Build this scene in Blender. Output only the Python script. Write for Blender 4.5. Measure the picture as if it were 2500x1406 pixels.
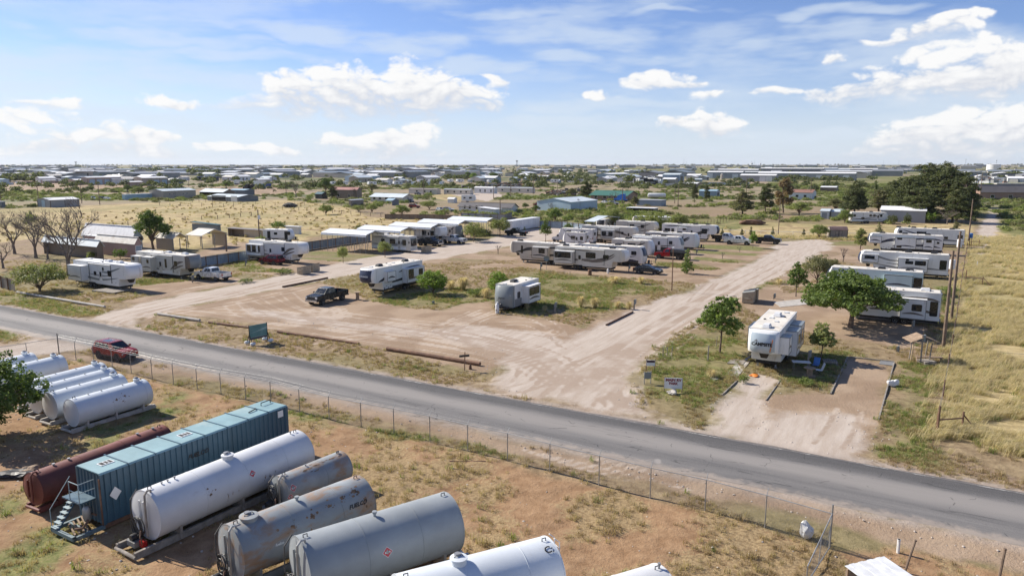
import bpy, bmesh, math, random
import numpy as np
from mathutils import Vector, Matrix
R = math.radians
sc = bpy.context.scene
col = sc.collection
for o in list(bpy.data.objects): bpy.data.objects.remove(o)
random.seed(7)
rng = np.random.default_rng(7)

# ------------------------------------------------------------------ camera
CAM_H, FPX = 17.5, 1750.0
PITCH = math.atan(303 / FPX)
CP, SP = math.cos(PITCH), math.sin(PITCH)
cam_d = bpy.data.cameras.new('camera'); cam = bpy.data.objects.new('camera', cam_d); col.objects.link(cam)
cam.location = (0, 0, CAM_H); cam.rotation_euler = (R(90) - PITCH, 0, 0)
cam_d.sensor_width = 36; cam_d.lens = 36 * FPX / 2500; cam_d.clip_end = 30000; cam_d.clip_start = 0.5
sc.camera = cam

# ------------------------------------------------------------------ sky, sun, exposure
SUN_AZ, SUN_EL = R(-61), R(35)          # azimuth from +Y towards +X
sun_v = Vector((math.cos(SUN_EL) * math.sin(SUN_AZ), math.cos(SUN_EL) * math.cos(SUN_AZ), math.sin(SUN_EL)))
w = bpy.data.worlds.new('World'); sc.world = w; w.use_nodes = True
NT = w.node_tree; NT.nodes.clear()

class N:
 """tiny node helper"""
 def __init__(s, tree): s.t = tree
 def n(s, kind, **kw):
  nd = s.t.nodes.new(kind)
  for k, v in kw.items(): setattr(nd, k, v)
  return nd
 def put(s, sock, v):
  if hasattr(v, 'is_output'): s.t.links.new(v, sock)
  else: sock.default_value = v
 def m(s, op, a, b=None, c=None, clamp=False):
  nd = s.n('ShaderNodeMath', operation=op, use_clamp=clamp)
  for i, v in enumerate((a, b, c)):
   if v is not None: s.put(nd.inputs[i], v)
  return nd.outputs[0]
 def v(s, op, a, b=None, c=None):
  nd = s.n('ShaderNodeVectorMath', operation=op)
  for i, x in enumerate((a, b, c)):
   if x is not None: s.put(nd.inputs[i], x)
  return nd.outputs['Value'] if op in ('DOT_PRODUCT', 'LENGTH') else nd.outputs[0]
 def mix(s, f, a, b, blend='MIX'):
  nd = s.n('ShaderNodeMix', data_type='RGBA', blend_type=blend)
  s.put(nd.inputs[0], f); s.put(nd.inputs[6], a); s.put(nd.inputs[7], b)
  return nd.outputs[2]
 def step(s, x, a, b, lo=0.0, hi=1.0):
  nd = s.n('ShaderNodeMapRange', interpolation_type='SMOOTHSTEP')
  s.put(nd.inputs[0], x)
  for i, q in enumerate((a, b, lo, hi)): s.put(nd.inputs[i + 1], q)
  return nd.outputs[0]
 def noise(s, vec, scale, detail=4, rough=.55, dist=0.0, dim='3D', out=0):
  nd = s.n('ShaderNodeTexNoise', noise_dimensions=dim)
  if vec is not None: s.put(nd.inputs['Vector'], vec)
  for k, q in (('Scale', scale), ('Detail', detail), ('Roughness', rough), ('Distortion', dist)): nd.inputs[k].default_value = q
  return nd.outputs[out]
 def scale(s, vec, xyz, loc=(0, 0, 0), rot=(0, 0, 0)):
  nd = s.n('ShaderNodeMapping')
  s.put(nd.inputs[0], vec); nd.inputs['Location'].default_value = loc
  nd.inputs['Rotation'].default_value = rot; nd.inputs['Scale'].default_value = xyz
  return nd.outputs[0]

def c4(c): return (c[0], c[1], c[2], 1.0)

def azel(px, py):
 X, V = (px - 1250) / FPX, (py - 703) / FPX
 x, y, z = X, CP - V * SP, -(V * CP + SP)
 return math.degrees(math.atan2(x, y)), math.degrees(math.atan2(z, math.hypot(x, y)))

CLOUDS = [  # (row of the flat base, heads as (column, row, half width, half height)) in the picture
 (292,[(825,192,60,54),(745,205,70,34),(665,212,58,30),(905,210,70,46),(1000,196,58,48),(1062,205,55,42),(1115,232,80,40),(960,250,280,48),(800,258,225,40),(1180,258,75,22),(640,268,120,26),(690,245,100,34),(590,262,80,18)]),
 (222,[(1205,205,28,18),(1190,192,16,10)]),(398,[(1020,326,62,30),(960,338,80,26),(860,346,80,24),(950,372,155,36)]),(342,[(1712,298,50,30),(1780,300,48,26),(1655,310,55,18),(1730,320,112,20)]),
 (224,[(1600,198,78,20),(1660,205,40,12)]),(247,[(1740,230,70,16)]),(262,[(1475,240,46,18)]),(405,[(2230,332,130,42),(2330,308,100,46),(2420,286,110,42),(2480,320,120,72),(2300,368,245,36),(2150,365,70,22)]),
 (276,[(2200,215,225,46),(2385,190,190,60),(2090,228,170,22),(2000,222,80,12),(2450,152,140,52),(2260,140,90,24),(2370,115,110,30)]),(112,[(2330,52,100,26),(2230,82,95,22),(2150,100,60,12),(2405,28,46,14)]),(172,[(2035,148,38,18)]),(240,[(1890,225,50,11)]),
 (278,[(125,252,90,20)]),(278,[(395,252,92,20),(440,258,50,12)]),(405,[(40,288,120,26),(215,333,150,30),(355,345,82,28),(80,362,170,24),(300,376,200,20)]),(398,[(565,360,105,15),(690,372,88,17)])]
CIRRUS = [(1450,90,170,26),(1000,105,130,26),(750,80,220,18),(560,60,180,14),(1240,30,110,14),(1620,30,150,8),(1960,40,80,8),(1850,125,180,22),(250,180,420,60),
 (1170,160,100,18),(600,140,180,14),(1400,140,120,10),(1600,150,200,16),(2100,20,120,10),(300,90,300,16),(1450,300,260,12),(1550,260,200,14),(1950,330,200,12),(1300,335,120,8),(2250,120,300,60),(2300,240,320,40),(2050,90,180,30),(300,280,400,40)]

def pnoise(x, y, seed, per=None):
 """gradient noise, periodic in x"""
 r = np.random.default_rng(seed); n = 256; a = r.random((n, n), dtype=np.float32) * 2 * np.pi; gx, gy = np.cos(a), np.sin(a)
 i = np.floor(x).astype(np.int32); j = np.floor(y).astype(np.int32); u = (x - i).astype(np.float32); v = (y - j).astype(np.float32)
 p = per or n
 i0, i1, j0, j1 = (i % p) % n, ((i + 1) % p) % n, j % n, (j + 1) % n
 fu = u * u * u * (u * (u * 6 - 15) + 10); fv = v * v * v * (v * (v * 6 - 15) + 10)
 d00 = gx[i0, j0] * u + gy[i0, j0] * v; d10 = gx[i1, j0] * (u - 1) + gy[i1, j0] * v
 d01 = gx[i0, j1] * u + gy[i0, j1] * (v - 1); d11 = gx[i1, j1] * (u - 1) + gy[i1, j1] * (v - 1)
 return (d00 * (1 - fu) + d10 * fu) * (1 - fv) + (d01 * (1 - fu) + d11 * fu) * fv
def fbm(x, y, oct, seed, per=None, gain=.5, bill=False):
 s_, a, f = 0, 1.0, 1
 for k in range(oct):
  q = pnoise(x * f, y * f, seed + k, per * f if per else None)
  s_ = s_ + a * (np.abs(q) * 2.0 - .55 if bill else q); a *= gain; f *= 2
 return s_
def sstep(x, a, b):
 t = np.clip((x - a) / (b - a), 0, 1); return t * t * (3 - 2 * t)

def cloud_map(wd=6144, ht=612):
 """cumulus and thin high cloud over the whole sky: RGB light, A cover; columns are azimuth, rows elevation 0..36"""
 f4 = np.float32
 az = ((np.arange(wd) + .5) / wd * 360 - 180).astype(f4); el = ((np.arange(ht) + .5) / ht * 36).astype(f4)
 A, E_ = np.meshgrid(az, el); kx, ky = f4(.2), f4(.40)          # noise cells per degree
 wx = fbm(A * kx, E_ * ky, 3, 11, 72).astype(f4); wy = fbm(A * kx, E_ * ky, 3, 31, 72).astype(f4)
 bil = fbm(A * kx * 2 + wx * f4(.35), E_ * ky * 2 + wy * f4(.35), 6, 51, 144, .56, True).astype(f4)
 Aw, Ew = A + wx * f4(2.2), E_ + wy * f4(.7)
 def one(x, y, rx, ry):
  a, e = azel(x, y); a2, _ = azel(x + rx, y); _, e2 = azel(x, y - ry); return (a, e, max(.6, a2 - a) * 1.12, max(.25, e2 - e) * 1.15)
 groups = [(azel(l[0][0], b)[1], [one(*q) for q in l]) for b, l in CLOUDS]
 rs = random.Random(3)                                          # the same broken cumulus all the way round
 for _ in range(44):
  a = rs.choice((-1, 1)) * rs.uniform(44, 174); e = rs.choice((rs.uniform(.8, 7), rs.uniform(5, 24))); q = rs.uniform(3, 8) * (1 + e / 25)
  groups.append((e - q * .12, [(a + q * rs.uniform(-.7, .7), e + q * rs.uniform(0, .16), q * rs.uniform(.3, .6), q * rs.uniform(.14, .24)) for _ in range(4)] + [(a, e, q, q * .16)]))
 def fieldmax(lst, X_, Y_):
  best = np.full(X_.shape, -9, f4)
  for a, e, ra, re in lst: best = np.maximum(best, 1 - ((X_ - a) / f4(ra)) ** 2 - ((Y_ - e) / f4(re)) ** 2)
  return best
 m = np.zeros(A.shape, f4); rgb = np.zeros(A.shape + (3,), f4); s0 = np.array((6.7, 6.95, 7.6), f4); s1 = np.array((9.5, 9.5, 9.5), f4)
 for base, lst in groups:
  l0 = min(a - ra for a, e, ra, re in lst) - 3; l1 = max(a + ra for a, e, ra, re in lst) + 3; t1 = max(e + re for a, e, ra, re in lst)
  c0, c1 = max(0, int((l0 + 180) / 360 * wd)), min(wd, int((l1 + 180) / 360 * wd)); r0, r1 = max(0, int((base - 1.5) / 36 * ht)), min(ht, int((t1 + 2) / 36 * ht))
  if c1 <= c0 or r1 <= r0: continue
  sl_ = (slice(r0, r1), slice(c0, c1)); x, y, b = Aw[sl_], Ew[sl_], bil[sl_]; acc = np.zeros(x.shape, f4)
  for a, e, ra, re in lst:
   d = 1 - ((x - a) / f4(ra)) ** 2 - ((y - e) / f4(re)) ** 2; acc += np.exp(np.clip(d, -4, 1.2) * f4(4))
  f = np.log(acc + f4(1e-9)) / 4
  under = np.clip((base + f4(.25) - y) / f4(.7), 0, 3); hh = np.clip((y - base) / f4(max(.8, t1 - base)), 0, 1.2)
  dens = f * f4(.8) + b * f4(.52) - under ** 2 * f4(.45) + f4(.10); soft = f4(.50) + f4(1.1) * (1 - np.clip(hh * 2.2, 0, 1))
  t = np.clip(dens / soft, 0, 1); mm = t * t * (3 - 2 * t)
  sh = np.zeros_like(f); so_ = np.clip(f + b * f4(.5), 0, 1)      # shade from the cloud above and to the sun's side
  for k in range(1, 6): sh += np.roll(np.roll(so_, k * 5, 1), -k * 6, 0)
  lit = np.clip(f4(.30) + hh * f4(.95) + b * f4(.55) + (f4(.62) - sh / 5) * f4(.45), 0, 1)
  lit = lit * lit * (3 - 2 * lit); cc = s0 + (s1 - s0) * lit[..., None]
  M = m[sl_]; rgb[sl_] = np.where((M + mm)[..., None] > 1e-4, (rgb[sl_] * (M * (1 - mm))[..., None] + cc * mm[..., None]) / np.maximum((1 - (1 - M) * (1 - mm))[..., None], 1e-4), cc); m[sl_] = 1 - (1 - M) * (1 - mm)
 # thin high cloud, drawn out along the wind
 ci = fbm(A * f4(.1) + E_ * f4(.03), E_ * f4(.5) - A * f4(.012), 5, 81, 36, .60).astype(f4)
 fc = fieldmax([one(*q) for q in CIRRUS], A + wx * 4, E_ + wy * f4(.8))
 c1 = sstep(np.maximum(fc, -1.2) + ci * 1.9, -1.0, 1.5) * .62
 c2 = sstep(ci + fbm(A * f4(.05), E_ * f4(.12), 3, 91, 18) * .8, -.35, .85) * .46
 cm = np.maximum(c1, c2); lo = sstep(E_, 9, -1.5) * .90
 cm = 1 - (1 - cm) * (1 - lo); cr = np.array((6.9, 7.8, 8.9), f4)
 a = (1 - (1 - cm) * (1 - m)) * sstep(E_, 35.5, 29); mm = (m / np.maximum(1 - (1 - cm) * (1 - m), 1e-4))[..., None]
 return np.concatenate([cr * (1 - mm) + rgb * mm, a[..., None]], -1).astype(f4)

def build_world():
 h = N(NT)
 out = h.n('ShaderNodeOutputWorld'); bg = h.n('ShaderNodeBackground')
 sky = h.n('ShaderNodeTexSky', sky_type='NISHITA', sun_disc=False)
 sky.sun_elevation = SUN_EL; sky.sun_rotation = SUN_AZ; sky.altitude = 850; sky.air_density = 1.0; sky.dust_density = 0.4; sky.ozone_density = 2.5
 tc = h.n('ShaderNodeTexCoord').outputs['Generated']
 sep = h.n('ShaderNodeSeparateXYZ'); h.put(sep.inputs[0], tc)
 u = h.m('MULTIPLY_ADD', h.m('ARCTAN2', sep.outputs[0], sep.outputs[1]), 1 / (2 * math.pi), .5)
 v = h.m('MULTIPLY', h.m('ARCSINE', sep.outputs[2]), 5 / math.pi)
 cb = h.n('ShaderNodeCombineXYZ'); h.put(cb.inputs[0], u); h.put(cb.inputs[1], v)
 px = cloud_map(); ht, wd = px.shape[:2]
 img = bpy.data.images.new('cloud_cover', wd, ht, alpha=True, float_buffer=True); img.colorspace_settings.name = 'Non-Color'; img.alpha_mode = 'CHANNEL_PACKED'
 img.pixels.foreach_set(px.ravel()); img.update(); img.pack()
 it = h.n('ShaderNodeTexImage', extension='EXTEND'); it.image = img; h.put(it.inputs[0], cb.outputs[0])
 base = h.mix(1.0, sky.outputs[0], c4((1.0, 1.04, 1.32)), 'MULTIPLY')
 fin = h.mix(it.outputs['Alpha'], base, it.outputs['Color'])
 h.put(bg.inputs[0], fin); bg.inputs[1].default_value = 0.068
 h.put(out.inputs[0], bg.outputs[0])
build_world()
w.cycles.sampling_method = 'MANUAL'; w.cycles.sample_map_resolution = 512

sl = bpy.data.lights.new('sun', 'SUN'); sl.energy = 5.0; sl.angle = R(0.5); sl.color = (1.0, .93, .82)
so = bpy.data.objects.new('sun', sl); col.objects.link(so); so.rotation_euler = sun_v.to_track_quat('Z', 'Y').to_euler(); so.location = (0, 0, 60)
vs = sc.view_settings; vs.view_transform = 'Standard'; vs.look = 'None'; vs.exposure = 0.60; vs.gamma = 1.0; vs.use_curve_mapping = False
sc.render.engine = 'CYCLES'; sc.cycles.use_denoising = True; sc.cycles.max_bounces = 4; sc.cycles.diffuse_bounces = 2; sc.cycles.transparent_max_bounces = 8
sc.cycles.caustics_reflective = False; sc.cycles.caustics_refractive = False; sc.render.use_motion_blur = False

# ------------------------------------------------------------------ helpers: place, mesh, object
TH = R(-29.5)                                    # the road runs this way; everything here follows its grid
U = Vector((math.cos(TH), math.sin(TH), 0)); W = Vector((-math.sin(TH), math.cos(TH), 0))
HU, HW = TH, TH + R(90)
def G(px, py, z=0.0):
 X, V = (px - 1250) / FPX, (py - 703) / FPX
 d = (CAM_H - z) / (V * CP + SP)
 return Vector((X * d, d * (CP - V * SP), z))
def solve(o, d, px):
 """metres along d from ground point o until it stands at picture column px"""
 k = (px - 1250) / FPX
 return (k * (o.y * CP + CAM_H * SP) - o.x) / (d.x - k * d.y * CP)
def hgt(o, ybase, ytop):
 """height in metres of a vertical edge standing at o, its top at picture row ytop"""
 V = (ytop - 703) / FPX
 return CAM_H - (V * CP + SP) * (o.y / (CP - V * SP))

MATS = {}
def mat(name, color=None, rough=.6, metal=0.0, var=.12, vscale=1.2, bump=0.0, bscale=8.0, dirt=None, dirt_amt=0.0, dscale=.7, streak=None, spec=.5, trans=0.0, rnd=0.0, emit=None):
 if name in MATS: return MATS[name]
 m = bpy.data.materials.new(name); m.use_nodes = True; t = m.node_tree; h = N(t)
 bs = t.nodes['Principled BSDF']
 tc = h.n('ShaderNodeTexCoord').outputs['Object']
 nz = h.noise(tc, vscale, 5, .6)
 c = c4(color)
 dk = c4([x * (1 - var * 1.6) for x in color]); lt = c4([min(1, x * (1 + var)) for x in color])
 cc = h.mix(h.step(nz, .3, .7), dk, lt)
 if rnd:
  oi = h.n('ShaderNodeObjectInfo').outputs['Random']
  cc = h.mix(h.m('MULTIPLY', oi, rnd), cc, c4([x * .55 for x in color]))
 if dirt:
  v = tc if streak is None else h.scale(tc, streak)
  dn = h.step(h.noise(v, dscale, 8, .66, .3), .62 - dirt_amt * .4, .75 - dirt_amt * .25)
  cc = h.mix(h.m('MULTIPLY', dn, min(1, .45 + dirt_amt)), cc, c4(dirt))
 h.put(bs.inputs['Base Color'], cc)
 rr = h.step(h.noise(tc, vscale * 3, 3, .6), .2, .8, max(0, rough - .08), min(1, rough + .1)); h.put(bs.inputs['Roughness'], rr)
 bs.inputs['Metallic'].default_value = metal; bs.inputs['Specular IOR Level'].default_value = spec
 if bump:
  b = h.n('ShaderNodeBump'); b.inputs['Strength'].default_value = bump; b.inputs['Distance'].default_value = .03
  h.put(b.inputs['Height'], h.noise(tc, bscale, 6, .65)); h.put(bs.inputs['Normal'], b.outputs[0])
 if trans: bs.inputs['Transmission Weight'].default_value = trans
 if emit: bs.inputs['Emission Color'].default_value = c4(emit); bs.inputs['Emission Strength'].default_value = 1
 MATS[name] = m; return m

class MB:
 def __init__(s): s.v, s.f = [], []
 def add(s, vs, fs):
  k = len(s.v); s.v += [tuple(p) for p in vs]; s.f += [tuple(i + k for i in q) for q in fs]; return s
 def box(s, x0, x1, y0, y1, z0, z1):
  return s.add([(x0,y0,z0),(x1,y0,z0),(x1,y1,z0),(x0,y1,z0),(x0,y0,z1),(x1,y0,z1),(x1,y1,z1),(x0,y1,z1)],
      [(0,3,2,1),(4,5,6,7),(0,1,5,4),(1,2,6,5),(2,3,7,6),(3,0,4,7)])
 def hexa(s, p):
  return s.add(p, [(0,3,2,1),(4,5,6,7),(0,1,5,4),(1,2,6,5),(2,3,7,6),(3,0,4,7)])
 def bar(s, a, b, t, t2=None):
  """square bar from a to b"""
  a, b = Vector(a), Vector(b); d = (b - a).normalized(); up = Vector((0,0,1)) if abs(d.z) < .9 else Vector((1,0,0))
  x = d.cross(up).normalized() * t / 2; y = d.cross(x).normalized() * (t2 or t) / 2
  return s.hexa([a-x-y, a+x-y, a+x+y, a-x+y, b-x-y, b+x-y, b+x+y, b-x+y])
 def tube(s, pts, r, n=6, caps=True):
  pts = [Vector(p) for p in pts]; k = len(s.v)
  rs = r if hasattr(r, '__len__') else [r] * len(pts)
  px = None
  for i, p in enumerate(pts):
   d = (pts[min(i+1, len(pts)-1)] - pts[max(i-1, 0)]).normalized()
   if px is None:
    up = Vector((0,0,1)) if abs(d.z) < .9 else Vector((1,0,0)); px = d.cross(up).normalized()
   else: px = (px - d * px.dot(d)).normalized()
   py = d.cross(px)
   for j in range(n):
    a = 2 * math.pi * j / n; s.v.append(tuple(p + (px * math.cos(a) + py * math.sin(a)) * rs[i]))
  for i in range(len(pts)-1):
   for j in range(n):
    a = k+i*n+j; b = k+i*n+(j+1) % n; s.f.append((a, b, b+n, a+n))
  if caps:
   s.f.append(tuple(k+j for j in reversed(range(n)))); e = k+(len(pts)-1)*n; s.f.append(tuple(e+j for j in range(n)))
  return s
 def prism(s, prof, y0, y1):
  """profile of (x, z), counter-clockwise seen from -y, pushed along y"""
  n = len(prof)
  return s.add([(x, y0, z) for x, z in prof] + [(x, y1, z) for x, z in prof],
      [tuple(range(n)), tuple(reversed(range(n, 2*n)))] + [(i, i+n, (i+1) % n+n, (i+1) % n) for i in range(n)])
 def lathe(s, prof, n=24, axis='z', o=(0,0,0)):
  """profile of (r, t) turned about an axis through o"""
  k = len(s.v); o = Vector(o)
  for r, t in prof:
   for j in range(n):
    a = 2*math.pi*j/n; p = (r*math.cos(a), r*math.sin(a), t)
    if axis == 'x': p = (t, p[0], p[1])
    elif axis == 'y': p = (p[1], t, p[0])
    s.v.append(tuple(o + Vector(p)))
  for i in range(len(prof)-1):
   for j in range(n):
    a = k+i*n+j; b = k+i*n+(j+1) % n; s.f.append((a, b, b+n, a+n))
  s.f.append(tuple(k+j for j in reversed(range(n)))); e = k+(len(prof)-1)*n; s.f.append(tuple(e+j for j in range(n)))
  return s
 def poly(s, pts): return s.add(pts, [tuple(range(len(pts)))])
 def mesh(s, name, m=None, bevel=0, smooth=False, fix=True):
  me = bpy.data.meshes.new(name); me.from_pydata(s.v, [], s.f)
  if bevel or fix:
   bm = bmesh.new(); bm.from_mesh(me)
   if fix: bmesh.ops.recalc_face_normals(bm, faces=bm.faces)
   if bevel: bmesh.ops.bevel(bm, geom=[e for e in bm.edges if e.is_manifold and e.calc_face_angle(0) > .5], offset=bevel, segments=2, affect='EDGES', clamp_overlap=True)
   bm.to_mesh(me); bm.free()
  if smooth:
   me.polygons.foreach_set('use_smooth', [True] * len(me.polygons))
   try: me.set_sharp_from_angle(angle=R(35))
   except Exception: pass
  if m: me.materials.append(m)
  return me
 def build(s, name, m, parent=None, bevel=0, smooth=False, fix=True):
  return obj(name, s.mesh(name, m, bevel, smooth, fix), parent)

def obj(name, me, parent=None):
 o = bpy.data.objects.new(name, me); col.objects.link(o)
 if parent is not None: o.parent = parent
 return o
def tag(o, label=None, cat=None, group=None, kind=None):
 if label: o['label'] = label
 if cat: o['category'] = cat
 if group: o['group'] = group
 if kind: o['kind'] = kind
 return o
def thing(name, label, cat, loc=(0,0,0), rz=0.0, group=None):
 o = bpy.data.objects.new(name, None); col.objects.link(o); o.empty_display_size = .3
 o.location = loc; o.rotation_euler = (0, 0, rz)
 return tag(o, label, cat, group)
def copy_tree(o, parent=None, loc=None, rz=None, scale=None, label=None):
 c = o.copy(); col.objects.link(c); c.parent = parent
 if loc is not None: c.location = loc
 if rz is not None: c.rotation_euler = (0, 0, rz)
 if scale is not None: c.scale = scale
 if label: c['label'] = label
 for ch in list(o.children): copy_tree(ch, c)
 return c
def np_mesh(name, v, f, m=None, smooth=False):
 """v (n,3); f (k,3|4) of equal-sided faces"""
 me = bpy.data.meshes.new(name); nv, nf, k = len(v), len(f), f.shape[1]
 me.vertices.add(nv); me.vertices.foreach_set('co', np.ascontiguousarray(v, dtype=np.float32).ravel())
 me.loops.add(nf * k); me.loops.foreach_set('vertex_index', np.ascontiguousarray(f, dtype=np.int32).ravel())
 me.polygons.add(nf); me.polygons.foreach_set('loop_start', np.arange(0, nf * k, k, dtype=np.int32))
 try: me.polygons.foreach_set('loop_total', np.full(nf, k, dtype=np.int32))
 except Exception: pass
 if smooth: me.polygons.foreach_set('use_smooth', np.ones(nf, dtype=bool))
 me.update(calc_edges=True); me.validate()
 if m: me.materials.append(m)
 return me
def text_mesh(s, size, m, extr=.004, shear=0.0, bold=0.0):
 cu = bpy.data.curves.new('lettering', 'FONT'); cu.body = s; cu.size = size; cu.align_x = 'CENTER'; cu.align_y = 'CENTER'
 cu.extrude = extr; cu.shear = shear; cu.offset = bold; cu.resolution_u = 2
 o = bpy.data.objects.new('lettering', cu); col.objects.link(o); bpy.context.view_layer.update()
 me = bpy.data.meshes.new_from_object(o.evaluated_get(bpy.context.evaluated_depsgraph_get()))
 bpy.data.objects.remove(o); bpy.data.curves.remove(cu); me.materials.clear(); me.materials.append(m); me.name = 'lettering'
 return me
def lettering(s, size, m, parent, loc, xdir, ydir, **k):
 """flat letters at loc, reading along xdir, upright along ydir"""
 o = obj('lettering', text_mesh(s, size, m, **k), parent)
 x = Vector(xdir).normalized(); y = Vector(ydir).normalized(); z = x.cross(y)
 M = Matrix((x, y, z)).transposed().to_4x4(); M.translation = Vector(loc); o.matrix_local = M
 return o
# ------------------------------------------------------------------ ground
CAL = [  # pale caliche drives
 [(210,779),(330,742),(480,712),(640,682),(800,646),(960,618),(1100,598),(1180,586),(1250,566),(1340,553),(1420,560),(1425,578),(1330,588),(1262,600),(1130,622),(1000,645),(860,672),(700,702),(560,730),(430,756),(352,776),(338,792),(352,806)],
 [(1130,934),(1195,930),(1225,905),(1205,880),(1240,862),(1330,842),(1440,800),(1560,745),(1690,708),(1720,690),(1800,655),(1850,632),(1890,612),(1880,602),(1900,592),(1950,586),(2005,584),(2037,594),(2025,610),(1985,630),(1930,660),(1870,692),(1800,730),(1720,775),(1640,820),(1585,865),(1560,905),(1545,950),(1560,990),(1660,1035),(1700,1050)],
 [(-120,912),(60,876),(232,850),(240,836),(160,832),(90,822),(30,838),(-120,872)],
 [(1715,1060),(1755,985),(1800,935),(1850,912),(1905,928),(1875,1000),(1850,1040),(1900,1000),(1990,1010),(2100,1010),(2125,1060),(2105,1124),(2060,1126)],
 [(2385,560),(2425,500),(2440,500),(2440,560),(2400,640),(2372,650)],
 [(1040,812),(1110,795),(1190,792),(1330,812),(1400,830),(1330,868),(1240,866),(1150,846)],[(600,752),(760,772),(1060,806),(1050,826),(820,800),(620,772)],
 [(1100,476),(1215,468),(1230,480),(1190,492)],
]
PAD = [  # pinkish packed dirt
 [(345,806),(350,775),(440,752),(700,702),(780,690),(850,706),(905,735),(1000,752),(1080,758),(1130,742),(1200,735),(1210,768),(1330,778),(1420,800),(1490,768),(1560,746),(1500,860),(1240,885),(1185,915),(945,852),(870,838),(680,806),(600,788),(390,762)],
 [(290,704),(420,690),(560,676),(640,682),(480,712),(330,742),(300,735),(380,722)],
 [(560,664),(700,664),(760,668),(700,674)],
 [(720,632),(900,642),(860,672),(760,668),(640,652)],
 [(1000,645),(1130,622),(1262,600),(1330,588),(1440,585),(1700,582),(1900,590),(1880,602),(1890,612),(1850,632),(1800,655),(1720,690),(1690,708),(1600,690),(1400,668),(1260,648),(1130,640)],
 [(900,612),(1080,604),(1130,600),(1100,625),(960,634)],
 [(1790,735),(1870,700),(2000,690),(2130,770),(2260,800),(2240,850),(2060,830),(1900,790)],
 [(1900,680),(1985,640),(2060,620),(2110,632),(2090,660),(1960,690)],
 [(1985,620),(2040,600),(2110,600),(2110,612)],
 [(2032,962),(2072,872),(2182,884),(2150,1010),(2112,1125),(1850,1062),(1760,1015),(1880,955),(1990,955)],
 [(380,614),(470,620),(560,592),(660,590),(640,604),(540,618),(440,640),(330,640)],
 [(450,465),(560,455),(660,455),(740,470),(600,480)],
 [(60,440),(300,446),(420,452),(300,462),(0,470),(0,445)],
 [(1260,640),(1150,650),(1150,656),(1260,652)],
 # bare shoulders of the road
 [(1170,942),(1700,1056),(2500,1208),(2560,1240),(2500,1222),(2100,1130),(1640,1045)],
 [(-100,820),(662,936),(1284,1086),(1780,1178),(2180,1268),(2600,1350),(2600,1420),(2200,1330),(1900,1250),(1600,1180),(1284,1108),(662,952),(-100,834)],
]
GREEN = [
 [(300,680),(420,680),(520,692),(440,706),(330,700)],[(560,640),(640,632),(620,660),(560,660)],[(480,664),(560,672),(660,682),(560,690),(480,684)],
 [(620,648),(760,668),(690,674),(560,656)],[(720,628),(890,640),(870,648),(760,640),(690,632)],[(760,612),(985,630),(960,634),(760,624)],
 [(920,598),(1080,606),(1040,612),(930,606)],[(1180,570),(1250,575),(1230,590),(1150,585)],
 [(1330,668),(1540,684),(1640,700),(1560,720),(1420,740),(1330,735),(1225,690),(1260,668)],
 [(1230,720),(1330,722),(1540,745),(1480,762),(1330,760),(1320,770),(1240,765)],[(1700,597),(1830,600),(1900,608),(1860,614),(1700,606)],[(1688,610),(1860,620),(1850,626),(1690,618)],
 [(1692,626),(1800,634),(1829,640),(1780,642),(1690,634)],[(1600,638),(1720,646),(1764,656),(1740,660),(1600,650)],[(1600,658),(1695,664),(1720,672),(1600,672)],
 [(900,735),(1000,715),(1130,700),(1200,720),(1120,738),(980,750)],[(1110,740),(1200,730),(1200,752),(1080,760)],
 [(1580,900),(1640,830),(1740,800),(1810,800),(1820,880),(1790,950),(1700,990),(1600,970),(1560,940)],[(1960,850),(2080,860),(2070,880),(2030,950),(1900,930)],
 [(2190,880),(2310,890),(2300,960),(2290,1060),(2280,1130),(2130,1110),(2160,1010)],[(2290,700),(2345,700),(2330,780),(2290,790)],
 [(0,1225),(100,1245),(190,1300),(150,1380),(60,1406),(-20,1406)],[(180,1040),(460,960),(480,990),(330,1040),(260,1080)],[(1130,1060),(1300,1095),(1260,1110),(1120,1085)],
 [(560,975),(800,1010),(1100,1070),(1090,1085),(800,1030),(560,990)],[(0,800),(60,812),(20,830),(-50,830)],[(0,712),(150,735),(260,765),(180,770),(0,740)],
 [(1830,590),(2110,590),(2110,604),(1850,596)],[(1790,700),(1850,685),(1900,690),(1850,712)],[(1470,545),(1900,520),(1800,560),(1450,565)],
 [(2370,500),(2440,500),(2560,460),(2700,590),(2500,585),(2420,560)],[(-50,440),(150,470),(300,478),(480,480),(470,492),(200,490),(-50,486)],
 [(1200,520),(1500,505),(1700,530),(1650,560),(1330,545)],[(1860,430),(2100,440),(2380,410),(2560,420),(2560,480),(2200,500),(1900,470)],[(1500,425),(1700,430),(1900,415),(1900,408),(1500,412)],
]
GOLD = [
 [(2310,900),(2335,760),(2360,660),(2385,600),(2420,560),(2700,600),(2900,1150),(2560,1130),(2400,1090),(2290,1075)],
 [(-200,520),(120,506),(480,490),(700,488),(850,505),(900,530),(1240,545),(1180,560),(900,556),(790,570),(735,590),(700,610),(560,598),(520,585),(470,612),(340,590),(250,560),(-200,620)],
 [(1700,560),(1800,540),(2060,550),(2380,545),(2370,600),(2110,588),(1850,580)],
 [(1040,480),(1090,472),(1200,480),(1100,492)],
]
STRIPS = GREEN[9:14]+[[(1154,613),(1262,618),(1262,628),(1160,622)],[(1090,629),(1262,636),(1262,645),(1100,640)],[(1016,646),(1140,650),(1150,690),(1040,684)],[(1262,652),(1350,664),(1560,680),(1690,690),(1715,702),(1640,735),(1560,745),(1480,772),(1330,765),(1210,700),(1130,690),(1150,655)],[(1700,578),(1760,580),(1830,590),(1700,590)],[(2000,632),(2090,640),(2085,650),(1990,645)],[(1900,700),(2010,700),(2040,715),(1920,716)]]
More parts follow.
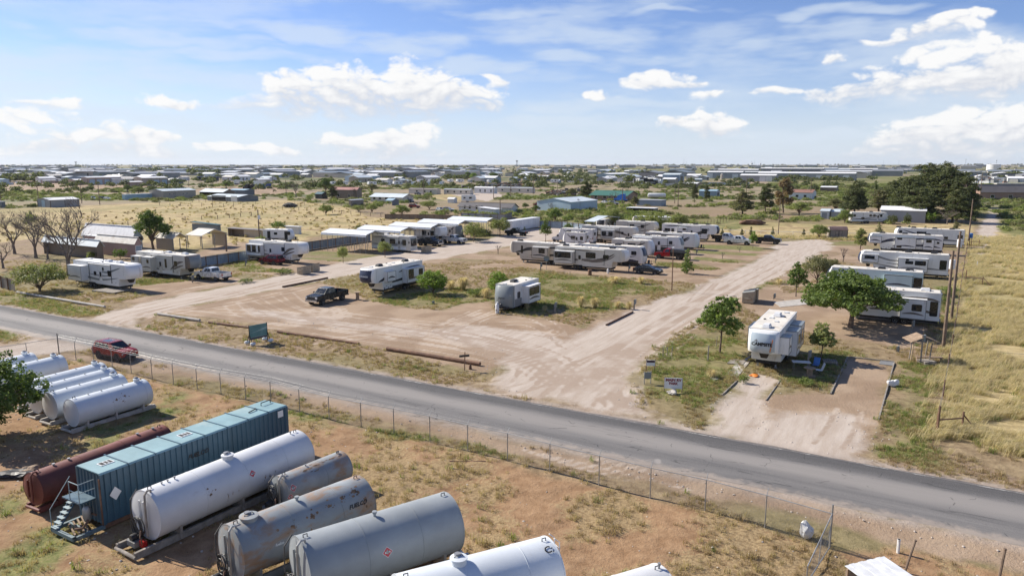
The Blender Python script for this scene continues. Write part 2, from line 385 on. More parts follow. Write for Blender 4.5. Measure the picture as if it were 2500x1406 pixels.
YARD = [[(-300,980),(145,872),(372,929),(600,974),(804,1030),(1050,1078),(1342,1154),(1721,1246),(2025,1340),(2200,1330),(2700,1440),(2700,1700),(-600,1700)]]
TRACKS = [  # tyre tracks, as lines in the picture's ground plane
 [(430,752),(600,762),(760,776),(900,790),(1060,815),(1240,845),(1330,870)],[(440,760),(620,780),(800,796),(980,822),(1150,850),(1260,880)],
 [(380,790),(520,788),(700,800),(900,828),(1100,858),(1240,885)],[(600,735),(680,770),(800,790),(960,800)],[(650,725),(720,760),(860,786),(1000,796)],
 [(560,740),(600,770),(700,792)],[(700,715),(740,745),(840,768),(1000,785),(1160,800)],
 [(1190,757),(1120,785),(1060,800),(950,815),(760,835)],[(1185,765),(1105,800),(1110,830),(1230,865)],[(1160,762),(1095,795),(1120,830),(1260,872)],[(1180,775),(1150,790),(1180,815),(1290,850),(1380,880)],
 [(1200,770),(1300,775),(1350,800),(1370,830),(1400,850)],[(1060,810),(1200,805),(1320,815),(1400,835)],[(1220,790),(1290,790),(1350,815),(1385,845)],
 [(770,758),(765,775),(790,785),(815,770),(800,752),(780,765),(800,785),(830,778),(825,755),(800,765),(820,785),(840,770)],[(780,752),(770,770),(795,785),(820,775),(812,755)],
 [(500,700),(440,712),(380,735),(320,750)],[(640,668),(560,690),(480,705)],[(860,640),(760,658),(680,672)],
 [(1740,690),(1710,720),(1690,745)],[(1730,690),(1700,718)],[(1480,960),(1540,900),(1620,835),(1720,775)],[(1500,985),(1540,930),(1590,880),(1680,815)],[(1450,940),(1540,870),(1640,800),(1750,735),(1900,655)],
 [(1560,1005),(1535,970),(1540,925),(1575,885)],[(1530,1000),(1518,960),(1530,915)],[(1400,960),(1470,900),(1580,820),(1700,745),(1850,665),(1940,620)],
 [(2075,1000),(2050,1050),(2020,1090)],
 [(40,835),(80,822),(100,815)],[(75,835),(95,822),(115,814)],[(120,832),(125,822)],[(230,800),(330,765),(470,735),(640,700),(800,665)],[(300,800),(330,782),(400,758),(560,720),(760,675)],
 *[[(1345+26*k,940+5*k),(1265+20*k,890-6*k),(1130+10*k,850-9*k),(920,815-9*k),(650+20*k,780-8*k)] for k in range(5)],
 *[[(1300+40*k,965+8*k),(1390+30*k,905),(1520+14*k,845-4*k),(1640+12*k,775-4*k),(1760+12*k,710-4*k)] for k in range(4)],
 [(1245,890),(1225,930),(1150,948)],[(1610,860),(1548,925),(1552,985),(1640,1032)],[(1380,880),(1300,940),(1180,955)],[(1470,900),(1500,985),(1610,1030)],[(330,795),(420,765),(600,735),(800,690)],[(270,795),(380,760),(560,722),(780,668)],
 [(1340,1095),(1500,1130),(1700,1180)],[(1300,1085),(1420,1125),(1560,1160)],
]
def smooth_line(pts, k=6):
 P = [Vector((p.x, p.y)) for p in pts]; out = []
 for i in range(len(P)-1):
  a, b, c, d = P[max(i-1, 0)], P[i], P[i+1], P[min(i+2, len(P)-1)]
  for j in range(k):
   t = j/k; out.append(.5*((2*b)+(c-a)*t+(2*a-5*b+4*c-d)*t*t+(3*b-a-3*c+d)*t**3))
 out.append(P[-1]); return out
def seg_dist(X, Y, pts, closed):
 d2 = np.full(X.shape, 1e9, dtype=np.float32); inside = np.zeros(X.shape, bool); n = len(pts)
 for i in range(n if closed else n-1):
  ax, ay = pts[i]; bx, by = pts[(i+1) % n]; ex, ey = bx-ax, by-ay; L = ex*ex+ey*ey+1e-9
  t = np.clip(((X-ax)*ex+(Y-ay)*ey)/L, 0, 1); d2 = np.minimum(d2, (X-ax-t*ex)**2+(Y-ay-t*ey)**2)
  if closed:
   c = ((ay > Y) != (by > Y)); inside ^= c & (X < (bx-ax)*(Y-ay)/(by-ay+1e-12)+ax)
 return np.sqrt(d2), inside
def axis(parts):
 r = []
 for a, b, st in parts: r += list(np.arange(a, b, st))
 return np.array(r)
def geo(a, b, st, k=1.13):
 r = []; x = a
 while x < b: r.append(x); x += st; st *= k
 r.append(b); return r
xs = np.array(sorted([-v for v in geo(160, 9000, 3)] + list(axis([(-160,-72,1.0),(-72,82,.4),(82,160,1.0)])) + geo(160, 9000, 3)))
ys = np.array(list(axis([(-60,18,4),(18,116,.4),(116,230,.8),(230,420,2.5)])) + geo(420, 12000, 5, 1.1))
XX, YY = np.meshgrid(xs, ys); X = XX.ravel().astype(np.float32); Y = YY.ravel().astype(np.float32)
def sdf(polys):
 out = np.full(X.shape, -6.0, dtype=np.float32)
 for pl in polys:
  P = [(q.x, q.y) for q in (G(*p) for p in pl)]
  x0, x1 = min(p[0] for p in P)-6, max(p[0] for p in P)+6; y0, y1 = min(p[1] for p in P)-6, max(p[1] for p in P)+6
  ix = np.where((X > x0) & (X < x1) & (Y > y0) & (Y < y1))[0]
  d, ins = seg_dist(X[ix], Y[ix], P, True)
  out[ix] = np.maximum(out[ix], np.where(ins, d, -d))
 return np.clip(out, -6, 6)
S = dict(sd_cal=sdf(CAL), sd_pad=sdf(PAD), sd_green=sdf(GREEN), sd_gold=sdf(GOLD), sd_yard=sdf(YARD))
S['sd_pad'] = np.minimum(S['sd_pad'], -sdf(STRIPS))
tk = np.full(X.shape, 2.0, dtype=np.float32)
for tr in TRACKS:
 P = smooth_line([G(*p) for p in tr]); off = []
 for sgn in (-.82, .82):                                       # two wheels
  q = []
  for i, p in enumerate(P):
   d = (P[min(i+1, len(P)-1)]-P[max(i-1, 0)]).normalized(); q.append((p.x-d.y*sgn, p.y+d.x*sgn))
  x0, x1 = min(a[0] for a in q)-2, max(a[0] for a in q)+2; y0, y1 = min(a[1] for a in q)-2, max(a[1] for a in q)+2
  ix = np.where((X > x0) & (X < x1) & (Y > y0) & (Y < y1))[0]
  d, _ = seg_dist(X[ix], Y[ix], q, False); tk[ix] = np.minimum(tk[ix], d)
S['sd_track'] = tk
# low relief: soft mounds in the yard, a shallow ditch each side of the road
def vnoise(x, y, f, seed):
 r = np.random.default_rng(seed); T = r.random((64, 64)).astype(np.float32)
 u, v = x*f, y*f; i, j = np.floor(u).astype(int), np.floor(v).astype(int); a, b = u-i, v-j; a = a*a*(3-2*a); b = b*b*(3-2*b)
 g = lambda p, q: T[p % 64, q % 64]
 return (g(i,j)*(1-a)+g(i+1,j)*a)*(1-b)+(g(i,j+1)*(1-a)+g(i+1,j+1)*a)*b - .5
B_ = X*W.x+Y*W.y
near = np.clip((140-Y)/40, 0, 1)*np.clip((140-np.abs(X))/30, 0, 1)
loose = np.clip(1-np.maximum(S['sd_cal'], S['sd_pad'])-0.2, 0, 1)*near
Z = (vnoise(X,Y,.35,1)*.10+vnoise(X,Y,1.1,2)*.07)*loose
yard = np.clip(S['sd_yard'], 0, 1)*near
Z += yard*(vnoise(X,Y,.9,3)*.12+vnoise(X+Y*.3,Y,.22,4)*.16)
ditch = np.exp(-((B_-48.2)/1.5)**2)+np.exp(-((B_-36.8)/1.1)**2)*.6
Z -= .16*ditch*np.clip(.6-S['sd_cal'], 0, 1)*near
Z[(B_ > 37.9) & (B_ < 45.9)] = 0
Z = np.minimum(Z, .12)
fb_ = lambda f, o, sd: np.clip(fbm(X*f, Y*f, o, sd)*.75+.5, 0, 1).astype(np.float32)
S['n_large'] = fb_(.035, 3, 201); S['n_small'] = fb_(.55, 2, 241); S['n_mid'] = fb_(.22, 4, 211); S['n_far'] = np.clip(fbm(X*.6*.017, Y*.017, 4, 221)*.75+.5, 0, 1).astype(np.float32); S['n_far2'] = fb_(.07, 4, 231)
S['sd_road'] = np.clip(np.maximum(38.6-B_, B_-45.25), -6, 6)
def ground_z(x, y):
 i = min(max(int(np.searchsorted(xs, x)), 1), len(xs)-1); j = min(max(int(np.searchsorted(ys, y)), 1), len(ys)-1)
 a = (x-xs[i-1])/(xs[i]-xs[i-1]); b = (y-ys[j-1])/(ys[j]-ys[j-1]); q = Z.reshape(XX.shape)
 return float((q[j-1,i-1]*(1-a)+q[j-1,i]*a)*(1-b)+(q[j,i-1]*(1-a)+q[j,i]*a)*b)

def ground_material():
 m = bpy.data.materials.new('ground'); m.use_nodes = True; t = m.node_tree; h = N(t); bs = t.nodes['Principled BSDF']
 P = h.n('ShaderNodeNewGeometry').outputs['Position']
 def at(n): return h.n('ShaderNodeAttribute', attribute_name=n).outputs['Fac']
 cen = lambda v: h.m('SUBTRACT', v, .5)
 nL = at('n_large'); nM = at('n_mid'); nS = h.noise(P, 1.1, 3, .65); nF = h.noise(P, 5.5, 3, .7); nG = h.noise(P, 17, 1, .7)
 edge = h.m('ADD', h.m('MULTIPLY', cen(nM), 2.6), h.m('MULTIPLY', cen(nS), 2.2))
 def mask(name, w, k=1.0): return h.step(h.m('ADD', at(name), h.m('MULTIPLY', edge, k)), -w, w)
 # open ground: dry grass over brown soil
 dry = h.mix(h.step(nS, .3, .72), c4((.185,.132,.078)), c4((.33,.252,.150)))
 soil = h.mix(h.step(nF, .3, .7), c4((.215,.150,.100)), c4((.33,.245,.165)))
 base = h.mix(h.step(h.m('ADD', nM, h.m('MULTIPLY', cen(nF), .7)), .40, .64), dry, soil)
 olive = h.mix(nS, c4((.13,.135,.048)), c4((.24,.215,.095)))
 base = h.mix(h.m('MULTIPLY', h.step(nL, .46, .62), .45), base, olive)
 # far plain: scrub in bands, bare dirt between
 far = h.step(h.v('LENGTH', P), 240, 420)
 n1 = at('n_far'); n2 = at('n_far2')
 scrub = h.mix(h.step(n2, .35, .65), c4((.080,.098,.042)), c4((.165,.17,.080)))
 bare = h.mix(h.step(n2, .4, .66), c4((.30,.235,.165)), c4((.25,.215,.125)))
 fcol = h.mix(h.step(h.m('ADD', n1, h.m('MULTIPLY', cen(n2), .5)), .42, .60), bare, scrub)
 base = h.mix(far, base, fcol)
 # yard: red-brown dirt under thin dry grass
 rd = h.mix(h.step(nS, .25, .75), c4((.235,.140,.075)), c4((.365,.235,.135)))
 rg = h.mix(h.step(nF, .3, .7), c4((.205,.142,.074)), c4((.39,.285,.155)))
 yc = h.mix(h.step(h.m('ADD', h.m('ADD', h.m('MULTIPLY', nM, .8), h.m('MULTIPLY', nS, .35)), h.m('MULTIPLY', cen(nF), .55)), .48, .66), rd, rg)
 yc = h.mix(h.m('MULTIPLY', h.step(nF, .62, .72), .55), yc, c4((.125,.095,.055)))
 base = h.mix(mask('sd_yard', .5, .6), base, yc)
 # golden standing grass
 gs = h.noise(h.scale(h.scale(P, (1, 1, 1), rot=(0, 0, R(20))), (.75, 1.5, 1)), .9, 3, .6, .6)
 gc = h.mix(h.step(gs, .34, .66), c4((.33,.255,.125)), c4((.50,.40,.215)))
 gc = h.mix(h.m('MULTIPLY', h.step(nM, .58, .70), .7), gc, c4((.24,.165,.095)))
 gc = h.mix(h.m('MULTIPLY', h.step(nL, .52, .66), .4), gc, c4((.20,.19,.075)))
 base = h.mix(mask('sd_gold', .8, .9), base, gc)
 # green turf and weeds
 gn = h.mix(h.step(nS, .3, .7), c4((.080,.105,.030)), c4((.20,.20,.070)))
 gn = h.mix(h.step(nF, .38, .66, 0, .55), gn, c4((.30,.25,.12)))
 gm = h.m('MULTIPLY', mask('sd_green', .9, 1.1), h.step(h.m('ADD', nM, h.m('MULTIPLY', cen(nS), .6)), .30, .56, .35, 1))
 base = h.mix(gm, base, gn)
 # packed dirt
 pc = h.mix(h.step(nM, .3, .7), c4((.262,.182,.118)), c4((.345,.252,.172)))
 pc = h.mix(h.step(nG, .35, .75, 0, .35), pc, c4((.43,.345,.27)))
 pc = h.mix(h.m('MULTIPLY', h.step(nS, .66, .76), .5), pc, c4((.23,.19,.115)))
 base = h.mix(mask('sd_pad', .55, .55), base, pc)
 # caliche
 along = h.scale(h.scale(P, (1, 1, 1), rot=(0, 0, -TH)), (.9, .10, 1))           # wheel-worn streaks down the drives
 st = h.noise(along, 1.6, 3, .65)
 cc = h.mix(h.step(st, .32, .68), c4((.385,.312,.25)), c4((.47,.402,.338)))
 cc = h.mix(h.step(nG, .40, .80, 0, .30), cc, c4((.70,.66,.62)))
 cc = h.mix(h.m('MULTIPLY', h.step(nS, .60, .75), .35), cc, c4((.36,.27,.22)))
 base = h.mix(h.step(h.m('ADD', at('sd_cal'), h.m('MULTIPLY', edge, .75)), -.5, 1.0), base, cc)
 # gravel rubbed off along the asphalt
 rim = h.m('MULTIPLY', h.step(h.m('ADD', at('sd_road'), h.m('MULTIPLY', edge, .35)), 1.15, .1), h.step(nS, .3, .6, .35, .95))
 base = h.mix(rim, base, h.mix(nF, c4((.27,.22,.185)), c4((.44,.375,.32))))
 # tyre tracks: pale compacted lines, broken up
 tw = h.m('ADD', at('sd_track'), h.m('MULTIPLY', cen(nS), .16))
 tm = h.m('MULTIPLY', h.step(tw, .26, .10), h.step(nM, .30, .56, .22, .80))
 base = h.mix(tm, base, h.mix(h.step(at('sd_cal'), -.3, .6), h.mix(nF, c4((.43,.345,.272)), c4((.52,.44,.365))), h.mix(nF, c4((.29,.215,.16)), c4((.36,.28,.215)))))
 h.put(bs.inputs['Base Color'], base); bs.inputs['Roughness'].default_value = .95; bs.inputs['Specular IOR Level'].default_value = .15
 b = h.n('ShaderNodeBump'); b.inputs['Strength'].default_value = .75; b.inputs['Distance'].default_value = .10
 rough = h.m('SUBTRACT', 1.0, h.m('MULTIPLY', h.step(at('sd_cal'), -.5, 1.0), .6))
 h.put(b.inputs['Height'], h.m('MULTIPLY', h.m('ADD', h.m('ADD', nS, h.m('MULTIPLY', nF, .6)), h.m('MULTIPLY', nG, .25)), rough))
 h.put(bs.inputs['Normal'], b.outputs[0])
 return m
GROUND = ground_material()
def build_ground():
 ny, nx = XX.shape
 i = np.arange(ny*nx, dtype=np.int64).reshape(ny, nx)
 F = np.stack([i[:-1,:-1], i[:-1,1:], i[1:,1:], i[1:,:-1]], -1).reshape(-1, 4)
 V = np.stack([X, Y, Z], -1)
 fc = lambda k: S[k][F].mean(1)
 cls = np.zeros(len(F), int)
 cls[fc('sd_gold') > 0] = 2; cls[fc('sd_yard') > 0] = 3; cls[fc('sd_pad') > 0] = 4; cls[fc('sd_cal') > 0] = 1
 for k, nm in ((0, 'ground'), (1, 'gravel_road'), (2, 'dry_grass_field'), (3, 'dirt_yard'), (4, 'packed_dirt')):
  f = F[cls == k]; used, inv = np.unique(f, return_inverse=True)
  me = np_mesh(nm, V[used], inv.reshape(f.shape), GROUND, smooth=True)
  for an, a in S.items():
   at = me.attributes.new(an, 'FLOAT', 'POINT'); at.data.foreach_set('value', np.ascontiguousarray(a[used], dtype=np.float32))
  tag(obj(nm, me), kind='structure')
build_ground()

# ------------------------------------------------------------------ asphalt road
def asphalt():
 m = bpy.data.materials.new('asphalt'); m.use_nodes = True; t = m.node_tree; h = N(t); bs = t.nodes['Principled BSDF']
 P = h.n('ShaderNodeTexCoord').outputs['Object']
 sp = h.n('ShaderNodeSeparateXYZ'); h.put(sp.inputs[0], P); y = sp.outputs[1]
 L = h.noise(h.scale(P, (.05, 1, 1)), 1.1, 4, .62); S_ = h.noise(P, 1.3, 3, .65); Fn = h.noise(P, 26, 2, .7); M_ = h.noise(h.scale(P, (.25, 1, 1)), .55, 2, .6)
 yy = h.m('ADD', y, h.m('MULTIPLY', h.m('SUBTRACT', M_, .5), 1.3))
 c = h.mix(h.step(L, .3, .7), c4((.105,.102,.101)), c4((.175,.167,.16)))
 pale = h.m('MULTIPLY', h.step(yy, 2.0, 3.3), h.step(yy, 5.0, 3.9))
 c = h.mix(h.m('MULTIPLY', pale, .8), c, c4((.265,.245,.225)))
 dark = h.m('MULTIPLY', h.step(yy, 4.5, 5.4), h.step(L, .25, .6, .45, .95))
 c = h.mix(dark, c, c4((.056,.055,.056)))
 dust = h.m('MULTIPLY', h.step(h.m('ADD', y, h.m('MULTIPLY', h.m('SUBTRACT', S_, .5), 1.6)), .85, .05), .8)
 c = h.mix(dust, c, c4((.36,.30,.25)))
 d2 = h.step(h.m('ADD', y, h.m('MULTIPLY', h.m('SUBTRACT', S_, .5), .9)), 6.25, 6.75, 0, .7)
 c = h.mix(d2, c, c4((.30,.25,.21)))
 c = h.mix(h.step(Fn, .3, .75, 0, .28), c, c4((.33,.31,.29)))
 pt = h.m('MULTIPLY', h.step(h.noise(P, .19, 3, .6), .66, .69), h.step(y, 3.2, 2.2))
 c = h.mix(h.m('MULTIPLY', pt, .6), c, c4((.36,.33,.30)))
 cr = h.n('ShaderNodeTexVoronoi', feature='DISTANCE_TO_EDGE'); h.put(cr.inputs['Vector'], h.v('MULTIPLY_ADD', h.noise(P, .8, 2, .6, out=1), (.9, .9, 0), P)); cr.inputs['Scale'].default_value = .33
 ck = h.m('MULTIPLY', h.step(cr.outputs['Distance'], .012, .003), h.step(S_, .50, .62))
 c = h.mix(h.m('MULTIPLY', ck, .7), c, c4((.05,.048,.047)))
 ln = h.m('ABSOLUTE', h.m('SUBTRACT', h.noise(h.scale(P, (.10, 1, 1)), .55, 3, .6), .5)); sl_ = h.m('MULTIPLY', h.step(ln, .007, .003), h.step(M_, .46, .60))
 c = h.mix(h.m('MULTIPLY', sl_, .5), c, c4((.040,.039,.039)))
 h.put(bs.inputs['Base Color'], c); bs.inputs['Roughness'].default_value = .82; bs.inputs['Specular IOR Level'].default_value = .3
 b = h.n('ShaderNodeBump'); b.inputs['Strength'].default_value = .35; b.inputs['Distance'].default_value = .02; h.put(b.inputs['Height'], Fn); h.put(bs.inputs['Normal'], b.outputs[0])
 return m
def build_road():
 rs = np.random.default_rng(5); a = np.concatenate([np.arange(-900, -90, 12), np.arange(-90, 45, .45), np.arange(45, 900, 12)]); n = len(a)
 def ragged(k):
  r = rs.normal(0, k, n); return np.convolve(r, np.ones(3)/3, 'same') + .10*np.sin(a*.21+k*90)+.07*np.sin(a*.67)
 lo = -.05 + ragged(.10); hi = 6.65 + ragged(.05)
 fr = np.linspace(0, 1, 9); v = [];
 for k in fr: v.append(np.stack([a, lo+(hi-lo)*k, np.full(n, .022)+.05*(1-(2*k-1)**2)], -1))
 v.append(np.stack([a, hi+.03, np.full(n, -.05)], -1)); v.insert(0, np.stack([a, lo-.03, np.full(n, -.05)], -1))
 V = np.concatenate(v); m_ = len(v); i = np.arange(m_*n).reshape(m_, n)
 F = np.stack([i[:-1,:-1], i[:-1,1:], i[1:,1:], i[1:,:-1]], -1).reshape(-1, 4)
 o = obj('asphalt_road', np_mesh('asphalt_road', V, F, asphalt(), smooth=True)); tag(o, kind='structure')
 o.location = W*38.6; o.rotation_euler = (0, 0, TH)
 pm = bpy.data.materials.new('worn_road_paint'); pm.use_nodes = True; h = N(pm.node_tree); bs = pm.node_tree.nodes['Principled BSDF']
 P = h.n('ShaderNodeTexCoord').outputs['Object']
 wn = h.step(h.m('ADD', h.noise(P, .5, 5, .7), h.m('MULTIPLY', h.noise(P, 9, 4, .7), .35)), .50, .70)
 h.put(bs.inputs['Base Color'], h.mix(wn, c4((.50,.485,.45)), c4((.16,.15,.145)))); bs.inputs['Roughness'].default_value = .7
 for nm, yc, wd in (('edge_line', 6.30, .09),):
  z = .022+.05*(1-(2*yc/6.65-1)**2)+.007
  mb = MB()
  for x0 in np.arange(-880, 880, 3.0): mb.add([(x0,yc,z),(x0+3,yc,z),(x0+3,yc+wd,z),(x0,yc+wd,z)], [(0,1,2,3)])
  e = mb.build(nm, pm, o, fix=False)
build_road()
# ------------------------------------------------------------------ shared materials
DK = (.012,.013,.015)
def M_(n):
 T = dict(
  rv_white=dict(color=(.74,.74,.72), rough=.35, var=.05, vscale=.5, dirt=(.46,.42,.37), dirt_amt=.16, dscale=1.6, streak=(1,1,.16)),
  rv_cream=dict(color=(.62,.59,.52), rough=.38, var=.05, vscale=.5, dirt=(.40,.36,.30), dirt_amt=.18, dscale=1.6, streak=(1,1,.16)),
  rv_tan=dict(color=(.47,.43,.37), rough=.38, var=.05, vscale=.5, dirt=(.30,.26,.21), dirt_amt=.1, dscale=.5),
  rv_teal=dict(color=(.55,.66,.67), rough=.35, var=.05, vscale=.5, dirt=(.35,.36,.34), dirt_amt=.1, dscale=.5),
  rv_grey=dict(color=(.24,.24,.235), rough=.4, var=.06, vscale=.6), rv_dark=dict(color=(.035,.036,.040), rough=.35, var=.1),
  rv_navy=dict(color=(.028,.036,.070), rough=.3, var=.1), rv_sky=dict(color=(.40,.47,.52), rough=.3, var=.08, vscale=.4), rv_slate=dict(color=(.20,.225,.23), rough=.35, var=.05), rv_bronze=dict(color=(.16,.135,.11), rough=.4, var=.08),
  roof_tan=dict(color=(.66,.62,.55), rough=.75, var=.08, vscale=.8, dirt=(.44,.38,.31), dirt_amt=.22, dscale=.6), roof_white=dict(color=(.76,.76,.75), rough=.6, var=.06, dirt=(.52,.49,.45), dirt_amt=.15),
  glass=dict(color=(.018,.022,.026), rough=.08, var=.2, spec=.7), frame_black=dict(color=(.02,.02,.021), rough=.45, var=.1), under=dict(color=(.022,.021,.020), rough=.8, var=.2),
  tyre=dict(color=(.022,.021,.020), rough=.85, var=.15), rim=dict(color=(.50,.50,.50), rough=.35, metal=.7, var=.1), rim_dark=dict(color=(.10,.10,.10), rough=.4, metal=.6, var=.1),
  chrome=dict(color=(.60,.60,.60), rough=.22, metal=.9, var=.05), red_lamp=dict(color=(.38,.015,.012), rough=.25, var=.1), lamp=dict(color=(.72,.72,.70), rough=.18, var=.05), amber=dict(color=(.65,.22,.02), rough=.3, var=.1),
  steel=dict(color=(.33,.33,.325), rough=.45, metal=.5, var=.15, dirt=(.25,.16,.10), dirt_amt=.1), galv=dict(color=(.36,.36,.35), rough=.5, metal=.55, var=.12),
  rusty=dict(color=(.19,.105,.065), rough=.85, var=.2, dirt=(.10,.06,.045), dirt_amt=.3, dscale=2), wood=dict(color=(.30,.215,.145), rough=.9, var=.2, vscale=3), grey_wood=dict(color=(.28,.25,.215), rough=.9, var=.2, vscale=2.5, bump=.3, bscale=6),
  pole=dict(color=(.20,.145,.105), rough=.9, var=.22, vscale=2), concrete=dict(color=(.44,.41,.37), rough=.9, var=.12, vscale=1.5, dirt=(.32,.27,.22), dirt_amt=.2),
  white_plastic=dict(color=(.72,.72,.71), rough=.45, var=.05), blue_plastic=dict(color=(.035,.16,.46), rough=.4, var=.08), black_plastic=dict(color=(.025,.025,.027), rough=.5, var=.1),
  orange=dict(color=(.72,.22,.03), rough=.6, var=.1), dumpster=dict(color=(.36,.30,.22), rough=.6, var=.1, dirt=(.22,.16,.11), dirt_amt=.25, dscale=1.5),
 )
 return mat(n, **T[n])
def paint(n, c, rough=.25, metal=.25): return mat('paint_' + n, c, rough=rough, metal=metal, var=.05, vscale=.8, dirt=[x*.6+.14 for x in c], dirt_amt=.06, dscale=.8)

def wheel(parent, x, y, r, wd, rim='rim', side=1):
 t = MB().lathe([(r*.55, -wd/2), (r*.93, -wd/2), (r, -wd*.36), (r, wd*.36), (r*.93, wd/2), (r*.55, wd/2)], 20, 'y').build('wheel', M_('tyre'), parent, smooth=True)
 t.location = (x, y, r)
 k = side
 MB().lathe([(r*.56, k*(wd/2-.05)), (r*.60, k*(wd/2+.004)), (r*.50, k*(wd/2-.012)), (r*.16, k*(wd/2-.02)), (r*.13, k*(wd/2+.012))], 16, 'y').build('rim', M_(rim), t, smooth=True)
 return t
def rrect(x0, x1, z0, z1, r, n=3):
 pts = []
 for cx, cz, a0 in ((x1-r, z0+r, -90), (x1-r, z1-r, 0), (x0+r, z1-r, 90), (x0+r, z0+r, 180)):
  for k in range(n+1):
   a = R(a0 + 90*k/n); pts.append((cx+r*math.cos(a), cz+r*math.sin(a)))
 return pts
def window(parent, side, x, z, w, h, y, name='window', glass='glass', frame='frame_black', mull=False):
 """pane with a raised frame on a wall at y; side is the sign of y"""
 e = .012*side
 g = MB().prism(rrect(x-w/2, x+w/2, z-h/2, z+h/2, min(.09, w*.2, h*.2)), y, y+e).build(name, M_(glass), parent)
 a = rrect(x-w/2-.035, x+w/2+.035, z-h/2-.035, z+h/2+.035, min(.11, w*.22, h*.22)); b = rrect(x-w/2, x+w/2, z-h/2, z+h/2, min(.09, w*.2, h*.2)); n = len(a)
 mb = MB().add([(p[0], y, p[1]) for p in a]+[(p[0], y+e*1.8, p[1]) for p in a]+[(p[0], y+e*1.8, p[1]) for p in b]+[(p[0], y, p[1]) for p in b],
  [(i, (i+1) % n, (i+1) % n+n, i+n) for i in range(n)]+[(i+n, (i+1) % n+n, (i+1) % n+2*n, i+2*n) for i in range(n)]+[(i+2*n, (i+1) % n+2*n, (i+1) % n+3*n, i+3*n) for i in range(n)])
 if mull: mb.box(x-.02, x+.02, min(y, y+e*1.7), max(y, y+e*1.7), z-h/2, z+h/2)
 mb.build('frame', M_(frame), g)
 return g
def ribbon(parent, pts, y, wmax, m, name='stripe', taper=(0.05, 0.05)):
 P = [Vector((p[0], p[1])) for p in pts]; S2 = []
 for i in range(len(P)-1):
  a, b, c, d = P[max(i-1, 0)], P[i], P[i+1], P[min(i+2, len(P)-1)]
  for j in range(6):
   t = j/6; S2.append(.5*((2*b)+(c-a)*t+(2*a-5*b+4*c-d)*t*t+(3*b-a-3*c+d)*t**3))
 S2.append(P[-1]); n = len(S2); v = []; k = 0
 for i, p in enumerate(S2):
  d = (S2[min(i+1, n-1)]-S2[max(i-1, 0)]).normalized(); t = i/(n-1); ww = wmax*max(taper[0] if t < .5 else taper[1], math.sin(math.pi*t)**.7)/2
  v += [(p.x-d.y*ww, y, p.y+d.x*ww), (p.x+d.y*ww, y, p.y-d.x*ww)]
 return MB().add(v, [(2*i, 2*i+1, 2*i+3, 2*i+2) for i in range(n-1)]).build(name, m, parent, fix=False)
def cap_mesh(prof, x0, hw, bulge, n=11):
 """front cap: a side profile carried across the width, its corners rounded in plan"""
 mb = MB(); ys = [hw*math.sin(R(-90+180*i/(n-1))) for i in range(n)]; k = len(prof)
 for y in ys:
  t = abs(y)/hw
  for x, z in prof: mb.v.append((x0+(x-x0)*(1-bulge*t**3.2), y, z))
 for i in range(n-1):
  for j in range(k-1): mb.f.append((i*k+j, (i+1)*k+j, (i+1)*k+j+1, i*k+j+1))
 mb.f.append(tuple(range(k))); mb.f.append(tuple(reversed(range((n-1)*k, n*k))))
 return mb

STYLES = {
 1: [([(.02,.35),(.2,.30),(.42,.34),(.60,.42)],.16),([(.45,.28),(.62,.33),(.8,.52),(.93,.80)],.20),([(.55,.22),(.72,.30),(.86,.50),(.94,.72)],.10),([(.05,.86),(.3,.90),(.6,.86)],.10)],
 2: [([(.01,.72),(.12,.80),(.35,.78),(.55,.66)],.14),([(.02,.22),(.2,.34),(.5,.30),(.72,.24)],.18),([(.60,.72),(.75,.66),(.85,.50),(.97,.34)],.20),([(.62,.60),(.78,.55),(.9,.38)],.10)],
 3: [([(.0,.20),(.25,.26),(.55,.20),(.9,.18)],.14),([(.50,.62),(.68,.60),(.82,.74),(.95,.90)],.13),([(.3,.45),(.55,.40),(.75,.46)],.08)],
 4: [([(.0,.14),(.3,.14),(.7,.14),(.98,.14)],.30),([(.0,.30),(.4,.31),(.8,.36),(.97,.45)],.08)],
 5: [([(.70,.22),(.78,.42),(.86,.62),(.97,.72)],.22),([(.74,.18),(.84,.38),(.97,.52)],.14),([(.05,.30),(.2,.46),(.4,.44)],.10),([(.0,.16),(.3,.22),(.6,.16)],.10)],
}
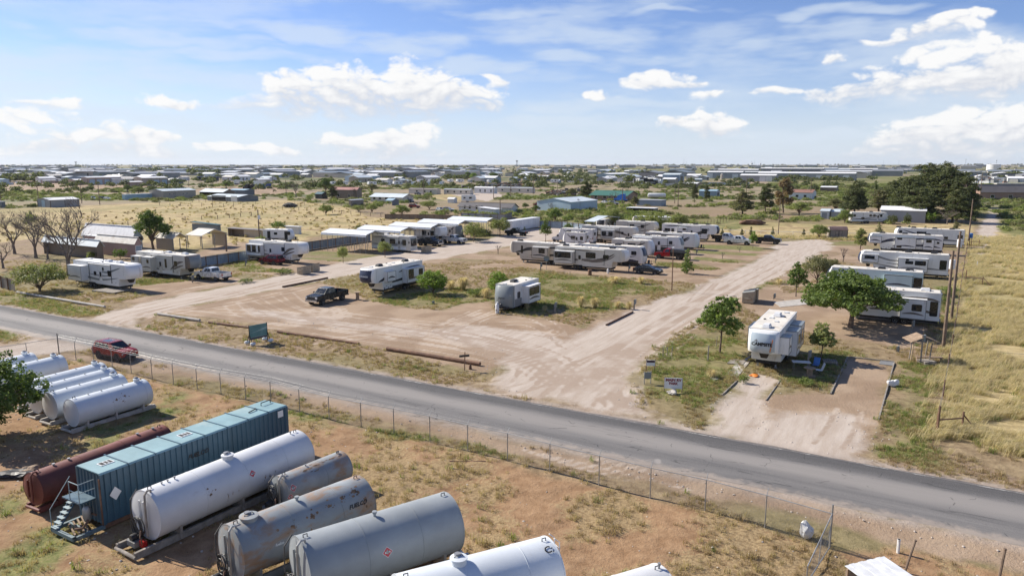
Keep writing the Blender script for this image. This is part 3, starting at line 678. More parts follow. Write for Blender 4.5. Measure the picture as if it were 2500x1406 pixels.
def rv(label, loc, rz, L, kind='fifth', body='rv_white', cap=None, low='rv_white', roof='roof_tan', acc='rv_grey', style=1, acs=(.25,.68), ac='black_plastic', slides=(), wins=(), door=None, name=None,
  vis='rv_dark', awn=True, cat='trailer', top=None, lowh=.0, capwin=True, tank=True, legs=True, fill_tank=False):
 """a towed or driven camper; x runs to its front. slides: (side, x0, x1, z0, z1, depth, [(x, z, w, h)..]) as shares of the length; wins: (side, x, z, w, h)"""
 fifth = kind == 'fifth'; motor = kind == 'motor'
 nm = name or {'fifth': 'fifth_wheel_trailer', 'trailer': 'travel_trailer', 'motor': 'motorhome'}[kind]
 T = thing(nm, label, cat, loc, rz); hw = 1.24
 z0 = .66 if fifth else .55; zt = top or (3.72 if fifth else 3.22)
 mb, mcap = M_(body), M_(cap or body)
 if fifth:
  Lm, zo, xc = L-2.55, 1.72, L-1.15
  MB().prism([(0,z0),(Lm,z0),(Lm+.25,zo),(xc,zo),(xc,zt),(.12,zt),(0,zt-.10)], -hw, hw).build('body', mb, T, bevel=.05)
  prof = [(xc,zt),(L-.62,zt-.04),(L-.30,zt-.22),(L-.08,zt-.65),(L,zt-1.15),(L-.08,zo+.42),(L-.35,zo+.10),(xc,zo)]
 elif motor:
  xc = L-.5
  MB().prism([(0,z0-.1),(xc,z0-.1),(xc,zt),(.1,zt),(0,zt-.1)], -hw, hw).build('body', mb, T, bevel=.05)
  prof = [(xc,zt),(L-.25,zt-.05),(L-.10,zt-.35),(L-.03,zt-.7),(L,1.3),(L-.02,.75),(L-.12,.42),(xc,.42)]
 else:
  xc = L-1.0
  MB().prism([(0,z0),(xc,z0),(xc,zt),(.1,zt),(0,zt-.08)], -hw, hw).build('body', mb, T, bevel=.04)
  prof = [(xc,zt),(L-.62,zt-.10),(L-.28,zt-.55),(L-.06,zt-1.15),(L,zt-1.55),(L-.05,z0+.30),(L-.22,z0),(xc,z0)]
 c = cap_mesh(prof, xc, hw-.004, .55 if not motor else .25).build('front_cap', mcap, T, smooth=True)
 # dark visor or mask on the cap
 if capwin:
  i0, i1 = (1, 6) if fifth else ((2, 4) if motor else (1, 4))
  pr = [(p[0]+.012, p[1]) for p in prof[i0:i1+1]]
  if fifth: pr = [((pr[0][0]), pr[0][1]-.06)] + pr[1:]
  k = MB(); n = 9
  for j in range(n):
   y = hw*(.80 if fifth else .80)*(-1+2*j/(n-1)); t = abs(y)/hw
   for q, (x, z) in enumerate(pr):
    zz = z+.10*t*t*(1 if q == len(pr)-1 else 0)
    k.v.append((xc+(x-xc)*(1-(.55 if not motor else .25)*t**3.2)+.010, y, zz))
  m_ = len(pr)
  for j in range(n-1):
   for q in range(m_-1): k.f.append((j*m_+q, (j+1)*m_+q, (j+1)*m_+q+1, j*m_+q+1))
  k.build('windshield' if motor else 'cap_mask', M_('glass') if motor else M_(vis), c, smooth=True)
 MB().box(.10, xc+.1, -hw+.05, hw-.05, zt-.02, zt+.035).build('roof', M_(roof), T, bevel=.02)
 for x in (.0,):
  MB().box(-.02, xc+.2, -hw-.018, -hw+.05, zt-.07, zt+.02).box(-.02, xc+.2, hw-.05, hw+.018, zt-.07, zt+.02).build('gutter_rail', M_('rv_white' if body != 'rv_dark' else 'rv_grey'), T)
 xe = L-2.6 if fifth else L-1.05
 if low != body or lowh:
  hh = lowh or .55
  MB().prism([(.02,z0),(xe,z0),(xe,z0+hh),(.02,z0+hh)], -hw-.008, hw+.008).build('lower_panel', M_(low), T)
 MB().box(.1, xe, -.85, .85, z0-.28, z0+.01).build('chassis', M_('under'), T)
 # swooshes
 for s in (-1, 1):
  for pts, wd in STYLES.get(style, []):
   zb = z0+.1; zs = zt-z0-.2
   ribbon(T, [(p[0]*(xc-.05), max(zb+p[1]*zs, (1.85 if fifth and p[0]*(xc) > L-2.5 else z0+.2))) for p in pts], s*(hw+.011), wd*2.1, M_(acc))
 # slides
 for (sd, a, b, za, zb, dp, sw) in slides:
  y0, y1 = sd*hw*.92, sd*(hw+dp); xa, xb = a*L, b*L; ya, yb = min(y0, y1), max(y0, y1)
  s = MB().box(xa, xb, ya, yb, za, zb).build('slide_out', mb, T, bevel=.025)
  f = sd*.012; fy = y1; t = .05
  fr = MB()
  for q in ((xa-.01, xa+t, za, zb), (xb-t, xb+.01, za, zb), (xa, xb, zb-t, zb+.01), (xa, xb, za-.01, za+t)): fr.box(q[0], q[1], min(fy, fy+f), max(fy, fy+f), q[2], q[3])
  fr.build('trim', M_('frame_black' if acc in ('rv_dark','rv_navy','rv_grey') else 'rv_grey'), s)
  MB().box(xa-.03, xb+.03, ya-.01, yb+.03, zb+.002, zb+.05).build('topper', M_('roof_white' if acc != 'rv_navy' else 'rv_slate'), s)
  for (wx, wz, ww, wh) in sw: window(s, sd, wx*L, wz, ww*1.15, wh*1.15, fy+sd*.001)
  for pts, wd in STYLES.get(style, [])[:2]:
   q = [p for p in pts if a < p[0] < b]
  ribbon(s, [(xa+.15, za+.45), ((xa+xb)/2, za+.62), (xb-.15, za+.50)], fy+sd*.004, .22, M_(acc))
 for (sd, x, z, ww, wh) in wins: window(T, sd, x*L, z, ww*1.25, wh*1.2, sd*hw)
 if door:
  sd, x = door; x *= L
  d = MB().prism(rrect(x-.36, x+.36, z0+.06, z0+1.98, .1), sd*hw, sd*(hw+.02)).build('door', mb, T)
  window(d, sd, x, z0+1.45, .36, .62, sd*(hw+.021))
  MB().box(x-.30, x-.24, min(sd*(hw+.02), sd*(hw+.07)), max(sd*(hw+.02), sd*(hw+.07)), z0+.92, z0+1.04).build('handle', M_('frame_black'), d)
  st = MB()
  for i in range(3): st.box(x-.33, x+.33, min(sd*(hw+.1+.22*i), sd*(hw+.36+.22*i)), max(sd*(hw+.1+.22*i), sd*(hw+.36+.22*i)), z0-.10-.19*i, z0-.06-.19*i)
  st.build('step', M_('frame_black'), T)
  MB().tube([(x+.46, sd*(hw+.05), z0+.7), (x+.46, sd*(hw+.09), z0+.8), (x+.46, sd*(hw+.09), z0+1.4), (x+.46, sd*(hw+.05), z0+1.5)], .018, 5).build('grab_handle', M_('chrome'), T)
 if awn:
  a0, a1 = .30*L, .30*L+min(5.2, L*.42)
  a = MB().tube([(a0, -hw-.09, zt-.20), (a1, -hw-.09, zt-.20)], .07, 8).build('awning', M_('rv_white' if acc != 'rv_navy' else 'rv_dark'), T, smooth=True)
  for x in (a0, a1): MB().bar((x, -hw-.05, zt-.2), (x, -hw-.05, z0+.35), .05).build('arm', M_('frame_black'), a)
 for x in acs:
  x *= L
  a = MB().hexa([(x-.52,-.36,zt+.03),(x+.52,-.36,zt+.03),(x+.52,.36,zt+.03),(x-.52,.36,zt+.03),(x-.44,-.28,zt+.34),(x+.36,-.26,zt+.33),(x+.36,.26,zt+.33),(x-.44,.28,zt+.34)]).build('air_conditioner', M_(ac), T, bevel=.05)
  if ac != 'black_plastic': MB().box(x-.56, x-.50, -.28, .28, zt+.06, zt+.22).build('grille', M_('frame_black'), a)
 for x, y, s in ((.12,.5,.2),(.42,-.3,.2),(.56,.35,.18),(.84,-.2,.2),(.5,-.75,.1),(.33,.7,.09)):
  MB().box(x*L-s, x*L+s, y-s, y+s, zt+.03, zt+.12).build('roof_vent', M_('rv_white' if s > .15 else 'frame_black'), T, bevel=.02)
 # running gear
 r = .38; wx = (.30*L if fifth else .36*L) if not motor else .22*L
 for s in (-1, 1):
  for x in ((wx, wx+.88) if not motor else (wx, L-1.9)):
   wheel(T, x, s*(hw-.13), r if not motor else .46, .24, 'rim', s)
  MB().prism([(wx-.48,z0-.02),(wx+1.36,z0-.02),(wx+1.2,z0+.18),(wx-.32,z0+.18)], s*hw, s*(hw+.035)).build('wheel_arch', M_('under'), T) if not motor else None
  MB().box(-.03, 0.01, s*hw*.92-.09, s*hw*.92+.09, z0+.55, z0+.95).build('tail_light', M_('red_lamp'), T)
 if fifth:
  for y in (-.75, .75):
   MB().box(L-3.05, L-2.90, y-.07, y+.07, .04, z0+.2).box(L-3.12, L-2.83, y-.14, y+.14, .0, .05).build('landing_leg', M_('galv'), T)
  MB().hexa([(L-1.75,-.25,1.15),(L-1.35,-.25,1.15),(L-1.35,.25,1.15),(L-1.75,.25,1.15),(L-1.95,-.45,1.74),(L-1.2,-.45,1.74),(L-1.2,.45,1.74),(L-1.95,.45,1.74)]).build('pin_box', M_('frame_black'), T, bevel=.03)
  for s in (-1, 1):
   for k, (x0, x1) in enumerate(((L-4.35, L-3.6), (L-3.5, L-2.75))):
    MB().prism(rrect(x0, x1, z0+.10, z0+.82, .06), s*(hw+.009), s*(hw+.022)).build('hatch', mb, T, bevel=.006)
    window(T, s, (x0+x1)/2, z0+.46, .02, .02, s*(hw+.02), name='latch')
 elif not motor:
  MB().bar((L-.6,-.75,z0-.12), (L+1.05,0,z0-.12), .09, .13).bar((L-.6,.75,z0-.12), (L+1.05,0,z0-.12), .09, .13).box(L+.95,L+1.2,-.07,.07,z0-.16,z0-.02).build('tongue', M_('frame_black'), T)
  if tank:
   for y in (-.17, .17):
    MB().lathe([(.02,z0-.04),(.15,z0),(.155,z0+.1),(.155,z0+.45),(.10,z0+.55),(.05,z0+.60)], 12, 'z', (L+.42, y, 0)).build('propane_bottle', M_('white_plastic' if ac != 'black_plastic' else 'rv_dark'), T, smooth=True)
  MB().tube([(L+.85,0,z0-.1),(L+.85,0,.02)], .04, 8).tube([(L+.85,0,z0-.1),(L+.85,0,z0+.55)], .05, 8).box(L+.75,L+.95,-.1,.1,0,.03).build('tongue_jack', M_('frame_black'), T)
  for s in (-1, 1): MB().bar((.35,s*.9,z0), (.15,s*1.05,.03), .05).build('stabiliser', M_('frame_black'), T)
 else:
  MB().box(L-.08, L+.12, -1.15, 1.15, .40, .68).build('bumper', M_('rv_white'), T, bevel=.05)
  for s in (-1, 1):
   MB().box(L-.10, L+.02, s*.78-.2, s*.78+.2, .82, 1.06).build('headlight', M_('lamp'), T, bevel=.03)
   MB().box(L-.25, L-.05, s*1.42-.1, s*1.42+.1, 1.9, 2.3).build('mirror', M_('rv_dark'), T, bevel=.03)
 # rear ladder, window, bumper
 MB().box(-.16, .0, -1.05, 1.05, z0-.18, z0-.06).build('rear_bumper', M_('frame_black'), T)
 ld = MB()
 for y in (.55, .9): ld.tube([(-.10,y,z0+.5),(-.10,y,zt-.05),(.1,y,zt+.12)], .016, 5)
 for i in range(8): ld.tube([(-.10,.55,z0+.6+i*.3),(-.10,.9,z0+.6+i*.3)], .013, 5)
 ld.build('ladder', M_('chrome' if ac != 'black_plastic' else 'frame_black'), T)
 g = MB().prism([(y, z) for y, z in rrect(-.55, .35, zt-1.3, zt-.65, .08)], -.012, 0.0); g.v = [(y_, x_, z_) for x_, y_, z_ in g.v]
 g.build('rear_window', M_('glass'), T)
 return T

def rv_at(label, px, py, rear, heading, L, **k):
 """stand it on the ground: (px, py) is the ground point below its camera-facing side, at the rear (rear=True) or the front end"""
 g = G(px, py); d = Vector((math.cos(heading), math.sin(heading), 0)); n = Vector((-d.y, d.x, 0))
 s = 1 if n.dot(Vector((-g.x, -g.y, 0))) > 0 else -1          # which flank faces the viewer
 o = g - n*s*1.24
 if not rear: o = o - d*L
 return rv(label, o, heading, L, **k)

# ------------------------------------------------------------------ cars and pickups
def quad_patch(parent, name, m, A, B, C, D, u0, u1, v0, v1, off=.008, du=0, bevel=0):
 A, B, C, D = map(Vector, (A, B, C, D))
 P = lambda u, v: (A*(1-u)+B*u)*(1-v)+(D*(1-u)+C*u)*v
 nrm = (B-A).cross(D-A).normalized()*off
 q = [P(u0, v0), P(u1, v0), P(u1-du, v1), P(u0+du*0, v1)]
 return MB().add([p+nrm for p in q]+[p-nrm*.5 for p in q], [(0,1,2,3),(7,6,5,4),(0,4,5,1),(1,5,6,2),(2,6,7,3),(3,7,4,0)]).build(name, m, parent)
def car(label, loc, rz, kind, c, pname, cat=None, crew=True, flatbed=False, dually=False, rim='rim', bedc=None, trim=True, rack=False, topper=None):
 nm = {'pickup': 'pickup_truck', 'suv': 'sport_utility_vehicle', 'sedan': 'sedan'}[kind]
 T = thing(nm, label, cat or {'pickup': 'pickup', 'suv': 'car', 'sedan': 'car'}[kind], loc, rz)
 pm = paint(pname, c); dk = M_('black_plastic')
 if kind == 'pickup':
  Lx, hw, wr = 5.9, .98, .41; xf, xr = 1.95, -1.75; zb = 1.26; xcab = -.72 if crew else -.15
  MB().prism([(xcab,.52),(2.93,.50),(2.97,.80),(2.95,1.08),(2.80,1.20),(1.45,1.30),(xcab,1.30)], -hw, hw).build('body', pm, T, bevel=.07, smooth=True)
  cb = dict(b0=xcab+.02, b1=1.52, t0=xcab+.16, t1=.78, zb=1.28, zt=1.93, wb=hw-.06, wt=hw-.20)
 elif kind == 'suv':
  Lx, hw, wr = 4.6, .92, .36; xf, xr = 1.42, -1.28
  MB().prism([(-2.22,.46),(2.20,.40),(2.28,.62),(2.22,.88),(2.02,.98),(1.05,1.08),(-2.20,1.10),(-2.30,.80)], -hw, hw).build('body', pm, T, bevel=.09, smooth=True)
  cb = dict(b0=-2.18, b1=1.12, t0=-1.92, t1=.28, zb=1.07, zt=1.68, wb=hw-.06, wt=hw-.20)
 else:
  Lx, hw, wr = 4.6, .90, .33; xf, xr = 1.38, -1.32
  MB().prism([(-2.25,.40),(2.20,.34),(2.30,.52),(2.22,.74),(1.85,.84),(.95,.94),(-1.75,.98),(-2.28,.92),(-2.32,.66)], -hw, hw).build('body', pm, T, bevel=.10, smooth=True)
  cb = dict(b0=-1.95, b1=1.10, t0=-1.02, t1=.12, zb=.93, zt=1.44, wb=hw-.07, wt=hw-.24)
 b0,b1,t0,t1,z0,z1,wb,wt = (cb[k] for k in ('b0','b1','t0','t1','zb','zt','wb','wt'))
 q = [(b0,-wb,z0),(b1,-wb,z0),(b1,wb,z0),(b0,wb,z0),(t0,-wt,z1),(t1,-wt,z1),(t1,wt,z1),(t0,wt,z1)]
 cab = MB().hexa(q).build('cabin', pm, T, bevel=.05, smooth=True)
 gl = M_('glass')
 quad_patch(T, 'windshield', gl, q[1], q[2], q[6], q[5], .07, .93, .10, .90)
 quad_patch(T, 'rear_window', gl, q[3], q[0], q[4], q[7], .10, .90, .15, .88)
 nwin = 2 if crew or kind != 'pickup' else 1
 if kind == 'suv': spans = [(.09,.32),(.345,.57),(.60,.80)]
 elif kind == 'sedan': spans = [(.20,.46),(.49,.76)]
 else: spans = [(.09,.40),(.44,.74)] if crew else [(.12,.70)]
 for sgn, (A, B, C, D) in ((-1, (q[0],q[1],q[5],q[4])), (1, (q[2],q[3],q[7],q[6]))):
  for u0, u1 in spans:
   a, b = (u0, u1) if sgn < 0 else (1-u1, 1-u0)
   quad_patch(T, 'side_window', gl, A, B, C, D, a, b, .14, .90)
 if kind == 'pickup':
  bm = paint(bedc[0], bedc[1]) if bedc else pm
  x0, x1 = -2.93, xcab-.03
  if flatbed:
   MB().box(x0, x1, -1.05, 1.05, .98, 1.10).bar((x1,-1.0,1.1),(x1,-1.0,1.9),.06).bar((x1,1.0,1.1),(x1,1.0,1.9),.06).bar((x1,-1.0,1.9),(x1,1.0,1.9),.06).bar((x1,-1.0,1.5),(x1,1.0,1.5),.05).build('flatbed', M_('black_plastic'), T)
   MB().box(x0+.1, x1, -.5, .5, .55, .98).build('frame', M_('under'), T)
  else:
   b = MB().box(x0,x1,-hw,-hw+.09,.56,1.32).box(x0,x1,hw-.09,hw,.56,1.32).box(x1-.06,x1,-hw+.09,hw-.09,.56,1.32).build('bed', bm, T, bevel=.025)
   MB().box(x0,x1,-hw+.09,hw-.09,.62,.80).build('bed_floor', dk, b)
   MB().box(x0-.05,x0,-hw+.06,hw-.06,.60,1.30).build('tailgate', bm, T, bevel=.02)
   if topper: MB().hexa([(x0,-hw+.02,1.33),(x1,-hw+.02,1.33),(x1,hw-.02,1.33),(x0,hw-.02,1.33),(x0+.1,-hw+.15,1.85),(x1,-hw+.15,1.88),(x1,hw-.15,1.88),(x0+.1,hw-.15,1.85)]).build('bed_rack', M_(topper), T, bevel=.03)
  for s in (-1, 1): MB().box(x0-.06, x0, s*(hw-.10)-.08, s*(hw-.10)+.08, .85, 1.25).build('tail_light', M_('red_lamp'), T)
  MB().box(x0-.20, x0-.02, -hw+.05, hw-.05, .50, .68).build('rear_bumper', M_('chrome' if trim else 'black_plastic'), T, bevel=.03)
  MB().box(2.93, 3.08, -hw+.02, hw-.02, .48, .72).build('front_bumper', M_('chrome' if trim else 'black_plastic'), T, bevel=.04)
  MB().box(2.94, 2.985, -.62, .62, .76, 1.10).build('grille', dk, T, bevel=.02)
  for s in (-1, 1): MB().box(2.88, 2.97, s*.80-.15, s*.80+.15, .86, 1.10).build('headlight', M_('lamp'), T, bevel=.02)
  for s in (-1, 1): MB().box(-.6, 1.35, s*(hw+.02)-.06, s*(hw+.02)+.06, .40, .46).build('running_board', dk, T)
  if dually:
   for s in (-1, 1): MB().prism([(xr-.62,.60),(xr+.62,.60),(xr+.48,1.08),(xr+.25,1.22),(xr-.25,1.22),(xr-.48,1.08)], min(s*hw, s*(hw+.16)), max(s*hw, s*(hw+.16))).build('wide_fender', bm, T, bevel=.06)
 else:
  zt_, zl = (.80, .62) if kind == 'suv' else (.74, .55)
  for s in (-1, 1):
   MB().box(2.02, 2.24, s*(hw-.20)-.16, s*(hw-.20)+.16, zl+.06, zl+.20).build('headlight', M_('lamp'), T, bevel=.03)
   MB().box(-2.30, -2.12, s*(hw-.14)-.15, s*(hw-.14)+.15, zt_, zt_+.22).build('tail_light', M_('red_lamp'), T, bevel=.03)
  MB().box(2.16, 2.30, -.55, .55, .44, .66).build('grille', dk, T, bevel=.03)
  MB().box(2.10, 2.34, -hw+.08, hw-.08, .30, .44).build('front_bumper', dk, T, bevel=.03)
  MB().box(-2.36, -2.16, -hw+.10, hw-.10, .32, .50).build('rear_bumper', dk, T, bevel=.03)
  MB().box(2.300, 2.318, -.16, .16, .50, .60).build('licence_plate', M_('white_plastic'), T)
  if kind == 'suv':
   MB().tube([(-1.75,-.62,1.72),(-1.6,-.62,1.76),(.05,-.62,1.76),(.2,-.62,1.71)], .02, 5).tube([(-1.75,.62,1.72),(-1.6,.62,1.76),(.05,.62,1.76),(.2,.62,1.71)], .02, 5).build('roof_rail', dk, T)
   for s in (-1, 1): MB().box(-2.1, 2.1, min(s*(hw-.02), s*(hw+.012)), max(s*(hw-.02), s*(hw+.012)), .36, .52).build('sill', dk, T, bevel=.01)
 if kind == 'suv': MB().box(-1.3, -.3, -.42, .42, 1.675, 1.69).build('sunroof', gl, T)
 wd = .27 if kind == 'pickup' else .22
 for s in (-1, 1):
  for x in (xf, xr):
   MB().lathe([(wr+.09, s*(hw-.20)), (wr+.09, s*(hw+.004))], 20, 'y', (x, 0, wr+.02)).build('wheel_arch', M_('under'), T)
   wheel(T, x, s*(hw-wd/2+.02 + (.14 if dually and x == xr else 0)), wr, wd, rim, s)
  MB().box(b1-.35, b1-.20, s*(hw+.10)-.10, s*(hw+.10)+.10, z0+.02, z0+.22).build('mirror', pm if kind != 'pickup' else dk, T, bevel=.03)
  for u in ((b0+b1)/2-.1,):
   MB().box(u-.008, u+.008, min(s*hw, s*(hw+.004)), max(s*hw, s*(hw+.004)), .55, z0-.04).build('door_gap', M_('under'), T)
  for u in (-.35, .55): MB().box(u-.10, u+.10, min(s*hw, s*(hw+.03)), max(s*hw, s*(hw+.03)), z0-.16, z0-.11).build('door_handle', dk if pname != 'white' else pm, T)
 return T
def car_at(label, px, py, heading, kind, c, pname, **k):
 g = G(px, py); return car(label, (g.x, g.y, 0), heading, kind, c, pname, **k)
# ------------------------------------------------------------------ the tank yard
def tank_mat(n):
 T = dict(
  tank_white=dict(bump=.25, bscale=1.1, color=(.62,.63,.64), rough=.4, var=.06, vscale=.4, dirt=(.30,.19,.11), dirt_amt=.02, dscale=.8, streak=(.5,1,2)),
  tank_white_clean=dict(bump=.2, bscale=1.1, color=(.62,.66,.69), rough=.38, var=.05, vscale=.4, dirt=(.40,.36,.32), dirt_amt=.08, dscale=.6),
  tank_grey=dict(bump=.25, bscale=1.0, color=(.31,.335,.345), rough=.5, var=.08, vscale=.5, dirt=(.24,.25,.25), dirt_amt=.15, dscale=.5),
  tank_rust=dict(bump=.3, bscale=1.2, color=(.29,.315,.325), rough=.55, var=.10, vscale=.6, dirt=(.32,.19,.10), dirt_amt=.42, dscale=1.1, streak=(.5,1,1)),
  tank_red=dict(color=(.175,.045,.032), rough=.6, var=.15, vscale=.8, dirt=(.10,.035,.028), dirt_amt=.2, dscale=.9),
  frac_blue=dict(color=(.046,.108,.155), rough=.5, var=.10, vscale=.5, dirt=(.045,.08,.10), dirt_amt=.18, dscale=.9, streak=(1,1,.25)),
  frac_top=dict(color=(.22,.36,.39), rough=.6, var=.10, vscale=.6, dirt=(.36,.44,.42), dirt_amt=.2, dscale=.5),
  placard=dict(color=(.55,.03,.05), rough=.4, var=.05), sign_white=dict(color=(.74,.74,.73), rough=.45, var=.04), ink=dict(color=(.012,.012,.014), rough=.5, var=.1), hose=dict(color=(.06,.058,.055), rough=.6, var=.2),
  ink_white=dict(color=(.7,.72,.72), rough=.5, var=.05), rust_patch=dict(color=(.24,.15,.09), rough=.9, var=.35, vscale=5))
 return mat(n, **T[n])
def on_shell(P, R_, zc, x, ang, w_, h_, m, name, off=.006, diamond=False, n=6):
 """a thin patch lying on the tank's shell; ang is measured from the top, positive to the viewer's side (-y)"""
 mb = MB(); half = h_/2/R_
 pts = [(-w_/2,-1),(w_/2,-1),(w_/2,1),(-w_/2,1)] if not diamond else [(0,-1),(w_/2,0),(0,1),(-w_/2,0)]
 if diamond:
  for dx, t in pts:
   a = ang-half*t; mb.v.append((x+dx, -(R_+off)*math.sin(a), zc+(R_+off)*math.cos(a)))
  mb.f.append((0,1,2,3))
 else:
  for i in range(n+1):
   a = ang+half-2*half*i/n
   for dx in (-w_/2, w_/2): mb.v.append((x+dx, -(R_+off)*math.sin(a), zc+(R_+off)*math.cos(a)))
  for i in range(n): mb.f.append((2*i, 2*i+1, 2*i+3, 2*i+2))
 return mb.build(name, m, P, fix=False)
def shell_text(P, s, size, R_, zc, x, ang, m, **k):
 y, z = -(R_+.02)*math.sin(ang), zc+(R_+.02)*math.cos(ang)
 return lettering(s, size, m, P, (x, y, z), (1, 0, 0), (0, math.cos(ang), math.sin(ang)), **k)
def tank(label, x, y, ang, L, dia, zc, m, hatch=(), vents=(), skid='tank_white', skid_ext=(.5,.4), placards=(), texts=(), hoses=False, ladder=False, group=None, hooks=True, end_pipe=True, patches=()):
 T = thing('fuel_tank', label, 'tank', (x, y, 0), R(ang), group); Rr = dia/2; mm = tank_mat(m)
 MB().lathe([(.06,-.10),(Rr*.5,-.085),(Rr*.9,-.04),(Rr,.0),(Rr,L),(Rr*.9,L+.04),(Rr*.5,L+.085),(.06,L+.10)], 56, 'x', (0,0,zc)).build('shell', mm, T, smooth=True)
 for xx in (.0, L): MB().lathe([(Rr-.02,xx-.02),(Rr+.014,xx-.02),(Rr+.014,xx+.02),(Rr-.02,xx+.02)], 56, 'x', (0,0,zc)).build('end_ring', mm, T, smooth=True)
 for k in range(1, int(L//2.4)+1): MB().lathe([(Rr-.01,k*2.4-.02),(Rr+.012,k*2.4-.014),(Rr+.012,k*2.4+.014),(Rr-.01,k*2.4+.02)], 56, 'x', (0,0,zc)).build('weld_seam', mm, T, smooth=True)
 # skid: two long beams, cross members, saddles
 zb = zc-Rr; sk = tank_mat(skid) if skid.startswith('tank') or skid.startswith('frac') else M_(skid)
 for s in (-1, 1): MB().box(-skid_ext[0], L+skid_ext[1], s*Rr*.62-.07, s*Rr*.62+.07, .02, max(.18, zb+.02)).build('skid_beam', sk, T)
 for xx in (-skid_ext[0], L+skid_ext[1]): MB().tube([(xx,-Rr*.7,.13),(xx,Rr*.7,.13)], .085, 10).build('cross_pipe', sk, T, smooth=True)
 for f in (.12, .5, .88):
  p = [(Rr*.80*t, zc-math.sqrt(max(0, Rr*Rr-(Rr*.80*t)**2))+.01) for t in (-1,-.75,-.5,-.25,0,.25,.5,.75,1)]
  mb = MB(); poly = [(-Rr*.80,.1),(Rr*.80,.1)]+list(reversed(p))
  mb.prism(poly, f*L-.06, f*L+.06); mb.v = [(b, a, c_) for a, b, c_ in mb.v]; mb.build('saddle', sk, T)
 for hx, hr, hh in hatch:
  h_ = MB().lathe([(hr,zc+Rr-.12),(hr,zc+Rr+hh),(hr*1.12,zc+Rr+hh),(hr*1.12,zc+Rr+hh+.05),(hr*.55,zc+Rr+hh+.08),(.03,zc+Rr+hh+.09)], 20, 'z', (hx,0,0)).build('manway', mm, T, smooth=True)
  MB().tube([(hx-hr*.6,0,zc+Rr+hh+.07),(hx-hr*.4,0,zc+Rr+hh+.16),(hx+hr*.4,0,zc+Rr+hh+.16),(hx+hr*.6,0,zc+Rr+hh+.07)], .025, 6).lathe([(.13,zc+Rr+hh+.06),(.13,zc+Rr+hh+.15)], 10, 'z', (hx,hr*.4,0)).build('hatch_handle', M_('steel'), h_)
 for vx, vr, vh in vents:
  MB().lathe([(vr*.6,zc+Rr-.05),(vr*.6,zc+Rr+vh*.6),(vr,zc+Rr+vh*.6),(vr,zc+Rr+vh)], 12, 'z', (vx,0,0)).build('vent', M_('steel') if vr < .1 else mm, T, smooth=True)
 if hooks:
  for xx in (.25, L-.3): MB().tube([(xx-.08,0,zc+Rr-.02),(xx-.08,0,zc+Rr+.12),(xx+.08,0,zc+Rr+.12),(xx+.08,0,zc+Rr-.02)], .022, 6).build('lifting_lug', M_('frame_black'), T)
 for (px_, a, s, words_) in placards:
  p = on_shell(T, Rr, zc, px_, a, s, s, tank_mat('sign_white'), 'placard', diamond=True)
  on_shell(T, Rr, zc, px_, a, s*.88, s*.88, tank_mat('placard'), 'placard_face', off=.010, diamond=True).parent = p
  on_shell(T, Rr, zc, px_, a, s*.52, s*.16, tank_mat('sign_white'), 'number_panel', off=.014).parent = p
  if words_: t = shell_text(T, words_, s*.16, Rr+.004, zc, px_, a, tank_mat('ink')); t.parent = p
 for (s_, px_, a, sz, mk, sh) in texts: shell_text(T, s_, sz, Rr, zc, px_, a, tank_mat(mk), shear=sh, bold=.006)
 for (px_, a, w_, h_, seed) in patches:                         # flaked rust: ragged spots with runs below
  rs = random.Random(seed); mb = MB()
  for q in range(9):
   cx, ca = (0, 0) if q == 0 else (rs.gauss(0, .38)*w_, rs.gauss(0, .38)*h_/Rr); sz = .55 if q == 0 else rs.uniform(.08, .32); n = 9 if q else 15; half = h_/2/Rr*sz; k = len(mb.v)
   for i in range(n):
    t = 2*math.pi*i/n; kk = rs.uniform(.35, 1); aa = a+ca+half*math.sin(t)*kk; mb.v.append((px_+cx+w_/2*sz*math.cos(t)*kk, -(Rr+.004+q*.0004)*math.sin(aa), zc+(Rr+.004+q*.0004)*math.cos(aa)))
   mb.f.append(tuple(range(k, k+n)))
  tag(mb.build('rust_patch', tank_mat('rust_patch'), T, fix=False), kind='stuff')
 if end_pipe:   # fill pipe running up the front end and over the top
  MB().tube([(-.22,-Rr*.30,zb+.30),(-.22,-Rr*.30,zc+Rr*.55),(-.20,-Rr*.30,zc+Rr*.96),(-.05,-Rr*.28,zc+Rr+.10),(.12,-Rr*.25,zc+Rr+.06),(.14,-Rr*.25,zc+Rr*.90)], .05, 8).build('fill_pipe', sk, T, smooth=True)
  for s in (-.05, .22): MB().box(-.18, -.10, Rr*s-.03, Rr*s+.03, zc-Rr*.5, zc+Rr*.6).build('end_stiffener', mm, T)
 if hoses:
  rs = random.Random(int(x*7)); hm = tank_mat('hose'); y0 = Rr*.12
  MB().tube([(-.12,Rr*.35,zc+Rr+.02),(-.45,Rr*.35,zc+Rr*.7),(-.50,Rr*.30,zc),(-.42,Rr*.15,zb+.6),(-.30,0,zb+.4)], .028, 6).build('hose', hm, T)
  for k in range(5):
   pts = []; r0 = rs.uniform(.26,.40); cy, cz = y0+rs.uniform(-.08,.08), zb+.75+rs.uniform(-.08,.08)
   for i in range(15):
    a = 2*math.pi*i/14; pts.append((-.28-k*.045, cy+r0*math.cos(a), cz+r0*1.15*math.sin(a)))
   MB().tube(pts, .024, 6, caps=False).build('hose_coil', hm, T)
  pb = MB().box(-.75,-.30,-.15,.55,.20,.50).build('pump', M_('steel'), T, bevel=.03)
  MB().lathe([(.14,-.72),(.16,-.6),(.16,-.2),(.10,-.12)], 12, 'x', (0,.2,.62)).build('motor', M_('black_plastic'), pb)
  MB().tube([(-.5,-.4,.3),(-.62,-.45,.8),(-.5,-.3,1.0),(-.3,-.1,.95)], .035, 6).build('valve_pipe', M_('rusty'), pb)
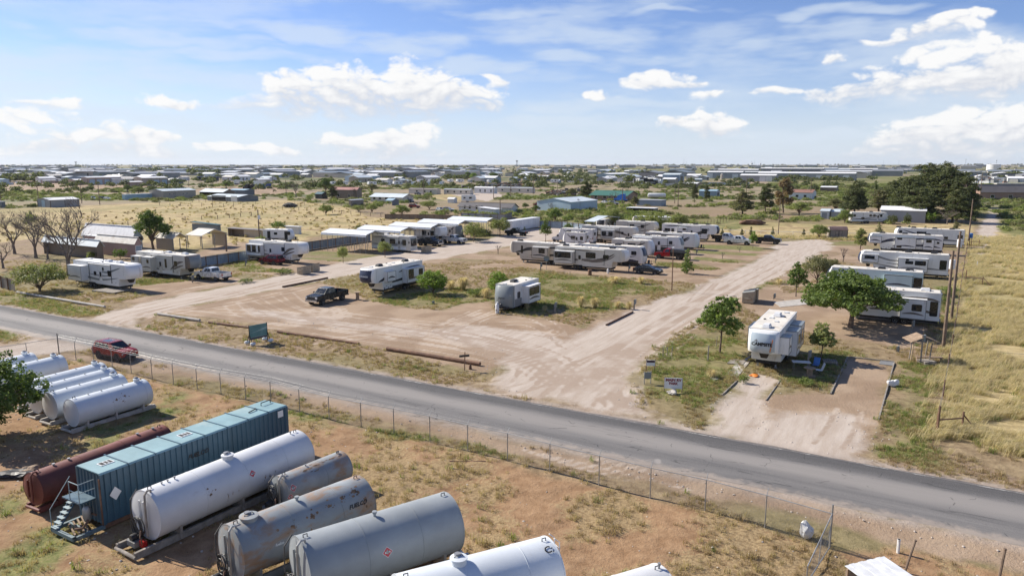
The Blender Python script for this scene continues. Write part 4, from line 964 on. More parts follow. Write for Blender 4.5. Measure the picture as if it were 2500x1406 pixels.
  MB().box(-.55,-.35,-.5,-.2,.25,.55).build('battery_box', M_('red_lamp'), pb)
 if ladder:
  mb = MB()
  for s in (-.2, .2): mb.tube([(L+.30,s,.2),(L+.30,s,zc+Rr-.1),(L+.05,s,zc+Rr+.12)], .022, 6)
  for i in range(8): mb.tube([(L+.30,-.2,.4+i*.3),(L+.30,.2,.4+i*.3)], .016, 6)
  mb.build('ladder', M_('white_plastic'), T)
 return T
tank('long white fuel tank beside the blue corrugated tank', -16.91, 30.88, 57, 9.0, 2.36, 1.52, 'tank_white', hatch=[(4.4,.28,.16)], vents=[(.85,.05,.10),(1.15,.05,.10),(1.5,.05,.14),(8.4,.05,.15)], hoses=True, skid='grey_wood', skid_ext=(1.1,.3),
  placards=[(5.0,1.22,.42,'1993')], patches=[(2.6,1.35,.42,.40,4),(5.7,1.62,.16,.34,5),(6.0,1.66,.10,.5,6),(3.5,1.75,.14,.5,7),(3.75,1.72,.08,.4,8),(4.1,1.7,.07,.35,9),(6.35,1.55,.09,.22,10)])
tank('short rust streaked grey tank squeezed between the white tank and the lettered grey tank', -11.75, 34.05, 53, 4.0, 1.66, 1.12, 'tank_rust', vents=[(1.6,.05,.10),(3.7,.05,.12)], hoses=True, skid='steel', placards=[(.25,1.15,.42,'1993'),(-.0,1.6,.36,'1993')], patches=[(1.5,.35,1.5,.36,21),(3.1,.3,1.2,.3,22)])
tank('grey tank with rust blotches and dark lettering near its far end', -11.69, 27.56, 47, 6.5, 2.34, 1.58, 'tank_rust', hatch=[(.85,.36,.10)], vents=[(3.1,.10,.20)], hoses=True, skid='galv', skid_ext=(.6,.2),
  texts=[('FUELCO', 5.55, 1.18, .26, 'ink', .35), ('fuelco', 1.55, 1.42, .16, 'ink_white', .2)], patches=[(2.3,1.05,.75,.45,31),(3.3,.95,.55,.6,32),(4.2,.82,.6,.3,33),(5.6,.62,.8,.5,34),(6.0,1.1,.4,.6,35),(4.9,.70,.5,.4,36)])
tank('largest plain grey tank with red diamond placard on its side', -8.35, 26.0, 35, 6.75, 2.64, 1.72, 'tank_grey', vents=[(3.2,.10,.22)], hoses=True, skid='galv', skid_ext=(.5,.5), placards=[(3.15,1.33,.46,'1993')])
tank('white tank with black painted letters and end ladder at the bottom edge', -4.05, 23.55, 26, 6.2, 2.5, 1.62, 'tank_white_clean', hatch=[(2.3,.30,.18)], skid='galv', ladder=True, texts=[('C:', 5.85, .42, .42, 'ink', 0)])
tank('white tank of which only the rounded far end shows at the bottom edge', 1.87, 22.72, 26, 4.2, 2.3, 1.55, 'tank_white', vents=[(4.0,.06,.22)], skid='galv', end_pipe=False)
tank('rusty red oxide tank behind the blue corrugated tank', -24.45, 34.34, 63, 7.6, 1.72, 1.14, 'tank_red', vents=[(1.1,.08,.10),(1.9,.08,.10),(5.9,.09,.10),(6.9,.09,.10)], skid='tank_red', skid_ext=(.1,.1))
for k, (x, y, a, L, lb) in enumerate(((-29.24,45.46,60,5.2,'white tank nearest the camera in the row beside the dark green tree'), (-31.55,46.85,61,5.1,'second white tank from the camera in the row, with a bent black pipe'), (-33.35,48.05,61.5,5.6,'third white tank from the camera in the row beside the tree'),
  (-34.9,49.5,61.5,5.6,'fourth white tank from the camera in the row beside the tree'), (-39.4,51.9,61.5,5.4,'white tank half hidden behind the dark green tree'), (-42.2,52.6,61.5,5.4,'farthest white tank at the left edge behind the tree'))):
 tank(lb, x, y, a, L, 1.86, 1.22, 'tank_white_clean' if k else 'tank_white_clean', hatch=[(L-.55,.20,.14)], vents=[(1.2,.05,.07),(2.1,.05,.07),(3.6,.05,.08)], group='white tanks in a row', end_pipe=False, skid='concrete', skid_ext=(.4,.3), patches=[(2.6,1.25,.5,.25,41),(3.2,1.1,.45,.3,42),(3.0,1.45,.3,.18,43)] if k == 0 else ())

def frac_tank():
 L, wd, H_ = 11.45, 2.0, 2.85; z0 = .30
 T = thing('frac_tank', 'long blue corrugated steel tank trailer with pale panelled top', 'tank', (-20.55, 32.75, 0), R(59.3))
 bl, tp = tank_mat('frac_blue'), tank_mat('frac_top')
 def corr(x0, x1, y, out, n):
  mb = MB(); st = (x1-x0)/n; pts = []
  for i in range(n):
   x = x0+i*st; d = .055*out
   pts += [(x,y),(x+st*.40,y),(x+st*.50,y+d),(x+st*.90,y+d)]
  pts.append((x1,y)); k = len(pts)
  for p in pts: mb.v += [(p[0],p[1],z0+.05),(p[0],p[1],H_)]
  for i in range(k-1): mb.f.append((2*i,2*i+2,2*i+3,2*i+1))
  return mb
 for s in (-1, 1): corr(0, L, s*wd/2, s, 36).build('side_wall', bl, T, fix=False)
 e = corr(-wd/2, wd/2, 0, -1, 7); e.v = [(y-.02, x, z) for x, y, z in e.v]; e.build('front_wall', bl, T, fix=False)
 e = corr(-wd/2, wd/2, 0, 1, 7); e.v = [(L+y+.02, x, z) for x, y, z in e.v]; e.build('rear_wall', bl, T, fix=False)
 MB().box(.02, L-.02, -wd/2+.02, wd/2-.02, z0, z0+.08).build('floor', bl, T)
 for x in (0, L):
  for s in (-1, 1): MB().box(x-.06, x+.06, s*wd/2-.05, s*wd/2+.05, z0, H_).build('corner_post', bl, T)
 n = 8
 for i in range(n):
  x0, x1 = -.05+i*(L+.1)/n, -.05+(i+1)*(L+.1)/n
  MB().hexa([(x0+.012,-wd/2-.06,H_),(x1-.012,-wd/2-.06,H_),(x1-.012,wd/2+.06,H_),(x0+.012,wd/2+.06,H_),(x0+.012,-wd/2+.05,H_+.07),(x1-.012,-wd/2+.05,H_+.07),(x1-.012,wd/2-.05,H_+.07),(x0+.012,wd/2-.05,H_+.07)]).build('roof_panel', tp, T, bevel=.01)
  if i: MB().box(x0-.035, x0+.035, -wd/2-.08, wd/2+.08, H_+.065, H_+.10).build('roof_rib', bl, T)
 for hx in (.85, 5.2):
  h_ = MB().box(hx-.34, hx+.34, -.24, .24, H_+.06, H_+.10).build('hatch_frame', M_('sign_white') if False else tank_mat('ink_white'), T)
  MB().box(hx-.28, hx+.28, -.18, .18, H_+.101, H_+.106).build('opening', M_('under'), h_)
  for k in (-.08, .1): MB().box(hx+k-.02, hx+k+.02, -.18, .18, H_+.106, H_+.116).build('grate_bar', tank_mat('ink_white'), h_)
 MB().tube([(10.6,.25,H_+.08),(10.6,.25,H_+.25),(11.3,.25,H_+.25),(11.3,.25,H_+.08)], .03, 6).tube([(9.3,-.2,H_+.12),(9.9,-.1,H_+.16),(10.0,.1,H_+.12)], .035, 6).build('lift_bar', M_('frame_black'), T)
 # nose: deck, stair and landing
 fr = MB().box(-1.5, .1, -wd/2, -wd/2+.14, .10, .28).box(-1.5, .1, wd/2-.14, wd/2, .10, .28).box(-1.5, -1.34, -wd/2, wd/2, .10, .28).box(-.75,-.63,-wd/2,wd/2,.12,.26)
 fr.build('nose_frame', mat('frac_frame', (.16,.22,.24), rough=.6, var=.15), T)
 st = MB().hexa([(-1.45,.95,.25),(-1.37,.95,.25),(-.30,.95,1.55),(-.38,.95,1.55),(-1.45,.99,.25),(-1.37,.99,.25),(-.30,.99,1.55),(-.38,.99,1.55)]).hexa([(-1.45,.45,.25),(-1.37,.45,.25),(-.30,.45,1.55),(-.38,.45,1.55),(-1.45,.49,.25),(-1.37,.49,.25),(-.30,.49,1.55),(-.38,.49,1.55)])
 s_ = st.build('stair', bl, T)
 for i in range(7): MB().box(-1.40+i*.16-.12, -1.40+i*.16+.12, .49, .95, .34+i*.185, .37+i*.185).build('tread', mat('frac_tread', (.30,.38,.40), rough=.6, var=.1), s_)
 ld = MB().box(-.85,-.02,-.55,.98,1.55,1.62).build('landing', bl, T)
 rl = MB()
 for p in ((-.82,-.52),(-.82,.3),(-.05,-.52)): rl.tube([(p[0],p[1],1.62),(p[0],p[1],2.55)], .022, 6)
 rl.tube([(-.05,-.52,2.55),(-.82,-.52,2.55),(-.82,.3,2.55)], .022, 6).tube([(-.05,-.52,2.1),(-.82,-.52,2.1),(-.82,.3,2.1)], .02, 6).tube([(-1.45,.97,.3),(-1.45,.97,1.2),(-.4,.97,2.5)], .02, 6)
 rl.build('railing', mat('frac_tread', (.30,.38,.40)), T)
 MB().box(-.10,-.02,-wd/2-.02,-wd/2+.08,.30,2.65).build('rust_streaked_post', M_('rusty'), T)
 MB().lathe([(.14,.55),(.20,.75),(.20,1.15),(.12,1.3),(.05,1.34)], 14, 'z', (-.45,-.35,0)).build('filter_pot', M_('galv'), T, smooth=True)
 MB().tube([(-.45,-.35,.7),(-.6,-.6,.6),(-.9,-.7,.45),(-1.1,-.4,.4)], .06, 8).tube([(-.3,-.5,.9),(-.3,-.85,.9)], .05, 8).build('pipework', M_('rusty'), T)
 for k in range(4): MB().bar((-1.3+k*.2,-.8,.31),(-.9+k*.25,.5+.1*k,.33),.07).build('loose_plank', M_('wood'), T)
 # rear axle
 for s in (-1, 1):
  for x in (L-.9,): wheel(T, x, s*(wd/2+.02), .48, .30, 'rim_dark', s)
 MB().box(L-1.6, L+.35, -wd/2-.30, wd/2+.30, .95, 1.02).build('mudguard', M_('under'), T)
 MB().box(0, L, -wd/2-.02, -wd/2+.14, .10, .32).box(0, L, wd/2-.14, wd/2+.02, .10, .32).build('chassis_rail', M_('rusty'), T)
 dm = MB().poly([(1.55,-wd/2-.075,1.35),(1.85,-wd/2-.075,1.70),(1.55,-wd/2-.075,2.05),(1.25,-wd/2-.075,1.70)]).build('placard', tank_mat('sign_white'), T, fix=False)
 dm.location = (-.95, 0, 0)
 MB().box(L-.75, L-.35, -wd/2-.085, -wd/2-.078, 2.35, 2.75).build('white_panel', tank_mat('sign_white'), T)
 lettering('FUELCO', .34, tank_mat('ink'), T, (5.2, -wd/2-.08, 2.05), (1,0,0), (0,0,1), shear=.3, bold=.008)
frac_tank()
# ------------------------------------------------------------------ chain-link fence along the yard
FENCE = [(145,870),(186,879),(230,889),(275,901),(321,912),(372,926),(424,938),(482,951),(540,963),(600,974),(662,986),(732,1006),(804,1025),(882,1042),(962,1058),(1050,1078),(1142,1101),(1239,1124),(1342,1152),(1462,1184),(1587,1216),(1721,1248),(1867,1289),(2025,1338)]
def chain_fence(label, pts, h=1.72, arm=True, mesh=True, post_mat='galv', step=.075):
 T = thing('chain_link_fence', label, 'fence'); gm = M_(post_mat)
 P = [Vector((p.x, p.y, 0)) for p in pts]
 for i, p in enumerate(P):
  z = ground_z(p.x, p.y); big = i in (0, len(P)-1); r = .045 if big else .03
  po = MB().tube([(p.x,p.y,z-.1),(p.x,p.y,h+(.45 if big else 0))], r, 8).build('post', gm, T, smooth=True)
  if arm and not big:
   q = P[min(i+1, len(P)-1)]-P[max(i-1, 0)]; q.normalize(); n = Vector((-q.y, q.x, 0))
   MB().tube([(p.x,p.y,h),(p+n*.22+Vector((0,0,h+.30)))], .018, 6).build('outrigger', gm, po)
 rm = MB()
 for a, b in zip(P[:-1], P[1:]): rm.tube([(a.x,a.y,h),(b.x,b.y,h)], .022, 6)
 rm.build('top_rail', gm, T, smooth=True)
 if arm:
  wm = MB()
  for k in (.12, .28):
   for a, b in zip(P[:-1], P[1:]):
    q = (b-a).normalized(); n = Vector((-q.y, q.x, 0)); o = n*.22*k/.3+Vector((0,0,h+k)); wm.tube([a+o, b+o], .0035, 3, caps=False)
  wm.build('barbed_wire', gm, T)
 if mesh:
  v = []; f = []
  for a, b in zip(P[:-1], P[1:]):
   L = (b-a).length; d = (b-a)/L; k = int(L/step); n = Vector((-d.y, d.x, 0))*.0016; hh = h-.03
   for sgn in (1, -1):
    for i in range(-int(hh/step), k+1):
     s0 = i*step; s1 = s0+hh
     if sgn < 0: s0, s1 = s1, s0
     z0, z1 = .03, h
     # clip to the bay
     t0, t1 = 0.0, 1.0
     for (pp, qq) in ((s0, s1),):
      dd = qq-pp
      lo, hi = sorted(((0-pp)/dd, (L-pp)/dd)); t0, t1 = max(t0, lo), min(t1, hi)
     if t1-t0 < .02: continue
     A = a+d*(s0+(s1-s0)*t0)+Vector((0,0,z0+(z1-z0)*t0)); B = a+d*(s0+(s1-s0)*t1)+Vector((0,0,z0+(z1-z0)*t1))
     kk = len(v); u = Vector((d.x, d.y, -sgn)).normalized()*.0018
     v += [A+n, A-n, B-n, B+n, A+u, A-u, B-u, B+u]; f += [(kk,kk+1,kk+2,kk+3),(kk+4,kk+5,kk+6,kk+7)]
  o = obj('wire_mesh', np_mesh('wire_mesh', np.array([tuple(q) for q in v]), np.array(f), gm), T); tag(o, kind='stuff')
 return T
chain_fence('long chain link fence with angled barbed wire arms along the near side of the road', [G(*p) for p in FENCE])
chain_fence('short chain link return fence leaving the heavy corner post at the left edge', [G(145,870), G(68,883), G(-20,898), G(-110,915)], arm=False, step=.09)
# sagging end gate at the right end of the fence
def end_gate():
 a = G(2025,1340); b = G(1968,1430); T = thing('fence_gate', 'leaning chain link gate leaf at the right end of the yard fence', 'gate', a, math.atan2(b.y-a.y, b.x-a.x))
 L = (b-a).length; MB().tube([(0,0,1.75),(0,0,.1),(L,0,.1),(L,0,.9),(0,0,1.75)], .028, 8).build('frame', M_('galv'), T, smooth=True)
 mb = MB()
 for i in range(24):
  t = i/23*L; mb.tube([(t,0,.1),(max(0,t-1.2),0,min(1.3,1.75-.85*max(0,t-1.2)/L))], .0035, 3, caps=False).tube([(t,0,.1),(min(L,t+.8),0,min(.9,.9))], .0035, 3, caps=False)
 mb.build('wire_mesh', M_('galv'), T)
 MB().tube([(L*.5,0,.1),(L*.45,0,1.3)], .022, 6).build('brace', M_('galv'), T)
end_gate()

# ------------------------------------------------------------------ pipes lying as kerbs, signs and small things by the road
def pipe(label, p, q, r, m, z=0.0, seg=2):
 a, b = G(*p), G(*q); T = thing('steel_pipe', label, 'pipe', a, math.atan2(b.y-a.y, b.x-a.x)); L = (b-a).length; n = seg
 for i in range(n):
  x0, x1 = L*i/n, L*(i+1)/n
  o = MB().lathe([(r*.82,x0),(r,x0+.004),(r,x1-.004),(r*.82,x1)], 14, 'x', (0,0,r+z)).build('pipe_length', M_(m), T, smooth=True)
  MB().lathe([(r*.80,x0-.004),(r*.80,x0+.002)], 14, 'x', (0,0,r+z)).build('dark_end', M_('under'), o)
 return T
pipe('pale pipe lying beside the road below the mesquite bush', (42,716), (256,752), .16, 'concrete', seg=2)
pipe('pale pipe lying at the left drive mouth, farthest left of the lot edge', (386,769), (488,785), .16, 'concrete', seg=1)
pipe('rusty pipe behind the teal sign at the lot edge', (510,789), (612,803), .13, 'rusty', seg=1)
pipe('rusty pipe between the teal sign and the thick dark pipe', (678,812), (876,842), .14, 'rusty', seg=2)
pipe('thick dark pipe with a short post at its right end by the road', (945,855), (1172,893), .18, 'rusty', seg=2)
pipe('thin rusty pipe bordering the left gravel drive', (690,702), (800,680), .12, 'rusty', seg=3)
pipe('short dark pipe stub bordering the patch beside the grey travel trailer', (1480,795), (1545,763), .10, 'rusty', seg=1)
pipe('rusty bar lying in the dirt inside the yard fence', (1098,1128), (1186,1128), .05, 'rusty', seg=1)
def teal_sign():
 g = G(632,836); T = thing('roadside_sign', 'teal panel sign on black legs weighted with white sandbags', 'sign', g, R(50))
 tm = mat('sign_teal', (.10,.24,.24), rough=.35, var=.12, vscale=.8, dirt=(.22,.36,.34), dirt_amt=.3, dscale=.5); bk = M_('frame_black')
 MB().box(-.95,.95,-.02,.02,.62,1.85).build('panel', tm, T)
 MB().prism([(-.95,1.05),(.95,1.30),(.95,1.52),(-.3,1.18)], -.030, -.024).build('swoosh', mat('sign_teal_light', (.30,.46,.45), rough=.35), T)
 MB().box(-.95,.95,-.025,.025,.42,.60).build('lower_band', mat('sign_navy', (.03,.05,.09), rough=.4), T)
 for s in (-1, 1):
  l = MB().bar((s*.97,0,0),(s*.97,0,1.9),.06).bar((s*.97,0,1.0),(s*.97,-.55,0),.05).bar((s*.97,0,1.0),(s*.97,.55,0),.05).build('leg', bk, T)
  for y in (-.55, .5): MB().lathe([(.10,-.26),(.16,-.18),(.17,.0),(.16,.18),(.10,.26)], 10, 'x', (s*.97,y,.12)).build('sandbag', M_('white_plastic'), l, smooth=True)
teal_sign()
def board_sign(label, px, py, rz, w_, z0, z1, post='rusty', face='white_plastic', lines=(), stripe=None):
 g = G(px, py); T = thing('sign_board', label, 'sign', g, rz)
 f = MB().box(-w_/2, w_/2, -.015, .015, z0, z1).build('board', M_(face), T)
 for s in (-1, 1): MB().box(s*(w_/2)-.03, s*(w_/2)+.03, -.03+.045, .03+.045, -.1, z1+.05).build('post', M_(post), T)
 if stripe: MB().box(-w_/2+.02, w_/2-.02, -.021, -.015, stripe[0], stripe[1]).build('title_band', mat('sign_maroon', (.05,.02,.035), rough=.5), f)
 for s, sz, z, cm, b in lines: lettering(s, sz, tank_mat('ink') if cm == 'k' else mat('sign_red', (.22,.012,.03), rough=.5), f, (0,-.022,z), (1,0,0), (0,0,1), bold=b)
 return T
board_sign('white board sign with maroon lettering on the grass at the drive entrance', 1643, 958, R(-8), 1.35, .32, 1.18, lines=[('MAIN RV', .30, 1.00, 'r', .014), ('PARK', .27, .73, 'r', .014)], post='wood')
board_sign('small sign with dark title band left of the park board', 1588, 908, R(-5), .72, .55, 1.05, stripe=(.84,1.03), post='rusty')
board_sign('small plain grey sign on thin wire legs', 1581, 937, R(10), .55, .45, .98, face='rv_slate', post='galv')
# ------------------------------------------------------------------ campers
HL, HD = HU + math.pi, HW + math.pi               # facing left along the road's grid / facing down towards the road
def rv_span(label, px, py, px_front, heading, **k):
 """rear ground point of the camera-facing flank, and the picture column of its front end"""
 d = Vector((math.cos(heading), math.sin(heading), 0)); L = solve(G(px, py), d, px_front)
 return rv_at(label, px, py, True, heading, min(13.2, max(5.5, L)), **k)
SR, SL = -1, 1
std5 = dict(kind='fifth')
def sl(s, a, b, z0=1.15, z1=3.15, d=.75, w=()): return (s, a, b, z0, z1, d, list(w))

# left row, noses to the right
rv_span('white fifth wheel camper beside the wooden step deck, far left of the row', 184, 696, 322, HU, style=3, acc='rv_slate', body='rv_white', cap='rv_white', roof='roof_white', ac='white_plastic', acs=(.52,.72), capwin=False,
  slides=[sl(SR,.01,.26,1.0,3.1,.95)], wins=[(SR,.40,2.15,.42,.42),(SR,.66,2.35,.62,.62),(SR,.55,2.9,.25,.35),(SL,.3,2.2,.8,.6),(SL,.6,2.2,.8,.6)], door=(SR,.50))
rv_span('fifth wheel camper with brown nose and mountain picture on its front', 336, 670, 473, HU, style=5, acc='rv_bronze', body='rv_cream', cap='rv_bronze', vis='rv_slate', acs=(.50,.80), ac='white_plastic',
  slides=[sl(SR,.0,.15,1.15,3.1,.9,[(.05,2.7,.5,.4)]), sl(SR,.20,.38,1.0,3.1,.9,[(.32,2.5,.4,.45)])], wins=[(SR,.56,2.3,.32,1.1),(SR,.74,2.4,.55,.6),(SL,.3,2.2,.9,.6)], door=(SR,.46))
rv_span('cream fifth wheel camper with large dark rear windows behind the maroon car', 610, 635, 738, HU, style=5, acc='rv_bronze', body='rv_white', cap='rv_white', low='rv_tan', acs=(.28,.68), capwin=False,
  slides=[sl(SR,.01,.30,1.1,3.05,.85,[(.07,2.35,.85,.95),(.17,2.35,.85,.95),(.27,2.35,.35,.95)])], wins=[(SR,.66,2.5,.55,.55),(SL,.4,2.2,.8,.6)], door=(SR,.42))
# front lot, noses to the road
dg = rv_at('fifth wheel camper with dark painted nose parked beside the round green tree', 907, 727, False, HD, 11.4, style=2, acc='rv_dark', body='rv_white', cap='rv_white', vis='rv_navy', low='rv_dark', lowh=.30, acs=(.22,.72),
  slides=[sl(SL,.06,.42,1.05,3.0,.85,[(.36,2.3,.55,1.0),(.31,2.3,.45,1.0),(.14,2.3,.8,.75)]), sl(SL,.60,.76,1.75,3.1,.55,[])], wins=[(SL,.72,2.5,.3,.8),(SR,.3,2.3,1.0,.7),(SR,.6,2.3,.7,.6)], door=(SR,.45), awn=False)
lettering('DURANGO', .30, tank_mat('ink_white'), dg, (11.4+.03, 0, 2.72), (0,1,0), (0,0,1), bold=.012)
jy = rv_at('short grey nosed travel trailer with one wide slide out on the front lot', 1246, 765, False, HD, 7.3, kind='trailer', body='rv_white', cap='rv_slate', low='rv_grey', lowh=.95, vis='rv_slate', style=0, acc='rv_dark', acs=(.58,), capwin=False,
  slides=[sl(SL,.20,.62,.78,2.85,1.0,[(.33,2.2,1.05,.8),(.51,2.2,1.05,.8)])], wins=[(SL,.72,1.9,.5,.6),(SR,.4,2.0,.9,.7),(SR,.7,2.0,.6,.6)], door=(SR,.55), awn=True)
lettering('Jayco', .42, tank_mat('ink'), jy, (7.3+.02, 0, 1.75), (0,1,0), (0,0,1), shear=.25)
MB().box(7.10,7.32,-1.0,1.0,.45,.72).build('front_guard', M_('rv_dark'), jy, bevel=.05)
for s in (-1, 1): MB().box(6.86,6.98,s*.86-.18,s*.86+.18,2.02,2.12).build('nose_lamp', M_('lamp'), jy, bevel=.02)
cs = rv_at('white fifth wheel camper with blue grey lettered nose at the right front site', 1893, 921, False, HD, 10.2, style=4, acc='rv_navy', body='rv_white', cap='rv_white', vis='rv_sky', acs=(.30,.82), ac='white_plastic', awn=False,
  slides=[sl(SL,.16,.38,1.15,3.2,.95,[(.27,2.3,.9,.7)]), sl(SL,.42,.60,.95,3.1,1.0,[(.5,2.3,.8,.7)]), sl(SL,.74,.88,1.70,3.15,.75,[(.84,2.45,.0,.0)] if False else []), sl(SR,.30,.55,1.1,3.0,.8,[(.42,2.2,.9,.7)])],
  wins=[(SL,.68,2.5,.4,.6),(SR,.7,2.4,.6,.6)], door=(SR,.62))
lettering('CAMPSITE', .37, tank_mat('ink'), cs, (10.2+.035, 0, 2.66), (0,1,0), (0,0,1), bold=.02)
for k, (y, z, w_) in enumerate(((-.45,2.92,.5),(.05,3.0,.6),(.5,2.90,.5))): MB().add([(10.16-.03*k,y-w_/2,z-.05),(10.16-.03*k,y+w_/2,z-.05),(10.12-.03*k,y,z+.14)], [(0,1,2)]).build('mountain_print', M_('rv_grey'), cs, fix=False)
MB().hexa([(10.10,.62,2.05),(10.10,.70,2.05),(10.14,.70,2.05),(10.14,.62,2.05),(10.0,.80,3.1),(10.0,.86,3.1),(10.06,.86,3.1),(10.06,.80,3.1)]).build('orange_stripe', M_('orange'), cs)
# centre block
rv_span('tan fifth wheel camper, its nose to the left, behind the long lettered camper', 1402, 651, 1240, HL, style=2, acc='rv_dark', body='rv_tan', cap='rv_tan', vis='rv_tan', low='rv_tan', acs=(.22,.86), capwin=False,
  slides=[sl(SL,.36,.60,1.1,3.05,.8,[(.45,2.45,1.0,.7)])], wins=[(SL,.20,2.5,.95,.6),(SL,.78,2.4,.25,1.1),(SR,.4,2.2,1,.7)], door=(SR,.5))
mo = rv_span('long beige fifth wheel camper with dark window bank, nearest of the centre block', 1354, 654, 1528, HU, style=1, acc='rv_bronze', body='rv_cream', cap='rv_cream', vis='rv_white', acs=(.12,.78), low='rv_cream',
  slides=[sl(SR,.02,.29,1.05,3.05,.9,[(.085,2.45,1.15,.8),(.20,2.45,1.35,.8)])], wins=[(SR,.515,2.55,1.35,.75),(SR,.725,2.45,.75,.5),(SL,.4,2.2,1.0,.7)], door=(SR,.36))
lettering('MONTANA', .32, tank_mat('ink'), mo, (8.6, -1.262, 1.98), (1,0,0), (0,0,1))
rv_span('white travel trailer with navy roof trim behind the long beige camper', 1418, 641, 1572, HU, kind='trailer', style=4, acc='rv_navy', body='rv_white', cap='rv_white', vis='rv_navy', low='rv_dark', lowh=.5, acs=(.15,.55), slides=[sl(SR,.2,.45,.9,2.9,.8,[(.3,2.1,.9,.7)])], wins=[(SR,.72,2.3,.6,.5),(SR,.84,2.3,.7,.5),(SL,.4,2.1,.8,.6)], door=(SR,.62), top=3.35)
rv_span('grey and white travel trailer with blue emblem on its sloping nose', 1492, 624, 1592, HU, kind='trailer', style=3, acc='rv_dark', body='rv_cream', cap='rv_white', vis='rv_white', acs=(.35,), capwin=False, wins=[(SR,.2,2.1,.9,.6),(SR,.5,2.2,1.2,.6),(SL,.4,2.1,.8,.6)], door=(SR,.33))
rv_span('white travel trailer with black outlines and dark skirt beside the red pickup', 1542, 614, 1664, HU, kind='trailer', style=4, acc='rv_dark', body='rv_white', cap='rv_white', vis='rv_slate', low='rv_dark', lowh=.55, acs=(.28,.60), slides=[sl(SR,.05,.42,.95,2.95,.8,[(.22,2.2,.9,.7)])], wins=[(SR,.78,2.2,.5,.5),(SL,.4,2.1,.8,.6)], door=(SR,.55), top=3.3)
rv_span('white travel trailer with black curved nose stripe behind the outlined trailer', 1576, 604, 1703, HU, kind='trailer', style=1, acc='rv_dark', body='rv_white', cap='rv_white', vis='rv_dark', acs=(.35,.62), capwin=False, wins=[(SR,.66,2.25,1.0,.6),(SR,.3,2.2,.9,.6),(SL,.4,2.1,.8,.6)], door=(SR,.48), top=3.3)
rv_span('long white fifth wheel camper with black swooshes hitched near the white pickups', 1615, 585, 1752, HU, style=1, acc='rv_dark', body='rv_white', cap='rv_white', vis='rv_navy', acs=(.30,.58,.80), slides=[sl(SR,.30,.46,1.1,3.0,.7,[(.42,2.7,.6,.4)])], wins=[(SR,.10,2.2,1.0,.8),(SR,.20,2.2,.5,.8),(SR,.76,2.4,.95,.9),(SL,.4,2.2,.9,.7)], door=(SR,.54))
rv_span('cream fifth wheel camper with bronze swooshes at the back of the centre block', 1420, 590, 1553, HU, style=2, acc='rv_bronze', body='rv_cream', cap='rv_cream', acs=(.18,), capwin=False, slides=[sl(SR,.38,.62,1.1,3.0,.8,[(.44,2.2,.85,.75),(.56,2.2,.85,.75)])], wins=[(SR,.75,2.4,.4,.4),(SR,.28,2.2,.3,.4),(SL,.4,2.2,.9,.7)], door=(SR,.86))
rv_span('cream camper with only its roof and upper side showing behind the bronze swooshed camper', 1503, 576, 1603, HU, style=3, acc='rv_bronze', body='rv_cream', cap='rv_cream', acs=(.62,), capwin=False, wins=[(SR,.4,2.6,.9,.6),(SR,.65,2.6,.6,.6),(SL,.4,2.2,.9,.7)], door=(SR,.5))
rv_span('white travel trailer end showing behind the tan camper', 1428, 607, 1376, HL, kind='trailer', style=3, acc='rv_grey', body='rv_white', cap='rv_white', acs=(.2,.8), capwin=False, wins=[(SL,.15,2.1,.5,.6),(SL,.5,2.2,.8,.5)], door=(SL,.35))
# class C motorhome: cab with an overhanging bunk
def class_c():
 T = rv_span('white motorhome with a low hood and cab facing left in the centre block', 1446, 597, 1360, HL, kind='trailer', style=3, acc='rv_slate', body='rv_white', cap='rv_white', ac='white_plastic', acs=(.5,), capwin=False, tank=False, name='motorhome', cat='motorhome',
  wins=[(SL,.6,2.1,.8,.6),(SL,.3,2.1,.8,.5),(SR,.4,2.1,.8,.6)], door=(SR,.5), awn=True)
 L = max(c.location.x for c in T.children); b = [c for c in T.children if c.name.startswith('front_cap')][0]; x = max(v.co.x for v in b.data.vertices)
 for c in list(T.children):
  if c.name.startswith(('tongue', 'propane')): bpy.data.objects.remove(c)
 MB().prism([(x-.6,.5),(x+1.5,.5),(x+1.6,.95),(x+1.35,1.15),(x+.55,1.25),(x+.1,1.85),(x-.6,1.9)], -.95, .95).build('cab', M_('rv_white'), T, bevel=.07, smooth=True)
 MB().hexa([(x+.50,-.8,1.30),(x+.57,-.8,1.30),(x+.57,.8,1.30),(x+.50,.8,1.30),(x+.10,-.72,1.84),(x+.17,-.72,1.84),(x+.17,.72,1.84),(x+.10,.72,1.84)]).build('windshield', M_('glass'), T)
 for s in (-1, 1): wheel(T, x+.85, s*.86, .37, .24, 'rim', s); MB().box(x-.35, x+.2, s*.952-.006, s*.952+.006, 1.3, 1.75).build('side_window', M_('glass'), T)
class_c()
# back of the block
rv_at('camper with a black nose under the grey carport roof behind the centre block', 1475, 572, False, HD, 10.5, style=1, acc='rv_dark', body='rv_white', cap='rv_white', vis='rv_dark', acs=(.5,), wins=[(SL,.5,2.3,.9,.6)], door=(SR,.5))
rv_span('tall grey camper parked behind the willows at the top of the block', 1655, 567, 1540, HL, style=0, acc='rv_dark', body='rv_tan', cap='rv_tan', roof='roof_white', low='rv_tan', ac='white_plastic', acs=(.3,), capwin=False, slides=[sl(SL,.15,.35,1.0,3.1,.6)], wins=[(SL,.5,2.2,.9,.6),(SL,.8,2.2,.9,.6),(SL,.08,2.4,.5,1.0)], door=(SR,.5))
